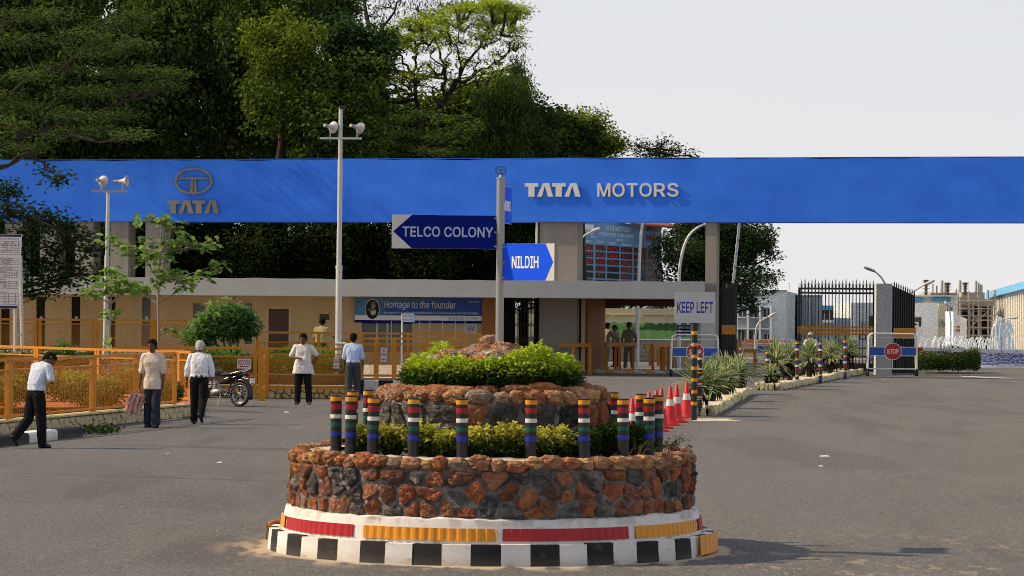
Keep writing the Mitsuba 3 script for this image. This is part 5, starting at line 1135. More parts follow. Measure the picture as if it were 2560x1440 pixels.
for txt, a_, b_, h_ in [('CHEMICALS & WASTES', .30, .062, .045), ('UNIT - 08', .25, .112, .04), ('Quantity', .33, .142, .035), ('unit', .13, .142, .03), ('800.10', .33, .170, .03), ('m³', .13, .170, .03), ('5.6', .28, .20, .03), ('m³', .13, .20, .03), ('45,340.00', .33, .230, .03), ('Transformers', .28, .335, .04), ('EARL GRADE', .28, .365, .03), ('2.5MW/GSS', .28, .395, .03), ('C.WORKABLE', .28, .428, .03), ('E EMISSION HANDLED', .36, .467, .04), ('Quantity', .33, .505, .035), ('2000', .28, .535, .03), ('g/year', .13, .535, .03), ('45.73', .28, .565, .03), ('GENERATED', .38, .61, .035), ('Quantity', .33, .65, .035), ('131.1', .28, .68, .03), ('35.90', .28, .71, .03), ('Quantity', .33, .782, .035), ('6.6', .27, .818, .03), ('6.10', .27, .853, .03), ('8.1', .27, .888, .03), ('80.40', .27, .922, .03)]:
    part(nb_, 'lettering', text(txt, onb(a_, b_), h_, exb, eyb, .002, True), 'ink')
for u, v0, dy in ((38, 770, .12), (57, 640, .5)):
    m = MB(); a = P(u, 890, d + dy); a[2] = .55; m.tube(a, P(u + (0 if u < 50 else -6), v0, d + dy), .05, n=8); part(nb_, 'leg', m, 'pale_steel', smooth=40)
part(nb_, 'brace', MB().bar(P(38, 836, d + .3), P(57, 836, d + .3), .06), 'pale_steel')
def fence_sign(label, u0, u1, v0, v1, y, rows, arrow=None):
    k = thing('sign', label, 'sign'); x0, x1 = X(u0, y, v0), X(u1, y, v0); um = (u0 + u1) / 2; z0, z1 = Z(v1, y, um), Z(v0, y, um)
    part(k, 'plate', MB().box(x0, x1, y - .02, y - .005, z0, z1), 'ink_red'); part(k, 'face', MB().box(x0 + .008, x1 - .008, y - .024, y - .0205, z0 + .008, z1 - .008), 'sign_pinkish')
    for txt, fz, hh, ww in rows: part(k, 'lettering', text(txt, ((x0 + x1) / 2, y - .0245, z0 + (z1 - z0) * fz), hh, (1, 0, 0), EZ, .003, True, (x1 - x0) * ww), 'ink_red')
    if arrow:
        zz = z0 + (z1 - z0) * arrow; W = (x1 - x0) * .32; cx = (x0 + x1) / 2
        m = MB(); m.prism(Polygon([(-W, 0), (-W + .05, .03), (-W + .05, .011), (W, .011), (W, -.011), (-W + .05, -.011), (-W + .05, -.03)]), (cx, y - .0245, zz), (1, 0, 0), EZ, .003); part(k, 'arrow', m, 'ink_red')
fence_sign('white sign reading SCOOTER with an arrow above the motorcycle', 592, 629, 896, 922, 80.62, [('SCOOTER', .60, .12, .86)], .22)
fence_sign('narrow white sign reading CARS right of the grey pole', 833, 849, 893, 922, 80.8, [('CARS', .66, .11, .8)], .22)
fence_sign('tall white no parking sign on the tall fence', 951, 968, 868, 905, 86.9, [('NO', .80, .10, .45), ('PARKING', .52, .08, .85)], .18)
# ---------------------------------------------------------------- people
def ball(c, r, n=12):
    c = np.asarray(c, float); r = np.broadcast_to(np.asarray(r, float), (3,))
    return m3.Manifold.sphere(1.0, n).scale(tuple(r)).translate(tuple(c))
def bone(*cr): return m3.Manifold.batch_hull([ball(c, r) for c, r in cr])
def to_tri(m):
    q = m.to_mesh(); return trimesh.Trimesh(q.vert_properties[:, :3], q.tri_verts, process=False)
def soften(bones, edge=.03, it=8, bump=0.0, seed=0):
    m = m3.Manifold.batch_boolean(bones, m3.OpType.Add).refine_to_length(edge); t = to_tri(m)
    t = trimesh.Trimesh(t.vertices, t.faces, process=True, merge_norm=True)
    trimesh.smoothing.filter_taubin(t, .5, .53, it)
    if bump:
        p = np.array(t.vertices); nz = meshkit.fbm(p * np.array([26, 26, 9]) + seed, 3, seed) - .5
        t.vertices = p + t.vertex_normals * (nz * 2 * bump)[:, None]
    return t
def rx(a, v): c, s = math.cos(a), math.sin(a); return np.array([v[0], v[1] * c - v[2] * s, v[1] * s + v[2] * c])
def ry(a, v): c, s = math.cos(a), math.sin(a); return np.array([v[0] * c + v[2] * s, v[1], -v[0] * s + v[2] * c])
def person(label, o, heading, H=1.70, fat=1.0, lean=(2, 4), head=(0, 0), legs=((5, 2, 5), (-5, 2, 10)), arms=None, skin='skin_dark', shirt='shirt_white', sleeve='long', tuck=True,
           trousers='trouser_black', hair='hair_black', cap=None, belt=True, flare=.0, seed=0, pocket=False, longhair=False, foot_z=None):
    """x right, y forward, z up; legs: (hip, apart, knee) in degrees left and right; arms: (upper, lower) directions left and right"""
    k = thing('person', label, 'person'); s = H / 1.70; D = math.radians
    pel = np.array([0, 0, .93]); sp1 = rx(-D(lean[0]), np.array([0, 0, 1.0])); sp2 = rx(-D(lean[1]), np.array([0, 0, 1.0]))
    waist = pel + sp1 * .17; chest = waist + sp2 * .20; sh = waist + sp2 * .315; nk = waist + sp2 * .36; sd = np.array([1.0, 0, 0])
    hd = rx(-D(lean[1] * .8 + head[0]), np.array([0, 0, 1.0])); hf = rx(-D(lean[1] * .8 + head[0]), np.array([0, 1.0, 0])); yaw = D(head[1])
    hf2 = unit(hf * math.cos(yaw) + sd * math.sin(yaw)); hr = np.cross(hf2, hd)
    hc = nk + hd * .165 + hf * .02
    LG = []
    for i, (hip, ab, kn) in enumerate(legs):
        sgn = -1 if i == 0 else 1; h = pel + sd * sgn * .09 + [0, 0, -.03]
        th = ry(-sgn * D(ab), rx(D(hip), np.array([0, 0, -1.0]))); shn = ry(-sgn * D(ab * .6), rx(D(hip - kn), np.array([0, 0, -1.0])))
        kn_ = h + th * .43; an = kn_ + shn * .41; ff = rx(D(hip - kn) * (1.0 if kn > 25 else .35), np.array([sgn * .18, 1.0, 0])); ff = unit(ff); fu = unit(np.cross(np.cross(ff, [0, 0, 1.0]), ff)) if abs(ff[2]) < .95 else np.array([0, 1.0, 0])
        LG.append((h, kn_, an, ff, fu))
    low = min(min((an - fu * .075 + ff * .14)[2], (an - fu * .075 - ff * .06)[2]) for h, kn_, an, ff, fu in LG)
    AR = []
    arms = arms or (((-.12, 0, -1), (-.02, .12, -1)), ((.12, 0, -1), (.02, .12, -1)))
    for i, (ua, fa) in enumerate(arms):
        sgn = -1 if i == 0 else 1; S = sh + sd * sgn * .175 * (1 + (fat - 1) * .4); e = S + unit(ua) * .275; w = e + unit(fa) * .245; AR.append((S, e, w, unit(fa), sgn))
    ca, sa = math.cos(heading), math.sin(heading); o = np.asarray(o, float)
    def place_(t):
        v = np.array(t.vertices) * 1.0; v[:, 2] -= low; v *= s
        t = trimesh.Trimesh(np.stack([v[:, 0] * ca - v[:, 1] * sa, v[:, 0] * sa + v[:, 1] * ca, v[:, 2]], 1) + o, t.faces, process=False); return t
    f = fat
    def torso(e, q=1.06):
        f = fat * q
        b = [bone((pel + sd * .065 * f, .105 * f + e), (pel - sd * .065 * f, .105 * f + e), (waist + sd * .05 * f + [0, .015 * (f - 1) * 8, 0], .098 * f + e), (waist - sd * .05 * f + [0, .015 * (f - 1) * 8, 0], .098 * f + e)),
             bone((waist + sd * .05 * f, .098 * f + e), (waist - sd * .05 * f, .098 * f + e), (chest + sd * .085, .105 + e), (chest - sd * .085, .105 + e)),
             bone((chest + sd * .085, .105 + e), (chest - sd * .085, .105 + e), (sh + sd * .15, .055 + e), (sh - sd * .15, .055 + e), (nk, .05 + e))]
        return b
    body = torso(0, .90) + [bone((nk - hd * .02, .056), (hc - hd * .07, .052))]
    HS = lambda m_: m_.translate(tuple(-hc)).scale((1.13, 1.13, 1.13)).translate(tuple(hc + hd * .012))
    skull = bone((hc + hd * .03 - hf2 * .015, (.076, .076, .085)), (hc + hd * .03 + hf2 * .02, (.072, .075, .08)), (hc - hd * .075 + hf2 * .045, .036), (hc - hd * .02, .07))
    body += [HS(skull), HS(bone((hc + hd * .02 + hf2 * .088, .011), (hc - hd * .02 + hf2 * .104, .015))), HS(bone((hc - hd * .052 + hf2 * .083 - hr * .018, .010), (hc - hd * .052 + hf2 * .083 + hr * .018, .010)))]
    for q in (-1, 1): body.append(HS(ball(hc + hr * q * .088 - hd * .005 - hf2 * .005, (.014, .026, .032))))
    for h, kn_, an, ff, fu in LG: body += [bone((h, .085 * (1 + (f - 1) * .5)), (kn_, .056)), bone((kn_, .056), (kn_ + (an - kn_) * .3, .055), (an, .038)), bone((an - fu * .03, .035), (an - fu * .045 + ff * .12, .032))]
    for S, e, w, fa, sgn in AR: body += [bone((S, .052), (e, .038)), bone((e, .038), (e + fa * .07, .039), (w, .026))]
    bm = soften(body, .028, 6)
    hands = []
    for S, e, w, fa, sgn in AR:
        x_ = unit(np.cross(fa, [0, 0, 1.0]) if abs(fa[2]) < .9 else np.cross(fa, [sgn * 1.0, 0, 0])); y_ = np.cross(fa, x_)
        hands.append(bone((w, (.024)), (w + fa * .03 + x_ * .022, .016), (w + fa * .03 - x_ * .022, .016), (w + fa * .09 + x_ * .030, .013), (w + fa * .09 - x_ * .028, .013)))
        for j, (off, ln_) in enumerate(((.030, .066), (.011, .078), (-.009, .073), (-.028, .058))):
            b0 = w + fa * .085 + x_ * off; b1 = b0 + unit(fa + y_ * .25) * ln_ * .5; b2 = b1 + unit(fa + y_ * .75) * ln_ * .5
            hands += [bone((b0, .0095), (b1, .009)), bone((b1, .009), (b2, .0075))]
        t0 = w + fa * .035 + x_ * .026; t1 = t0 + unit(fa * .7 + x_ * .7) * .035; hands += [bone((t0, .012), (t1, .0105)), bone((t1, .0105), (t1 + fa * .032, .009))]
    hm = to_tri(m3.Manifold.batch_boolean(hands, m3.OpType.Add))
    part(k, 'body', place_(cat(bm, hm)), skin, smooth=True)
    # clothes
    e_ = .017; top = torso(e_)
    if not tuck: top.append(bone((pel + sd * .08 * f - [0, 0, .20], .132 * f + e_), (pel - sd * .08 * f - [0, 0, .20], .132 * f + e_), (pel + sd * .066 * f, .125 * f + e_), (pel - sd * .066 * f, .125 * f + e_)))
    for S, e, w, fa, sgn in AR:
        if sleeve == 'long': top += [bone((S, .078), (e, .066)), bone((e, .066), (e + (w - e) * .93, .050))]
        elif sleeve == 'elbow': top += [bone((S, .078), (e, .070), (e + (w - e) * .12, .066))]
        else: top += [bone((S, .075), (S + (e - S) * .80, .068))]
    tm = m3.Manifold.batch_boolean(top, m3.OpType.Add)
    cutz = (pel[2] + .060) if tuck else (pel[2] - .17)
    tm = tm.trim_by_plane((0, 0, 1), cutz) if tuck or True else tm
    part(k, 'shirt', place_(soften([tm], .026, 4, .014, seed)), shirt, smooth=True)
    part(k, 'collar', place_(soften([bone((nk - sd * .035 + sp2 * .012, .045), (nk + sd * .035 + sp2 * .012, .045)).trim_by_plane(tuple(-sp2), float(-(nk + sp2 * .035) @ sp2)).trim_by_plane(tuple(sp2), float((nk - sp2 * .02) @ sp2))], .03, 1)), shirt, smooth=True)
    tr = [bone((pel + sd * .07 * f, .112 * f), (pel - sd * .07 * f, .112 * f), (pel + sd * .06 * f + sp1 * .06, .104 * f), (pel - sd * .06 * f + sp1 * .06, .104 * f))]
    for h, kn_, an, ff, fu in LG:
        q = an + (kn_ - an) * .02; tr += [bone((h, .114 * (1 + (f - 1) * .6)), (kn_, .090)), bone((kn_, .090), (q, .078 + flare))]
    tm = m3.Manifold.batch_boolean(tr, m3.OpType.Add).trim_by_plane(tuple(-sp1), float(-(pel + sp1 * .085) @ sp1))
    part(k, 'trousers', place_(soften([tm], .028, 4, .012, seed + 5)), trousers, smooth=True)
    if tuck and belt:
        bb = bone((pel + sd * .062 * f + sp1 * .06, .120 * f), (pel - sd * .062 * f + sp1 * .06, .120 * f)).trim_by_plane(tuple(-sp1), float(-(pel + sp1 * .095) @ sp1)).trim_by_plane(tuple(sp1), float((pel + sp1 * .058) @ sp1))
        part(k, 'belt', place_(to_tri(bb)), 'shoe_black')
    for h, kn_, an, ff, fu in LG:
        sh_ = soften([bone((an - fu * .038 - ff * .035, (.042)), (an - fu * .045 + ff * .06, .04), (an - fu * .052 + ff * .15, .033), (an + fu * .01, .042)).trim_by_plane(tuple(fu), float((an - fu * .078) @ fu))], .03, 2); part(k, 'shoe', place_(sh_), 'shoe_black', smooth=50)
    hb = skull if not longhair else m3.Manifold.batch_boolean([skull, bone((hc - hf2 * .05, .08), (hc - hf2 * .08 - hd * .16, .05))], m3.OpType.Add)
    hm_ = soften([HS(bone((hc + hd * .036 - hf2 * .02, (.087, .089, .092)), (hc + hd * .044 + hf2 * .024, (.083, .085, .084)), (hc - hd * .03 - hf2 * .03, .075)))] + ([bone((hc - hf2 * .05, .08), (hc - hf2 * .075 - hd * .17, .045))] if longhair else []), .025, 3, .006, seed + 9)
    pn = unit(hd * .75 - hf2 * .66); 
    hmm_ = m3.Manifold(m3.Mesh(np.asarray(hm_.vertices, np.float32), np.asarray(hm_.faces, np.uint32)))
    try: hmm_ = hmm_.trim_by_plane(tuple(pn), float((hc + hd * -.012) @ pn)) if not longhair else hmm_.trim_by_plane(tuple(pn), float((hc - hd * .0) @ pn)); hmm_ = hmm_ if longhair else hmm_.trim_by_plane(tuple(hd), float((hc - hd * .062) @ hd)); hm_ = to_tri(hmm_) if hmm_.num_tri() > 10 else hm_
    except Exception: pass
    part(k, 'hair', place_(hm_), hair, smooth=True)
    if cap:
        c_ = to_tri(HS(bone((hc + hd * .065, (.092, .094, .05)), (hc + hd * .10, (.095, .098, .03)))).trim_by_plane(tuple(hd), float((hc + hd * .055) @ hd))); v_ = to_tri(HS(bone((hc + hd * .058 + hf2 * .07, (.06, .03, .008)), (hc + hd * .05 + hf2 * .12, (.04, .02, .006)))))
        part(k, 'cap', place_(cat(c_, v_)), cap, smooth=40)
    for q in (-1, 1): part(k, 'eye', place_(to_tri(HS(ball(hc + hd * .022 + hf2 * .083 + hr * q * .030, .0085)))), 'hair_black')
    part(k, 'mouth', place_(to_tri(HS(ball(hc - hd * .051 + hf2 * .090, (.016, .008, .004))))), 'hair_black')
    if pocket: # row of buttons and a breast pocket
        for j in range(5):
            q = waist + sp2 * (.02 + .06 * j) + np.array([0, .125 * (f if j < 3 else 1), 0]); part(k, 'button', place_(to_tri(ball(q, .007))), 'hair_grey')
    def loc(p): v = (np.asarray(p, float) - [0, 0, low]) * s; return np.array([v[0] * ca - v[1] * sa, v[0] * sa + v[1] * ca, v[2]]) + o
    return k, loc, AR
def Gz(u, v, z=0.0): return G(u, v, z)
DEG = math.pi / 180
person('bent man in a white shirt and black trousers with bowed head, beside the striped kerb', Gz(88, 1120), -42 * DEG, 1.68, 1.02, (4, 22), (34, 25), ((-10, 2, 36), (6, 2, 4)), (((-.25, -.1, -1), (.1, .5, -.75)), ((.38, -.02, -.9), (-.75, .6, .05))), 'skin_dark', 'shirt_pale', 'short', True, 'trouser_black', seed=1)
k2, loc2, ar2 = person('young man in a cream shirt and dark flared trousers carrying a striped bag', Gz(381, 1069), 172 * DEG, 1.70, .90, (1, 2), (4, 12), ((8, -1, 4), (-4, 1, 6)), (((-.16, -.05, -1), (-.02, .05, -1)), ((.20, .0, -1), (.12, .12, -1))), 'skin_dark', 'shirt_cream', 'elbow', False, 'trouser_navy', flare=.025, seed=2, pocket=True)
person('grey haired man in a long sleeved white shirt walking away from the camera', Gz(497, 1060), -4 * DEG, 1.66, 1.10, (3, 6), (2, 4), ((6, 2, 4), (-16, 2, 30)), (((-.30, -.02, -1), (-.10, .18, -1)), ((.30, .05, -1), (.02, .15, -1))), 'skin_brown', 'shirt_white', 'long', True, 'trouser_black', 'hair_grey', seed=3)
k4, loc4, ar4 = person('stout man in an untucked white shirt facing the camera with a hand on his hip', Gz(757, 1011), 178 * DEG, 1.70, 1.20, (-2, 0), (6, 14), ((3, 6, 2), (2, 4, 2)), (((-.62, -.10, -.8), (.60, .20, -.75)), ((.45, .0, -.9), (-.75, .62, -.05))), 'skin_dark', 'shirt_offwhite', 'short', False, 'trouser_black', seed=4, pocket=True)
person('man in a light blue shirt and grey trousers seen from behind by the tall fence', Gz(882, 1001), -6 * DEG, 1.68, 1.0, (2, 4), (0, 10), ((-3, 2, 3), (8, 2, 6)), (((-.22, -.02, -1), (-.05, .15, -1)), ((.24, .03, -1), (.06, .12, -1))), 'skin_dark', 'shirt_blue', 'elbow', True, 'trouser_grey', seed=5)
o6 = P(803, 800, 92.5); o6[2] = .35
person('man in a khaki shirt behind the long orange fence, near the brown door', o6, -18 * DEG, 1.69, .98, (4, 8), (0, -15), ((2, 2, 3), (2, 2, 3)), (((-.3, .2, -.9), (.2, .7, -.5)), ((.55, .3, -.8), (.5, .75, -.3))), 'skin_dark', 'shirt_khaki', 'short', True, 'trouser_black', seed=6)
dg = depth(1515, 921, .1)
person('security guard at the left of the passage, back turned, beside the brown wall', P(1513, 921, dg), -40 * DEG, 1.72, 1.02, (3, 8), (6, 10), ((4, 2, 4), (-6, 2, 4)), (((-.2, .1, -1), (.1, .6, -.7)), ((.3, .5, -.8), (.1, .9, -.1))), 'skin_dark', 'shirt_tan', 'short', True, 'trouser_tan', seed=7)
person('dark haired person half hidden behind the left guard in the passage', P(1541, 918, dg + 3), 120 * DEG, 1.62, .9, (3, 6), (8, 0), ((2, 2, 2), (2, 2, 2)), None, 'skin_dark', 'shirt_tan', 'short', True, 'trouser_black', seed=8, longhair=True)
person('security guard in a cap facing the camera in the passage', P(1572, 921, dg - .5), 176 * DEG, 1.71, 1.0, (0, 1), (0, 0), ((2, 4, 1), (2, 4, 1)), (((-.35, -.02, -1), (.0, .2, -1)), ((.35, -.02, -1), (.0, .2, -1))), 'skin_dark', 'shirt_tan', 'short', True, 'trouser_tan', cap='trouser_navy', seed=9)
o10 = P(2027, 900, 112); o10[2] = 0
k10, loc10, ar10 = person('man in white holding a dark helmet beside a motorcycle at the barred gate', o10, 165 * DEG, 1.58, .95, (4, 8), (10, 10), ((4, 4, 4), (4, 4, 4)), (((-.3, .3, -.9), (.5, .75, -.1)), ((.3, .3, -.9), (-.5, .75, -.1))), 'skin_brown', 'shirt_white', 'short', True, 'shirt_offwhite', 'hair_grey', seed=10)
hc_ = loc10([0, .30, 1.16]); m = MB(); m.lathe([(0, .15), (.07, .14), (.12, .09), (.14, .0), (.135, -.08), (.11, -.11), (.09, -.10)], 20, hc_); single('helmet', 'dark helmet held by the man in white at the gate', 'helmet', m, 'bike_black', smooth=50)
# bag and cloth
hnd = loc2(ar2[1][2] + ar2[1][3] * .10); bag = thing('bag', 'striped pink and white cloth bag hanging from the young man\'s hand', 'bag')
bt_ = hnd + np.array([-.07, -.02, -.14])
def bag_mesh(c, w, t, h, tilt, sd_):
    m_ = trimesh.creation.box((2, 2, 2)); m_ = m_.subdivide().subdivide().subdivide(); v = np.array(m_.vertices)
    v[:, :2] *= (1 - .10 * v[:, 2:3]); q = v * [w, t, h]; q += .025 * (meshkit.fbm(v * 2.2 + sd_, 3, 4)[:, None] - .5) * v * 3
    ca_, sa_ = math.cos(tilt), math.sin(tilt); q = np.stack([q[:, 0] * ca_ + q[:, 2] * sa_, q[:, 1], -q[:, 0] * sa_ + q[:, 2] * ca_], 1); return trimesh.Trimesh(q + c, m_.faces, process=False)
part(bag, 'body', bag_mesh(bt_ + [-.02, 0, -.20], .145, .07, .20, .28, 1), 'bag_pink', smooth=40)
for j in (-1, 0, 1): part(bag, 'stripe', bag_mesh(bt_ + [-.02 + j * .09, -.004, -.20 - j * .026], .014, .073, .195, .28, 1), 'bag_red', smooth=40)
part(bag, 'handle', MB().path([bt_ + [-.05, 0, -.01], hnd + [-.01, 0, -.02], hnd + [.02, 0, -.03], bt_ + [.08, 0, -.03]], .010, 6), 'bag_red', smooth=True)
pk_ = thing('bag', 'small tan pouch hanging beside the striped bag', 'bag'); part(pk_, 'body', bag_mesh(hnd + [.05, .03, -.20], .06, .04, .12, -.1, 2), 'bag_tan', smooth=40)
h4 = loc4(ar4[0][2] + ar4[0][3] * .08); single('cloth', 'crumpled pale cloth hanging from the stout man\'s hand on his hip', 'cloth', bag_mesh(h4 + [.04, .03, -.10], .055, .03, .11, -.25, 3), 'plate_white', smooth=40)

# ---------------------------------------------------------------- motorcycles
def motorcycle(label, o, heading, seat_h=.0):
    k = thing('motorcycle', label, 'motorcycle'); ca, sa = math.cos(heading), math.sin(heading); o = np.asarray(o, float)
    def pm(m):
        t = m.get() if hasattr(m, 'get') else m; v = np.array(t.vertices); v[:, 1] += .10 * (v[:, 2] - .0) * -1
        return trimesh.Trimesh(np.stack([v[:, 0] * ca - v[:, 1] * sa, v[:, 0] * sa + v[:, 1] * ca, v[:, 2]], 1) + o, t.faces, process=False)
    def pt(nm, m, mm, sm=40, par=k, **kw): return part(par, nm, pm(m), mm, smooth=sm, **kw)
    for wx, nm in ((0, 'wheel'), (1.27, 'wheel')):
        c = (wx, 0, .305); a = np.linspace(0, 2 * math.pi, 33)
        m = MB(); m.path([(wx + .262 * math.cos(t), 0, .305 + .262 * math.sin(t)) for t in a], .044, 10, False); w = pt('wheel', m, 'black_rubber', True)
        m = MB(); m.path([(wx + .212 * math.cos(t), 0, .305 + .212 * math.sin(t)) for t in a], .013, 6, False); m.path([(wx + .222 * math.cos(t), .022, .305 + .222 * math.sin(t)) for t in a], .008, 5, False); m.path([(wx + .222 * math.cos(t), -.022, .305 + .222 * math.sin(t)) for t in a], .008, 5, False); pt('rim', m, 'chrome', True, w)
        m = MB(); m.lathe([(0, -.06), (.06, -.055), (.06, .055), (0, .06)], 14, c, (0, 1, 0)); pt('hub', m, 'steel', 40, w)
        m = MB()
        for t in np.linspace(0, 2 * math.pi, 6)[:-1]: m.bar((wx + .05 * math.cos(t), 0, .305 + .05 * math.sin(t)), (wx + .21 * math.cos(t + .2), 0, .305 + .21 * math.sin(t + .2)), .022, .03, (0, 1, 0))
        pt('spokes', m, 'bike_black', 40, w, stuff=True)
    B = lambda *c: to_tri(m3.Manifold.batch_hull([ball(q, r) for q, r in c]))
    pt('fuel_tank', soften([bone(((.62, 0, .80), (.10, .10, .07)), ((.92, 0, .84), (.10, .13, .085)), ((.98, 0, .78), (.07, .11, .08)))], .04, 4), 'bike_black', True)
    pt('seat', soften([bone(((.02, 0, .82), (.08, .09, .035)), ((.30, 0, .79), (.1, .115, .05)), ((.60, 0, .78), (.08, .09, .045)))], .04, 3), 'black_rubber', True)
    pt('tail', soften([bone(((-.20, 0, .80), (.05, .06, .04)), ((.22, .0, .70), (.1, .10, .05)), ((.0, 0, .77), (.08, .085, .04)))], .04, 2), 'bike_black', True)
    pt('grab_rail', MB().path([(.25, -.13, .80), (0, -.13, .86), (-.20, -.08, .92), (-.24, 0, .93), (-.20, .08, .92), (0, .13, .86), (.25, .13, .80)], .014, 6), 'chrome', True)
    pt('side_panel', B(((.42, -.12, .62), (.12, .02, .07)), ((.30, -.11, .68), (.06, .02, .05)), ((.55, -.11, .58), (.05, .02, .05))), 'bike_black', True); pt('side_panel', B(((.42, .12, .62), (.12, .02, .07)), ((.30, .11, .68), (.06, .02, .05)), ((.55, .11, .58), (.05, .02, .05))), 'bike_black', True)
    pt('side_trim', MB().bar((.12, -.135, .75), (.62, -.145, .66), .012, .03), 'chrome', 40)
    pt('engine', cat(B(((.66, 0, .36), (.14, .13, .09)), ((.80, 0, .34), .1)), B(((.76, 0, .42), (.09, .09, .06)), ((.84, 0, .60), (.085, .09, .05)))), 'steel', 40)
    for z in (.46, .50, .54, .58): pt('cooling_fin', MB().box(.70, .92, -.115, .115, z, z + .014), 'pale_steel')
    pt('frame_tube', MB().path([(1.10, 0, .88), (1.0, 0, .55), (.85, 0, .27), (.45, 0, .26), (.30, 0, .50), (.35, 0, .75)], .02, 6), 'bike_black', True)
    pt('swing_arm', MB().path([(0, -.08, .305), (.45, -.07, .38)], .022, 6), 'bike_black', True); pt('swing_arm', MB().path([(0, .08, .305), (.45, .07, .38)], .022, 6), 'bike_black', True)
    pt('exhaust', MB().path([(.95, -.08, .5), (1.0, -.12, .32), (.75, -.15, .24), (.3, -.15, .27), (-.22, -.16, .36)], [.02, .02, .022, .045, .05], 10), 'chrome', True)
    for s in (-1, 1): pt('fork', MB().path([(1.27, s * .08, .305), (1.05, s * .08, .98)], .024, 8), 'chrome', True)
    pt('shock', MB().tube((.05, -.11, .33), (.22, -.11, .68), .028), 'chrome', True)
    pt('front_fender', MB().path([(1.27 + .33 * math.cos(t), 0, .305 + .33 * math.sin(t)) for t in np.linspace(.4, 2.6, 12)], .05, 8), 'bike_black', True)
    pt('rear_fender', MB().path([(.34 * math.cos(t), 0, .305 + .34 * math.sin(t)) for t in np.linspace(1.2, 3.5, 12)], .05, 8), 'bike_black', True)
    pt('handlebar', MB().path([(.92, -.36, 1.0), (1.0, -.28, 1.02), (1.04, -.08, .98), (1.04, .08, .98), (1.0, .28, 1.02), (.92, .36, 1.0)], .014, 6), 'bike_black', True)
    pt('headlamp', B(((1.14, 0, .90), (.06, .09, .09)), ((1.08, 0, .90), .08)), 'bike_black', True); pt('tail_lamp', B(((-.245, 0, .80), (.025, .06, .03))), 'tail_red', True)
    for s in (-1, 1):
        pt('indicator', B(((-.20, s * .14, .74), (.03, .03, .022)), ((-.20, s * .08, .74), .01)), 'amber', True); pt('mirror', B(((.98, s * .30, 1.17), (.012, .06, .04))), 'bike_black', True)
    pt('number_plate', MB().box(-.36, -.345, -.09, .09, .58, .70), 'plate_white')
    g_ = [(-.02, .42), (-.16, .56), (-.10, .68), (.16, .70), (.30, .60), (.26, .46)]
    gp = [(x, -.20, z) for x, z in g_]; pt('leg_guard', MB().path(gp + [gp[0]], .012, 6, False), 'chrome', True)
    for j, z in enumerate((.47, .52, .57, .62, .66)): pt('guard_bar', MB().tube((-.12 + abs(z - .56) * .5, -.20, z), (.27 - abs(z - .56) * .3, -.20, z + .02), .008, n=6), 'chrome', True)
    pt('foot_bar', MB().bar((-.05, -.20, .42), (.50, -.19, .41), .03), 'chrome'); pt('stand', MB().bar((.55, .06, .30), (.48, .26, .02), .02), 'steel')
    return k
ob = G(598, 1017); motorcycle('black motorcycle parked behind the grey haired man, tail to the right', [ob[0], ob[1], 0], 147 * DEG)
ob = P(2012, 900, 113.2); motorcycle('black motorcycle beside the man in white at the barred gate', [ob[0] - .3, ob[1] + .2, 0], 30 * DEG)
# ---------------------------------------------------------------- works buildings beyond the gate
def pbox(u0, u1, v0, v1, d, th, m=None, um=None):
    um = um or (u0 + u1) / 2; m = m or MB(); vm = (v0 + v1) / 2
    return m.box(X(u0, d, vm), X(u1, d, vm), d, d + th, Z(v1, d, um), Z(v0, d, um))
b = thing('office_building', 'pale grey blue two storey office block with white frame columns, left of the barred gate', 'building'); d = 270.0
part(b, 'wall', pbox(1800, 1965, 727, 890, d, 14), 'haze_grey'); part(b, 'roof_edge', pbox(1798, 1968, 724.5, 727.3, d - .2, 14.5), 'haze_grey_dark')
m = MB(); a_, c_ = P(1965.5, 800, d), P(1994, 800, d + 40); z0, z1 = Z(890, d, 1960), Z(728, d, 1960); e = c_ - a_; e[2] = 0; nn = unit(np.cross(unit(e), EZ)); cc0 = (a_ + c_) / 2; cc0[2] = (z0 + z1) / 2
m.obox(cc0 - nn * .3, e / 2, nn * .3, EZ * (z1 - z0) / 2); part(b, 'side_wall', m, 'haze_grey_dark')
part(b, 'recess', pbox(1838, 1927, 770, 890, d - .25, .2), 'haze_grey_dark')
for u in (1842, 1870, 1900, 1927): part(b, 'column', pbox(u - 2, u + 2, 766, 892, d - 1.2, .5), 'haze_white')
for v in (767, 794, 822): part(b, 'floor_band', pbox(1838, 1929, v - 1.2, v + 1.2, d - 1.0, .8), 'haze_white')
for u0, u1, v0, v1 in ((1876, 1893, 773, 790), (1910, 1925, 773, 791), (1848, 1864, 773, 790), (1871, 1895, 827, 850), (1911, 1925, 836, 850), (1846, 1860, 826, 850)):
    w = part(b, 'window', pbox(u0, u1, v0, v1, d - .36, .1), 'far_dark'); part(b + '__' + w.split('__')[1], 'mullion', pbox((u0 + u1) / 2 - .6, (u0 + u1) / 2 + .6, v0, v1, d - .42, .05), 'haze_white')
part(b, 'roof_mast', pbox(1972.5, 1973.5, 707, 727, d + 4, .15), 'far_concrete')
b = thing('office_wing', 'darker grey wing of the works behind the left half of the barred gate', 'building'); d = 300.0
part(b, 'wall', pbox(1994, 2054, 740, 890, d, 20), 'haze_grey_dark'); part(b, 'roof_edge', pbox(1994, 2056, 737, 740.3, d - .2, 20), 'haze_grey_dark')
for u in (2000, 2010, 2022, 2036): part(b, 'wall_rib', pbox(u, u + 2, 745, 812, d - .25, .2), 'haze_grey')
b = thing('blue_roof_shed', 'long low shed with a bright blue roof edge seen through the barred gate', 'building'); d = 330.0
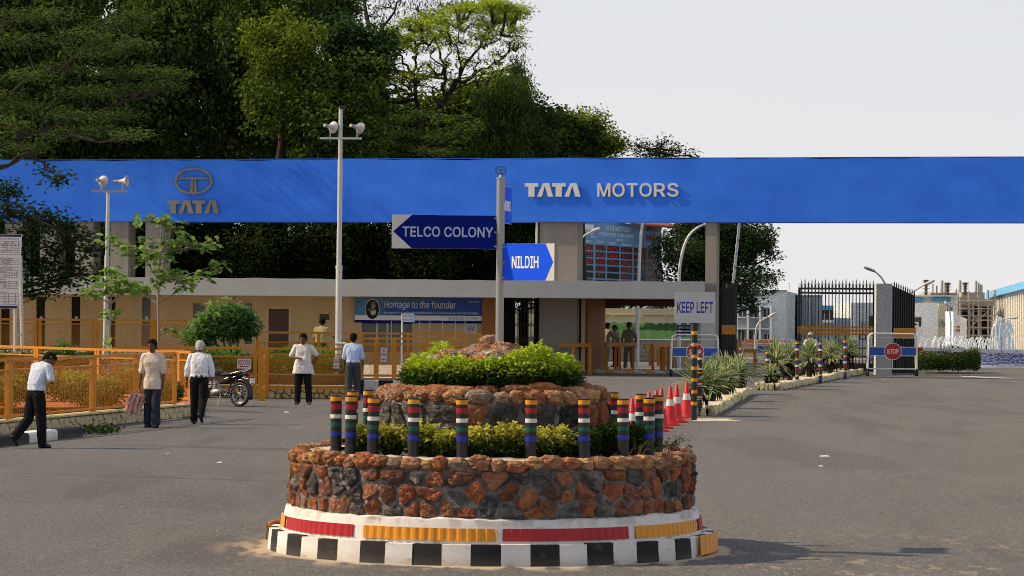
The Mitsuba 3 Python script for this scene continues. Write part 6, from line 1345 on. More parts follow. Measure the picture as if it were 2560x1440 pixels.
part(b, 'wall', pbox(2054.5, 2126, 775.3, 888, d, 20), 'haze_grey_dark'); part(b, 'roof', pbox(2052, 2128, 764, 775, d - .6, 21), 'roof_blue'); part(b, 'window_band', pbox(2056, 2125, 777, 799, d - .15, .1), 'far_dark'); part(b, 'sill', pbox(2055, 2126, 800, 807, d - .35, .3), 'haze_white')
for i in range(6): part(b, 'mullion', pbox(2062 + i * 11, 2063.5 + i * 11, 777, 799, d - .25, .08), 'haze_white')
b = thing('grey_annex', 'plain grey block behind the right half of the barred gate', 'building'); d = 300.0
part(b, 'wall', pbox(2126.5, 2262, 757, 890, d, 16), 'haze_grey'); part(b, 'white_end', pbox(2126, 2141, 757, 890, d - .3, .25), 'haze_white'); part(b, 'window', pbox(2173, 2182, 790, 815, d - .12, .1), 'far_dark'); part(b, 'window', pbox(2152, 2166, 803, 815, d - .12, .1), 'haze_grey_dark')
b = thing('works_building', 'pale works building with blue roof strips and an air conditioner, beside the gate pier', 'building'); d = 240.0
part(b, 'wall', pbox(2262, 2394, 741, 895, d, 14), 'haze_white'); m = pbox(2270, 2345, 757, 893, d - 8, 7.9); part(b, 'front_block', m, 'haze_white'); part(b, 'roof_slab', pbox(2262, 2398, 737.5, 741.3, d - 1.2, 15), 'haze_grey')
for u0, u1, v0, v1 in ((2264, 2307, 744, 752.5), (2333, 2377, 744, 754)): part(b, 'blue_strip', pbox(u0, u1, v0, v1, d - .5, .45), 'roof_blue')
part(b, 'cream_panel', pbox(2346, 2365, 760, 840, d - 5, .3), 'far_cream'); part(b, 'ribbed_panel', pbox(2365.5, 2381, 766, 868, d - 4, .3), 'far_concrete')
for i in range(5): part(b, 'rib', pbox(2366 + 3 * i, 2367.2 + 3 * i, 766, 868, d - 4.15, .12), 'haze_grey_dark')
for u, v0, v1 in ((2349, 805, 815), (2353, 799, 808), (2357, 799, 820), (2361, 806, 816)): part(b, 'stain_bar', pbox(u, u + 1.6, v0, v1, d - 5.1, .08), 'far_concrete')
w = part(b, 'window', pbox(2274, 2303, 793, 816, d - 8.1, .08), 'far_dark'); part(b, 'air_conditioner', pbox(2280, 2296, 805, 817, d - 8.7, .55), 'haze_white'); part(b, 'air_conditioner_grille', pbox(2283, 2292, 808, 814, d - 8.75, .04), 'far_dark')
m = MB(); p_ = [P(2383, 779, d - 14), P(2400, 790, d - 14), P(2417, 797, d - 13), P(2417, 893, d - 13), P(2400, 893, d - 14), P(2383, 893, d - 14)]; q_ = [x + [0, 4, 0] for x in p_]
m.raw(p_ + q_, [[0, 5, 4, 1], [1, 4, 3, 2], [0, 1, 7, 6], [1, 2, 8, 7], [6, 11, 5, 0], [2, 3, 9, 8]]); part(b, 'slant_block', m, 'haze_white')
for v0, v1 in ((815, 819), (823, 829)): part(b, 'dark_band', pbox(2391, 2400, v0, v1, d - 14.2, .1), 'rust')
b = thing('frame_building', 'unfinished concrete frame building wrapped in scaffolding, with stacks on its roof', 'building'); d = 275.0
part(b, 'roof_slab', pbox(2392, 2484, 747, 765, d, 14), 'far_concrete'); part(b, 'interior', pbox(2394, 2482, 765.3, 893, d + 5, 6), 'far_dark')
for u in (2396, 2424, 2452, 2479): part(b, 'column', pbox(u - 2.2, u + 2.2, 765.2, 893, d + .3, .6), 'far_concrete')
for v in (778, 800, 822, 842, 862): part(b, 'floor_slab', pbox(2394, 2482, v - 1.3, v + 1.3, d + .95, 4), 'far_concrete')
part(b, 'orange_sheet', pbox(2396, 2432, 763, 775, d - .4, .1), 'rust')
for u, v0 in ((2401, 742), (2422, 728), (2446, 735), (2470, 725), (2487, 725), (2433, 745)): part(b, 'scaffold_pole', MB().tube(P(u, v0, d - 1), P(u, 893, d - 1), .09, n=6), 'far_concrete')
for v in (752, 771, 789, 800, 818, 838, 857): part(b, 'scaffold_ledger', MB().tube(P(2392, v, d - 1.1), P(2492, v + 1, d - 1.1), .06, n=6), 'far_concrete')
for u0, v0, u1, v1 in ((2422, 778, 2446, 800), (2446, 800, 2470, 778), (2422, 822, 2446, 800)): part(b, 'scaffold_brace', MB().tube(P(u0, v0, d - 1.05), P(u1, v1, d - 1.05), .05, n=6), 'far_concrete')
part(b, 'roof_drum', pbox(2326, 2390, 732, 743, d + 4, 8), 'far_concrete'); part(b, 'roof_drum', pbox(2404, 2462, 731, 747.2, d + 4, 8), 'far_concrete')
for u, v0, v1 in ((2355, 701, 738), (2363, 706, 738), (2400, 701, 740), (2440, 702, 738), (2447, 707, 738), (2453, 711, 738), (2332, 709, 738), (2342, 714, 738), (2391, 722, 745)): part(b, 'pipe_stack', MB().tube(P(u, v1, d + 6), P(u, v0, d + 6), .075 if u in (2363, 2332, 2342, 2447, 2391) else .13, n=8), 'far_concrete', True)
mat('stack_dark', (.13, .11, .09), .9)
for u, v0, v1 in ((2315, 699, 742), (2369, 706, 742), (2413, 706, 738)):
    o = P(u, v1, d + 3); t = P(u, v0, d + 3); h = t[2] - o[2]; s = part(b, 'chimney', MB().lathe([(.14, 0), (.14, h * .8), (.26, h * .88), (.10, h)], 10, o), 'stack_dark')
    for f_ in (.2, .45, .66, .82, .93): part(b, 'chimney_ring', MB().lathe([(.12, 0), (.33, .02), (.33, .06), (.12, .08)], 10, o + [0, 0, h * f_]), 'stack_dark')
b = thing('ribbed_shed', 'tall shed of pale ribbed sheeting with a blue roof edge, at the right edge', 'building')
p0, p1 = P(2481, 745, 300.0), P(2640, 706, 215.0); e = np.array([p1[0] - p0[0], p1[1] - p0[1], 0]); nn = np.cross(unit(e), EZ); zA, zB = -2.2, None
m = MB(); vv = [[p0[0], p0[1], -2.2], [p1[0], p1[1], -2.2], list(p1), list(p0)]; vv = np.array(vv); m.raw(np.vstack([vv, vv - nn * 6]), [[0, 1, 2, 3], [3, 2, 6, 7], [4, 0, 3, 7]]); part(b, 'wall', m, 'shed_sheet')
for i in range(34):
    t = (i + .5) / 34; q = p0 + (p1 - p0) * t; m = MB(); m.obox([q[0] + nn[0] * .12, q[1] + nn[1] * .12, (q[2] - 2.2) / 2], unit(e) * .42, nn * .13, EZ * ((q[2] + 2.2) / 2)); part(b, 'sheet_rib', m, 'shed_sheet')
m = MB(); m.bar(p0 + nn * .3 + [0, 0, .25], p1 + nn * .3 + [0, 0, .25], .7, .6); part(b, 'roof_edge', m, 'roof_blue')
# orange works fence and boundary wall left of the gate
b = thing('low_wall', 'pale boundary wall with a red orange rail before the office block', 'wall'); mat('wall_pinkish', (.44, .36, .29), .9); mat('rail_red', (.62, .16, .05), .7)
part(b, 'wall', pbox(1838, 1996, 858, 893, 170, .4), 'wall_pinkish'); part(b, 'rail', pbox(1862, 1962, 848.5, 857.5, 169.7, .1), 'rail_red')
# compound wall, lawn bank
b = thing('compound_wall', 'cream compound wall with panel shade painted on behind the lawn bank', 'wall'); d = 152.0; mat('compound_cream', (.78, .64, .40), .85); mat('compound_shade', (.58, .45, .26), .85)  # pale cream stands for sunlight, the darker cream for panel shade
part(b, 'wall', pbox(1240, 1760, 770.5, 870, d, .4), 'compound_cream')
for u0, u1 in ((1455, 1500), (1508, 1529), (1537, 1597), (1606, 1664), (1671, 1690), (1698, 1740)):
    for a_ in ((u0, u1, 786.5, 788.5), (u0, u0 + 1.5, 788.7, 798)): part(b, 'panel_edge', pbox(*a_, d - .09, .085), 'compound_shade')  # strips paint the shade of sunken panels on a flat wall
g = R(30); xs = np.linspace(X(1490, 150), X(1760, 150), 40); vv = []
for x in xs: vv += [[x, 141.5, Z(849, 141.5, 1600) + .02 * g.normal()], [x, 146, 1.25 + .02 * g.normal()], [x, 151.8, Z(807, 151.8, 1600) + .05 * g.normal()]]
ff = []
for i in range(39):
    for j in (0, 1): a_ = i * 3 + j; ff.append([a_, a_ + 3, a_ + 4, a_ + 1])
m = MB(); m.raw(vv, ff); struct('lawn_bank', m, 'lawn', smooth=True, label='green lawn bank rising to the cream compound wall')
b = thing('retaining_wall', 'buff block wall at the foot of the lawn bank', 'wall'); part(b, 'wall', pbox(1470, 1760, 850.5, 905, 141.3, .2), 'wall_pinkish'); part(b, 'coping', pbox(1470, 1760, 848, 850.3, 141.2, .4), 'haze_white')
for r_ in range(5):
    for i in range(14): part(b, 'block', pbox(1512 + i * 13 + (r_ % 2) * 6, 1524 + i * 13 + (r_ % 2) * 6, 852 + r_ * 10, 861 + r_ * 10, 141.25, .04), 'wall_pinkish')
# fountain
fo = thing('fountain', 'round fountain with white water jets behind the lowered boom', 'fountain'); fd = 133.0
def mosaic_fn(p, n, uv):
    r_ = cell_rand(p.x * 16, p.y * 4, p.z * 16); return mix((.42, .46, .58), (.05, .08, .26), smoothstep(.40, .6, r_))
mat('mosaic', mikit.proc(mosaic_fn), .5); fx = X(2470, fd + 6); fc = np.array([fx, fd + 5.5, 0])
zf_ = Z(881, fd, 2500); sx = 3.2; fr = 5.5
def flat_lathe(prof): m = MB(); m.lathe(prof, 64, (0, 0, 0)); t = m.get(); v = np.array(t.vertices); return trimesh.Trimesh(v + fc, t.faces, process=False)
part(fo, 'basin', flat_lathe([(fr, .07), (fr, zf_), (fr - .3, zf_ + .0), (fr - .3, .3)]), 'mosaic', smooth=40); part(fo, 'foot_ring', flat_lathe([(fr + .12, -.01), (fr + .12, .10), (fr, .10)]), 'white_paint', smooth=40)
mat('pool_water', (.12, .20, .24), .08); part(fo, 'water', flat_lathe([(fr - .31, .42), (0, .42)]), 'pool_water')
g = R(31)
def jet(o, top, dx, dy, n, r0):
    v = MB(); t = np.linspace(0, 1, 18); p = np.stack([o[0] + dx * t, o[1] + dy * t, o[2] + (top - o[2]) * (1 - (2 * t * .95 - 1) ** 2)], 1); p[1:] += g.normal(size=p[1:].shape) * .008
    v.path(p, r0 * np.linspace(.8, 1.9, 18) * g.uniform(.8, 1.2, 18), 5)
    for q, tt in zip(p[6:], t[6:]):
        w = q + g.normal(size=3) * .05 * tt; r = r0 * .7; v.raw(w + np.array([[1, 0, 0], [-1, 0, 0], [0, 1, 0], [0, -1, 0], [0, 0, 1.6], [0, 0, -1.6]]) * r, [[0, 2, 4], [2, 1, 4], [1, 3, 4], [3, 0, 4], [2, 0, 5], [1, 2, 5], [3, 1, 5], [0, 3, 5]])
    return v
for i, u in enumerate(np.linspace(2322, 2474, 36)):
    o = P(u, 880, fd + 1.5 + 5 * abs(math.sin(i * 1.9))); o[2] = .42; part(fo, 'jet', jet(o, Z(846 + 5 * g.uniform(-1, 1), o[1], u), .42 * (1 if i % 3 else -1) * g.uniform(.7, 1.1), .1, 26, .016), 'water_white', stuff=True)
for i in range(16):
    o = P(2490 + 3.3 * i, 880, fd + 5); o[2] = .42; part(fo, 'tall_jet', jet(o, Z(790 + 2.0 * abs(i - 3) * (1.2 + g.uniform(-.4, 1)), o[1], 2500), g.uniform(-.9, .5), .1, 46, .017), 'water_white', stuff=True)
# hedge and stones before the fountain
hk = thing('hedge', 'low green flowering hedge beside the fountain, behind the boom', 'hedge'); g = R(32); n = 9000
u_ = g.uniform(2294, 2450, n); dd_ = g.uniform(119.5, 123.5, n); xs = (u_ - 1280) / F * dd_; zz = g.uniform(0, 1, n) ** .7 * (.38 + .62 * meshkit.noise(np.stack([xs * 2.2, dd_ * .7, xs * 0], 1), 5))
w = np.clip(zz * 1.4 - .5 + .3 * g.normal(size=n) + (2340 - u_) * .004, 0, 1); pts = np.stack([xs, dd_, .12 + zz], 1); m, cc = leaf_mesh(pts, .10, g, (.02, .048, .012), .3, .5, .5, tipcol=(.13, .18, .035), tipw=w); part(hk, 'foliage', m, 'leaf', color=cc)
fl = g.choice(n, 120); m, cc = leaf_mesh(pts[fl] + [0, -.05, .06], .07, g, (.55, .10, .05), .2, .6, .8); part(hk, 'flowers', m, 'leaf', color=cc, stuff=True)
sb = thing('stone_border', 'cream stone border in front of the hedge by the fountain', 'kerb'); kerb_line(sb, G(2296, 924), G(2380, 916), .25, .26, 10, 95); kerb_line(sb, G(2380, 916), G(2425, 918), .25, .26, 5, 96); kerb_line(sb, G(2427, 917), G(2452, 908), .25, .28, 4, 97)
# street lamps
def lamp(label, d, foot, nodes, head_dir, r=.06, mm='pale_steel'):
    k = thing('street_lamp', label, 'street lamp'); pts = [np.array([X(foot, d, 880), d, -.05])] + [P(u, v, d) for u, v in nodes]
    # smooth curve through the nodes
    t = np.linspace(0, len(pts) - 1, len(pts) * 6); i = np.arange(len(pts)); from_ = np.array(pts)
    from scipy.interpolate import PchipInterpolator
    q = PchipInterpolator(i, from_)(t); part(k, 'pole', MB().path(q, np.linspace(r, r * .6, len(q)), 10), mm, smooth=True)
    hd = np.array([head_dir[0], 0, head_dir[1]]); e = pts[-1] + hd * .25
    m = soften([bone((pts[-1], .05), (e, (.11, .11, .06)), (e + hd * .2, .05))], .08, 2); part(k, 'lamp_head', m, mm, smooth=True)
lamp('curved white lamp post in front of the score board', 124, 1594, [(1594, 800), (1597, 700), (1600, 620), (1606, 560), (1622, 520), (1650, 505)], (.95, .1), .075, 'white_paint')
lamp('curved white lamp post on the gatehouse roof line, right of the score board', 126, 1698, [(1698, 800), (1698, 690), (1704, 640), (1722, 590), (1758, 562)], (.95, .2), .075, 'white_paint')
lamp('dark curved street lamp rising behind the grey gate pier', 128, 2218, [(2218, 760), (2216, 720), (2206, 698), (2186, 678)], (-.9, .35), .05, 'steel')
lamp('street lamp with a long straight arm right of the black gate leaf', 130, 2270, [(2270, 800), (2272, 737), (2280, 731), (2312, 711)], (.85, .35), .05, 'pale_steel')
lamp('bent pale street lamp before the office block', 160, 1889, [(1889, 850), (1892, 818), (1900, 805), (1921, 793)], (.8, .5), .07, 'pale_steel')
lamp('slim lamp post among the fountain jets', 150, 2376, [(2376, 850), (2377, 815), (2375, 785), (2370, 766)], (-.3, .5), .06, 'pale_steel')
lamp('curved lamp behind the tall fountain jet', 170, 2483, [(2483, 840), (2485, 815), (2495, 803), (2525, 796)], (.9, .1), .06, 'pale_steel')
k = thing('street_lamp', 'small lamp arm reaching over the left edge of the score board', 'street lamp'); part(k, 'arm', MB().path([P(1452, 600, 121), P(1462, 588, 121), P(1484, 576, 121)], .035, 8), 'pale_steel', smooth=True); part(k, 'pole', MB().tube([X(1450, 121, 700), 121, 0], P(1452, 600, 121), .05), 'pale_steel', smooth=40); part(k, 'lamp_head', soften([bone((P(1482, 576, 121), .05), (P(1497, 571, 121), .05))], .08, 2), 'white_paint', smooth=True)
# small direction signs behind the post
k = thing('direction_sign', 'pair of small blue direction plates on a white frame behind the board pole', 'sign'); d = 119.0
part(k, 'frame', MB().path([P(1692, 935, d), P(1692, 812, d), P(1727, 812, d), P(1727, 935, d)], .03, 6), 'white_paint')
for (v0, v1, t_) in ((813, 825, '← TATA TECHN'), (830, 841, '↑ CANTEEN')):
    part(k, 'plate', pbox(1693, 1726, v0, v1, d - .08, .04), 'navy_sign'); part(k, 'lettering', text(t_[2:], (X(1712, d, 819), d - .081, Z((v0 + v1) / 2, d, 1710)), .10, (1, 0, 0), EZ, .004, True, .34), 'sign_letter')
    part(k, 'arrow', MB().prism(Polygon([(-.08, 0), (0, .06), (0, .02), (.08, .02), (.08, -.02), (0, -.02), (0, -.06)]), (X(1699, d, 819), d - .081, Z((v0 + v1) / 2, d, 1700)), (1, 0, 0) if 'T' == t_[2] else (0, 0, -1), EZ if 'T' == t_[2] else (1, 0, 0), .004), 'sign_letter')
# score board
sbk = thing('score_board', 'large blue electronic score board with rows of red figures, under the beam', 'board')
tl, tr, bl_ = P(1455, 548, 148), P(1654, 566, 158), P(1455, 712, 148); exs = unit(tr - tl); W = np.linalg.norm(tr - tl); Hs = tl[2] - bl_[2]; eys = np.array([0, 0, 1.0]); nzs = unit(np.cross(exs, eys))
def ons(a, b, off=.0): return tl + exs * W * a - eys * Hs * b + nzs * off
m = MB(); vv = [ons(0, 0), ons(1, 0), ons(1, 1), ons(0, 1)]; vv += [q - nzs * .3 for q in vv]; m.raw(vv, [[0, 3, 2, 1], [4, 5, 6, 7], [0, 1, 5, 4], [1, 2, 6, 5], [3, 0, 4, 7]]); part(sbk, 'panel', m, 'board_blue')
def sbx(a0, a1, b0, b1, mm, nm, o0=.005, lab=None): 
    m = MB(); q = [ons(a0, b0, o0), ons(a1, b0, o0), ons(a1, b1, o0), ons(a0, b1, o0)]; q += [z - nzs * .004 for z in q]; m.raw(q, [[0, 3, 2, 1], [0, 1, 5, 4], [1, 2, 6, 5], [2, 3, 7, 6], [3, 0, 4, 7]]); return part(sbk, nm, m, mm)
cols = [(.02, .135), (.165, .285), (.305, .455), (.475, .615), (.64, .80), (.825, .985)]
nums = [['340', '267', '6576', '3371', '146082', '11871'], ['132', '102', '3424', '2172', '33136', '58171'], ['462', '369', '11914', '5941', '171113', '17027'], ['', '127', '', '1526', '', '4836'], ['', '97', '', '841', '', '2768'], ['', '', '', '', '', '']]
for r_ in range(6):
    for c in range(6):
        b0 = .375 + r_ * .107; sbx(cols[c][0], cols[c][1], b0, b0 + .085, 'led_black', 'display')
        if nums[r_][c]: a_ = (cols[c][0] + cols[c][1]) / 2; part(sbk, 'figures', text(nums[r_][c], ons(a_, b0 + .043, .006), Hs * .058, exs, eys, .004, False, W * (cols[c][1] - cols[c][0]) * (.8 if len(nums[r_][c]) > 2 else .5)), 'led_red')
for b0, t_ in ((.02, ''), (.16, '01-10-2011')):
    sbx(.80, .985, b0, b0 + .075, 'led_black', 'display'); 
    if t_: part(sbk, 'figures', text(t_, ons(.89, b0 + .037, .006), Hs * .05, exs, eys, .004, False, W * .17), 'led_red')
for t_, a_, b_, h_, w_ in (('TATA MOTORS', .43, .10, .070, .32), ('PRODUCTION SCORE BOARD', .42, .20, .052, .42), ('DAILY', .14, .255, .032, .07), ('MONTHLY', .47, .275, .032, .10), ('YEARLY', .82, .30, .032, .09), ('TARGET', .07, .325, .030, .09), ('ACTUAL', .21, .325, .030, .09), ('TARGET', .37, .335, .030, .09), ('CUMULATIVE', .545, .345, .030, .14), ('TARGET', .71, .35, .030, .09), ('CUMULATIVE', .90, .352, .030, .14)):
    part(sbk, 'lettering', text(t_, ons(a_, b_, .006), Hs * h_, exs, eys, .004, True, W * w_), 'poster_text')
part(sbk, 'lettering', text('TATA', ons(.085, .19, .006), Hs * .055, exs, eys, .004, True, W * .10), 'haze_white'); sbx(.03, .14, .07, .15, 'haze_white', 'emblem_plate')
m = MB(); q0, q1 = ons(.45, -.02, .9), ons(1.07, -.02, .9)
for i in range(24):
    a_ = q0 + (q1 - q0) * (i + .5) / 24; m.tube(a_ + [0, 0, -.12], a_ - nzs * 2.2 + [0, 0, .45], .085, n=6)
part(sbk, 'tiled_awning', m, 'roof_tile', stuff=True, smooth=40)
for a_ in (.08, .92): part(sbk, 'leg', MB().bar(ons(a_, 1, -.15), np.array([*ons(a_, 1, -.15)[:2], -.05]), .2), 'steel')
# ---------------------------------------------------------------- trees
mat('bark_dark', (.035, .026, .020), .95)
def tree(label, foot_u, d, limbs, clumps, leafsize, color, seed, tip=None, per=7, sig=.16, aspect=.5, up=.5, hang=None, r0=.22, shell=.55, twigs=5, barkm='bark_dark', flat=1.0, tipb=.3, base_z=-.05, dens=1.0, cat_='tree', var=.3, dspread=1.5, lean_light=.0):
    """clumps: (u, v, half width px, half height px, leaves); limbs: picture polylines from the trunk"""
    g = np.random.default_rng(seed); k = thing('tree', label, cat_); s = d / F
    nodes = []; mb = MB(); lim3 = []
    for j, (pl, ra, rb) in enumerate(limbs):
        q = np.array([P(u, v, d + (0 if j == 0 else g.uniform(-.6, .6) * 0)) for u, v in pl])
        if j == 0: q = np.vstack([[X(foot_u, d, 880), d, base_z], q])
        t = np.linspace(0, len(q) - 1, len(q) * 4); qq = np.stack([np.interp(t, np.arange(len(q)), q[:, c]) for c in range(3)], 1)
        qq[1:-1] += g.normal(size=qq[1:-1].shape) * .05
        lim3.append(qq); 
        if j == 0: part(k, 'trunk', MB().path(qq, np.linspace(ra, rb, len(qq)), 8), barkm, smooth=True)
        else: mb.path(qq, np.linspace(ra, rb, len(qq)), 6)
    allq = np.vstack(lim3) if lim3 else None
    C, Rr, N = [], [], []
    for u, v, w, h, n in clumps:
        c = P(u, v, d + g.uniform(-dspread * 1.3, dspread * .7)); C.append(c); Rr.append((w * s, max(w * s * .8, .5), h * s)); N.append(max(3, int(n * dens / per)))
        b = allq[allq[:, 2] < c[2] + .2] if (allq[:, 2] < c[2] + .2).any() else allq
        a = b[np.argmin(np.linalg.norm(b - c, axis=1))]; mid = (a + c) / 2 + [0, 0, -.08 * np.linalg.norm(c - a)]
        mb.path([a, mid, c], [.05 + .012 * np.linalg.norm(c - a), .05, .025], 5)
        for _ in range(twigs):
            e = c + g.normal(size=3) * np.array(Rr[-1]) * .55; mb.path([mid * .35 + c * .65, (c + e) / 2 + g.normal(size=3) * .05, e], [.025, .015, .006], 4, False)
    if mb.v: part(k, 'branches', mb, barkm, smooth=True, stuff=True)
    pts, tw = [], []
    for c, r, n in zip(C, Rr, N):
        p = clump_points(g, [c], [r], [n], per, np.array([sig, sig, sig * flat]), shell); pts.append(p); tw.append((p[:, 2] - c[2]) / r[2])
    pts = np.vstack(pts); tw = np.concatenate(tw); lump = meshkit.noise(pts * .9 + seed, 3)
    w = np.clip(tipb + .45 * tw * .6 + 1.0 * (lump - .5) + .28 * g.normal(size=len(pts)), 0, 1) if tip is not None else None  # lighter tones on clump tops and random leaves paint the highlights
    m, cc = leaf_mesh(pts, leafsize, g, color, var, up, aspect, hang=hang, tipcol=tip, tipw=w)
    part(k, 'crown', m, 'leaf', color=cc); return k
def ring_clumps(u, v, w, h, n, leaves, seed, cw=60, ch=45):
    """clumps spread through an oval of the given half sizes"""
    g = np.random.default_rng(seed); out = []
    while len(out) < n:
        a, b = g.uniform(-1, 1, 2)
        if a * a + b * b <= 1: out.append((u + a * w, v + b * h, cw * g.uniform(.7, 1.3), ch * g.uniform(.7, 1.3), leaves))
    return out
DK = (.046, .082, .020); DKT = (.16, .24, .045); LT = (.16, .23, .028)  # DK holds the dim light of the dense crowns in leaf colour
# dense dark trees behind the left of the beam
for i, (lab, u, v, w, h, dd, n, seed) in enumerate([('dense dark heart leaved tree behind the emblem end of the beam', 40, 230, 210, 330, 127, 26, 1), ('tall dark dense tree behind the left part of the beam', 270, 160, 200, 300, 130, 26, 2), ('tall dark heart leaved tree with glints painted as bright single leaves, left of the tall loudspeaker pole', 520, 170, 190, 330, 128, 30, 3), ('dark tall tree at the top edge, right of the heart leaved tree', 690, 150, 150, 230, 133, 20, 4)]):
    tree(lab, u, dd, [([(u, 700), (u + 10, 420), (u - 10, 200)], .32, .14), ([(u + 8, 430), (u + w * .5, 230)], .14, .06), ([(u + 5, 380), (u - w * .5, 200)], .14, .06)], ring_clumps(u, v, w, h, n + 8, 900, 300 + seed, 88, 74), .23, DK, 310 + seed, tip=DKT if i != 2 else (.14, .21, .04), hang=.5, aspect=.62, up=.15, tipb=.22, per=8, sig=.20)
tree('half lit green tree with drooping sprays, behind the tall loudspeaker pole', 800, 123.6, [([(800, 650), (790, 420), (770, 260)], .28, .12), ([(790, 420), (860, 250)], .12, .05), ([(790, 400), (700, 260)], .12, .05)], ring_clumps(800, 270, 150, 140, 30, 760, 320, 66, 56), .21, (.045, .085, .016), 321, tip=(.17, .25, .035), tipb=.46, hang=.35, aspect=.5)
tree('yellow green sunlit tree left of the tall pole, high in the canopy', 690, 123.8, [([(705, 600), (700, 300), (700, 120)], .25, .10)], ring_clumps(700, 110, 70, 66, 10, 600, 322, 50, 45), .19, (.06, .10, .016), 323, tip=(.20, .27, .03), tipb=.42, hang=.3)
tree('dark glossy tree crown between the pole and the spreading tree', 870, 126.5, [([(880, 640), (880, 300), (875, 150)], .22, .09)], ring_clumps(885, 190, 75, 140, 18, 640, 324, 52, 46), .21, (.026, .060, .020), 325, tip=(.08, .15, .04), tipb=.25, hang=.3, aspect=.6)
# spreading light green tree
lb = [([(1075, 430), (1092, 300), (1118, 235)], .26, .17), ([(1118, 235), (1150, 185), (1195, 120), (1235, 60)], .13, .05), ([(1125, 225), (1180, 190), (1245, 150), (1290, 120)], .11, .04), ([(1112, 240), (1112, 170), (1090, 110), (1065, 60)], .11, .04), ([(1150, 185), (1145, 120), (1150, 60)], .08, .035),
      ([(1050, 330), (1040, 240), (1032, 185)], .16, .11), ([(1032, 185), (1000, 140), (960, 100)], .09, .035), ([(1035, 200), (975, 175), (925, 150)], .08, .035), ([(1033, 180), (1040, 120), (1030, 75)], .08, .035), ([(1040, 240), (985, 215), (940, 205)], .07, .03), ([(1195, 120), (1240, 105), (1275, 75)], .07, .03), ([(1118, 235), (1160, 215), (1210, 200), (1260, 175)], .08, .03), ([(1112, 170), (1130, 120), (1120, 60)], .06, .02), ([(1180, 190), (1200, 150), (1190, 95)], .06, .02), ([(1000, 140), (990, 100), (1000, 70)], .05, .02), ([(1040, 240), (1000, 200), (950, 180)], .06, .02), ([(1110, 170), (1075, 140), (1050, 100)], .06, .02)]
gs_ = np.random.default_rng(77); cl = []
for _ in range(150):
    u = gs_.uniform(885, 1302); t_ = np.interp(u, [885, 930, 1000, 1060, 1150, 1240, 1302], [150, 98, 62, 32, 16, 6, 22]); b_ = np.interp(u, [885, 950, 1050, 1150, 1240, 1302], [235, 265, 255, 215, 190, 120])
    q = gs_.uniform(0, 1) ** 1.5; cl.append((u, t_ + (b_ - t_) * q, gs_.uniform(18, 34), gs_.uniform(8, 13), max(8, int(165 * (1.2 - 1.0 * q)))))
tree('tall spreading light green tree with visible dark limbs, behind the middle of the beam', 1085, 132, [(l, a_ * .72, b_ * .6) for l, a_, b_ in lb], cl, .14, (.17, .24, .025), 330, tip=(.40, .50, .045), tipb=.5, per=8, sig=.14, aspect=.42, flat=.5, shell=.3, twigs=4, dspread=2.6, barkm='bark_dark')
# flat layered bush in front of it
cl = [(985, 300, 60, 13, 380), (1060, 285, 55, 13, 340), (1130, 300, 62, 13, 380), (960, 330, 55, 13, 340), (1040, 335, 70, 14, 460), (1120, 345, 72, 14, 460), (1170, 320, 50, 13, 300), (1000, 372, 60, 13, 340), (1085, 380, 65, 13, 360), (1150, 385, 50, 12, 300), (930, 350, 40, 14, 260), (950, 390, 50, 14, 300)]
tree('layered fern leaved tree below the spreading tree, behind the beam', 1060, 125, [([(1060, 640), (1065, 450), (1060, 380)], .2, .1)], cl, .17, (.06, .12, .022), 331, tip=(.28, .40, .07), tipb=.5, aspect=.3, flat=.35, sig=.20, up=1.2, shell=.3)
# sparse gum tree at the top edge
cl = [(870, 20, 40, 34, 130), (920, 40, 42, 36, 170), (975, 18, 45, 34, 190), (1040, 20, 42, 28, 170), (1100, 10, 45, 22, 170), (900, 90, 32, 32, 90), (1160, 5, 34, 18, 100), (960, 60, 40, 26, 130), (880, 150, 26, 30, 60), (1300, 170, 20, 36, 180), (1312, 205, 16, 36, 160)]
tree('sparse grey green gum tree showing the sky, at the top edge', 960, 150, [([(960, 600), (945, 200), (920, 60), (905, -40)], .22, .06), ([(930, 110), (990, 20), (1010, -30)], .08, .03), ([(945, 200), (1050, 60), (1120, 10)], .08, .03)], cl, .22, (.075, .090, .055), 332, per=6, sig=.22, aspect=.22, hang=.7, up=.1, twigs=8)
# weeping tree, round trees to the right
cl = ring_clumps(1252, 300, 62, 95, 18, 640, 333, 34, 42) + [(1292, 170, 20, 26, 260), (1305, 220, 22, 28, 260), (1220, 380, 40, 40, 500), (1300, 390, 40, 36, 500)]
tree('dark weeping tree with hanging foliage, left of the raised blue letters', 1255, 125, [([(1255, 600), (1258, 400), (1262, 250)], .2, .08)], cl, .24, (.030, .062, .016), 334, tip=(.085, .14, .028), tipb=.35, per=8, sig=.10, aspect=.16, hang=.92, up=.0, flat=2.6)
tree('dark green tree between the weeping tree and the rounded bright tree', 1345, 133, [([(1345, 620), (1345, 420), (1340, 320)], .2, .08)], ring_clumps(1335, 330, 42, 75, 12, 560, 335, 36, 34), .18, (.034, .068, .022), 336, tip=(.10, .15, .045), tipb=.3)
tree('rounded bright green tree behind the raised blue letters', 1455, 140, [([(1455, 620), (1450, 420), (1450, 340)], .22, .1), ([(1450, 400), (1510, 320)], .08, .03)], ring_clumps(1450, 360, 85, 62, 20, 520, 337, 40, 30) + [(1445, 292, 40, 20, 340), (1490, 300, 26, 18, 220), (1400, 305, 26, 18, 220), (1520, 335, 26, 22, 260), (1550, 365, 22, 20, 240)], .17, (.055, .10, .016), 338, tip=(.24, .31, .035), tipb=.42)
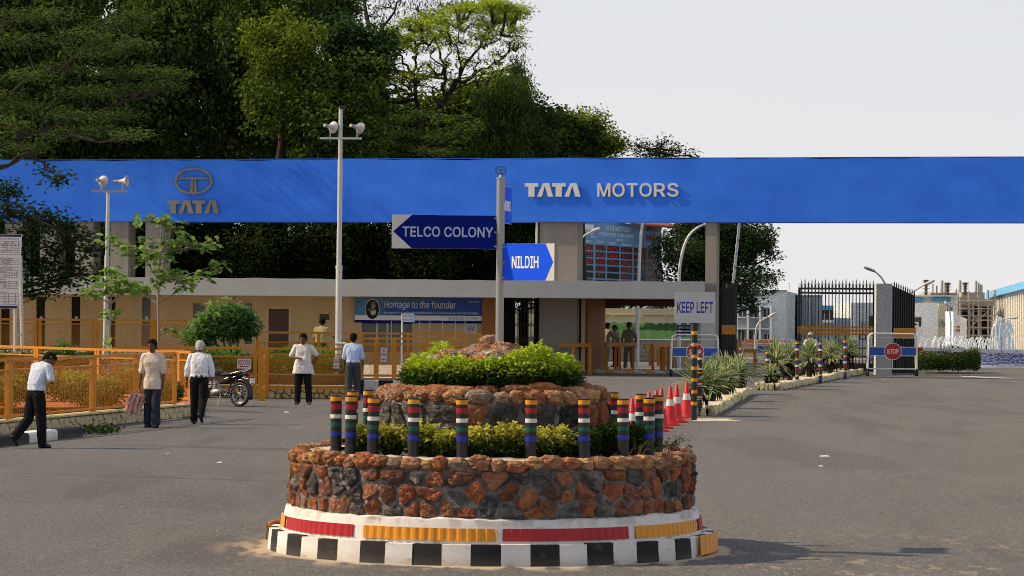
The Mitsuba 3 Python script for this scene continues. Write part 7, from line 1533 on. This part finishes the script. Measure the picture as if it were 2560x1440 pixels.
tree('small sparse tree showing sky between its leaves, at the right end of the trees', 1650, 160, [([(1650, 640), (1645, 430), (1650, 370)], .16, .06)], [(1590, 365, 26, 15, 150), (1625, 372, 30, 14, 170), (1655, 358, 28, 16, 170), (1690, 375, 32, 12, 160), (1725, 388, 24, 8, 90), (1610, 385, 32, 14, 220), (1665, 390, 40, 12, 260)], .17, (.030, .048, .018), 339, per=6, sig=.16, twigs=8)
for i, (u, v, w, h_, c0, c1) in enumerate([(1010, 360, 130, 75, (.045, .088, .016), (.15, .22, .035)), (1130, 330, 120, 85, (.055, .10, .018), (.20, .28, .04)), (900, 360, 100, 80, (.036, .072, .018), (.12, .18, .035)), (1215, 290, 70, 90, (.055, .095, .018), (.19, .25, .04)), (640, 380, 130, 75, DK, DKT), (400, 380, 150, 80, DK, DKT), (160, 360, 150, 90, DK, DKT), (480, 40, 170, 70, DK, DKT), (750, 20, 90, 50, DK, DKT), (10, 120, 110, 160, DK, DKT), (1395, 365, 60, 48, (.036, .072, .018), (.12, .18, .035))]):
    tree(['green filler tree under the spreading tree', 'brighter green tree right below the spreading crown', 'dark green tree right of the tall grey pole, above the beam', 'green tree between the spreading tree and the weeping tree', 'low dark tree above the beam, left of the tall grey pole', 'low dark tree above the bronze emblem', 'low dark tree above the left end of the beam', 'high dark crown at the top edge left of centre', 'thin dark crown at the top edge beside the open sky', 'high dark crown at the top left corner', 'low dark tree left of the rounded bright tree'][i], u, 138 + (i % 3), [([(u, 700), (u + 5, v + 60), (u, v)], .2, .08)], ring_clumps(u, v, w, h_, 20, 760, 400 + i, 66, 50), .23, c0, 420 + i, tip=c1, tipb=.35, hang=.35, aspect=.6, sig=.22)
# trees under the beam, shade put into their very dark leaf colour
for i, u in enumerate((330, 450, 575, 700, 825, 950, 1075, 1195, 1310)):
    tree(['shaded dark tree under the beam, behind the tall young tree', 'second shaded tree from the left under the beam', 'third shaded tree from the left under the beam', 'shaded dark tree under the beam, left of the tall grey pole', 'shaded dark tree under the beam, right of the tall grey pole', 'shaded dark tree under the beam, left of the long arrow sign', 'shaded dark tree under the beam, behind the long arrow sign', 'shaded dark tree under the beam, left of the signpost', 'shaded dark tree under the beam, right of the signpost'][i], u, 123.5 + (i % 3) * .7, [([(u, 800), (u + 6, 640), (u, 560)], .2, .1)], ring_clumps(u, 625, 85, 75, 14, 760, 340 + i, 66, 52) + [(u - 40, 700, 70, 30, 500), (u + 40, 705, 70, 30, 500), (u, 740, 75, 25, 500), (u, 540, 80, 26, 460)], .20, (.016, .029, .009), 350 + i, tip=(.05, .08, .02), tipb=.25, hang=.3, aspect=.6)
for i, u in enumerate((-60, 90, 220)):  # shade behind the pillars also put into the leaf colour
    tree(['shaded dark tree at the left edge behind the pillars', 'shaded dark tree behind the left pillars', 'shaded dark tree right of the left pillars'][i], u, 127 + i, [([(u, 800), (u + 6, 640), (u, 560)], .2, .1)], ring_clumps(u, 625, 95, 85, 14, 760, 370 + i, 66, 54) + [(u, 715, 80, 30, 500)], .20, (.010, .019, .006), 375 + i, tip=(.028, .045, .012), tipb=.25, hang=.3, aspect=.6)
# dark tree right of the score board
tree('large dark round tree right of the score board, behind the raised boom', 1800, 156, [([(1800, 860), (1800, 760), (1795, 660)], .3, .14), ([(1800, 740), (1870, 660)], .12, .05)], ring_clumps(1785, 650, 130, 95, 32, 900, 380, 56, 46) + [(1690, 720, 50, 40, 600), (1890, 700, 42, 30, 480), (1925, 640, 24, 22, 200), (1905, 600, 34, 26, 300), (1850, 745, 50, 26, 420), (1760, 740, 60, 30, 500), (1935, 685, 16, 12, 90), (1880, 770, 26, 14, 160)], .19, (.024, .050, .018), 381, tip=(.075, .125, .04), tipb=.3)
tree('dark trees line behind the compound wall, left of the score board pole', 1560, 158, [([(1560, 860), (1560, 780)], .2, .1)], [(1480 + 40 * i, 745, 36, 24, 460) for i in range(7)] + [(1360 + 40 * i, 700, 40, 40, 500) for i in range(4)], .2, (.013, .026, .010), 383, tip=(.03, .05, .02), tipb=.2)
# feathery tree reaching in from the left, in front of the beam
lb = [([(-150, 620), (-120, 380), (-60, 180)], .30, .16), ([(-120, 420), (60, 340), (220, 290), (330, 250)], .085, .025), ([(-100, 320), (60, 200), (220, 130), (330, 90)], .075, .025), ([(-130, 470), (40, 400), (150, 330), (260, 330)], .085, .02), ([(-145, 560), (-20, 540), (80, 545), (180, 590)], .09, .03), ([(-150, 600), (-40, 640), (80, 650), (190, 660)], .07, .025), ([(60, 360), (110, 410), (150, 455)], .04, .015)]
cl = [(20, 40, 90, 20, 420), (120, 40, 80, 20, 420), (60, 100, 90, 18, 380), (200, 90, 90, 18, 460), (290, 60, 80, 20, 420), (330, 40, 60, 16, 300), (240, 130, 80, 16, 400), (340, 110, 60, 15, 300), (150, 170, 80, 15, 320), (60, 190, 80, 15, 280), (290, 185, 70, 14, 300), (380, 180, 70, 14, 360), (450, 185, 36, 8, 150), (400, 215, 55, 13, 260), (200, 230, 80, 15, 340), (320, 225, 70, 13, 280), (90, 270, 80, 16, 300), (200, 290, 90, 16, 360), (300, 290, 70, 14, 300), (20, 250, 60, 24, 280), (150, 335, 90, 16, 340), (250, 325, 70, 13, 280), (330, 340, 60, 13, 240), (60, 370, 80, 16, 280), (20, 310, 60, 20, 260)]
tree('feathery layered tree reaching in from the left, its flat sprays lit from above', -150, 115.5, lb[:4] + lb[6:], cl, .17, (.040, .080, .022), 390, tip=(.13, .21, .045), tipb=.4, aspect=.22, flat=.4, sig=.24, up=1.2, shell=.3, per=8, twigs=7, dspread=1.6, dens=1.5)
cl = [(20, 480, 34, 26, 260), (30, 530, 60, 22, 340), (90, 545, 60, 20, 340), (150, 560, 55, 20, 320), (200, 590, 50, 18, 260), (60, 590, 70, 22, 360), (140, 620, 60, 20, 300), (220, 625, 36, 16, 170), (60, 660, 70, 24, 320), (150, 670, 60, 20, 280), (210, 680, 36, 14, 140), (90, 705, 60, 18, 280), (170, 710, 50, 16, 220), (30, 640, 50, 26, 280), (100, 735, 40, 10, 120), (112, 420, 14, 20, 60), (140, 448, 26, 10, 80), (160, 440, 16, 8, 40)]
tree('dark leafy boughs hanging in front of the beam at the left edge', -190, 99, [([(-190, 640), (-160, 520)], .26, .16), ([(-165, 540), (-20, 540), (80, 545), (180, 590)], .09, .03), ([(-170, 580), (-40, 640), (80, 650), (190, 660)], .07, .025), ([(-165, 530), (-20, 420), (60, 385), (110, 405), (150, 445)], .06, .015)], cl, .19, (.014, .030, .010), 392, tip=(.035, .060, .018), tipb=.3, aspect=.5, flat=.7, sig=.2, up=.9)
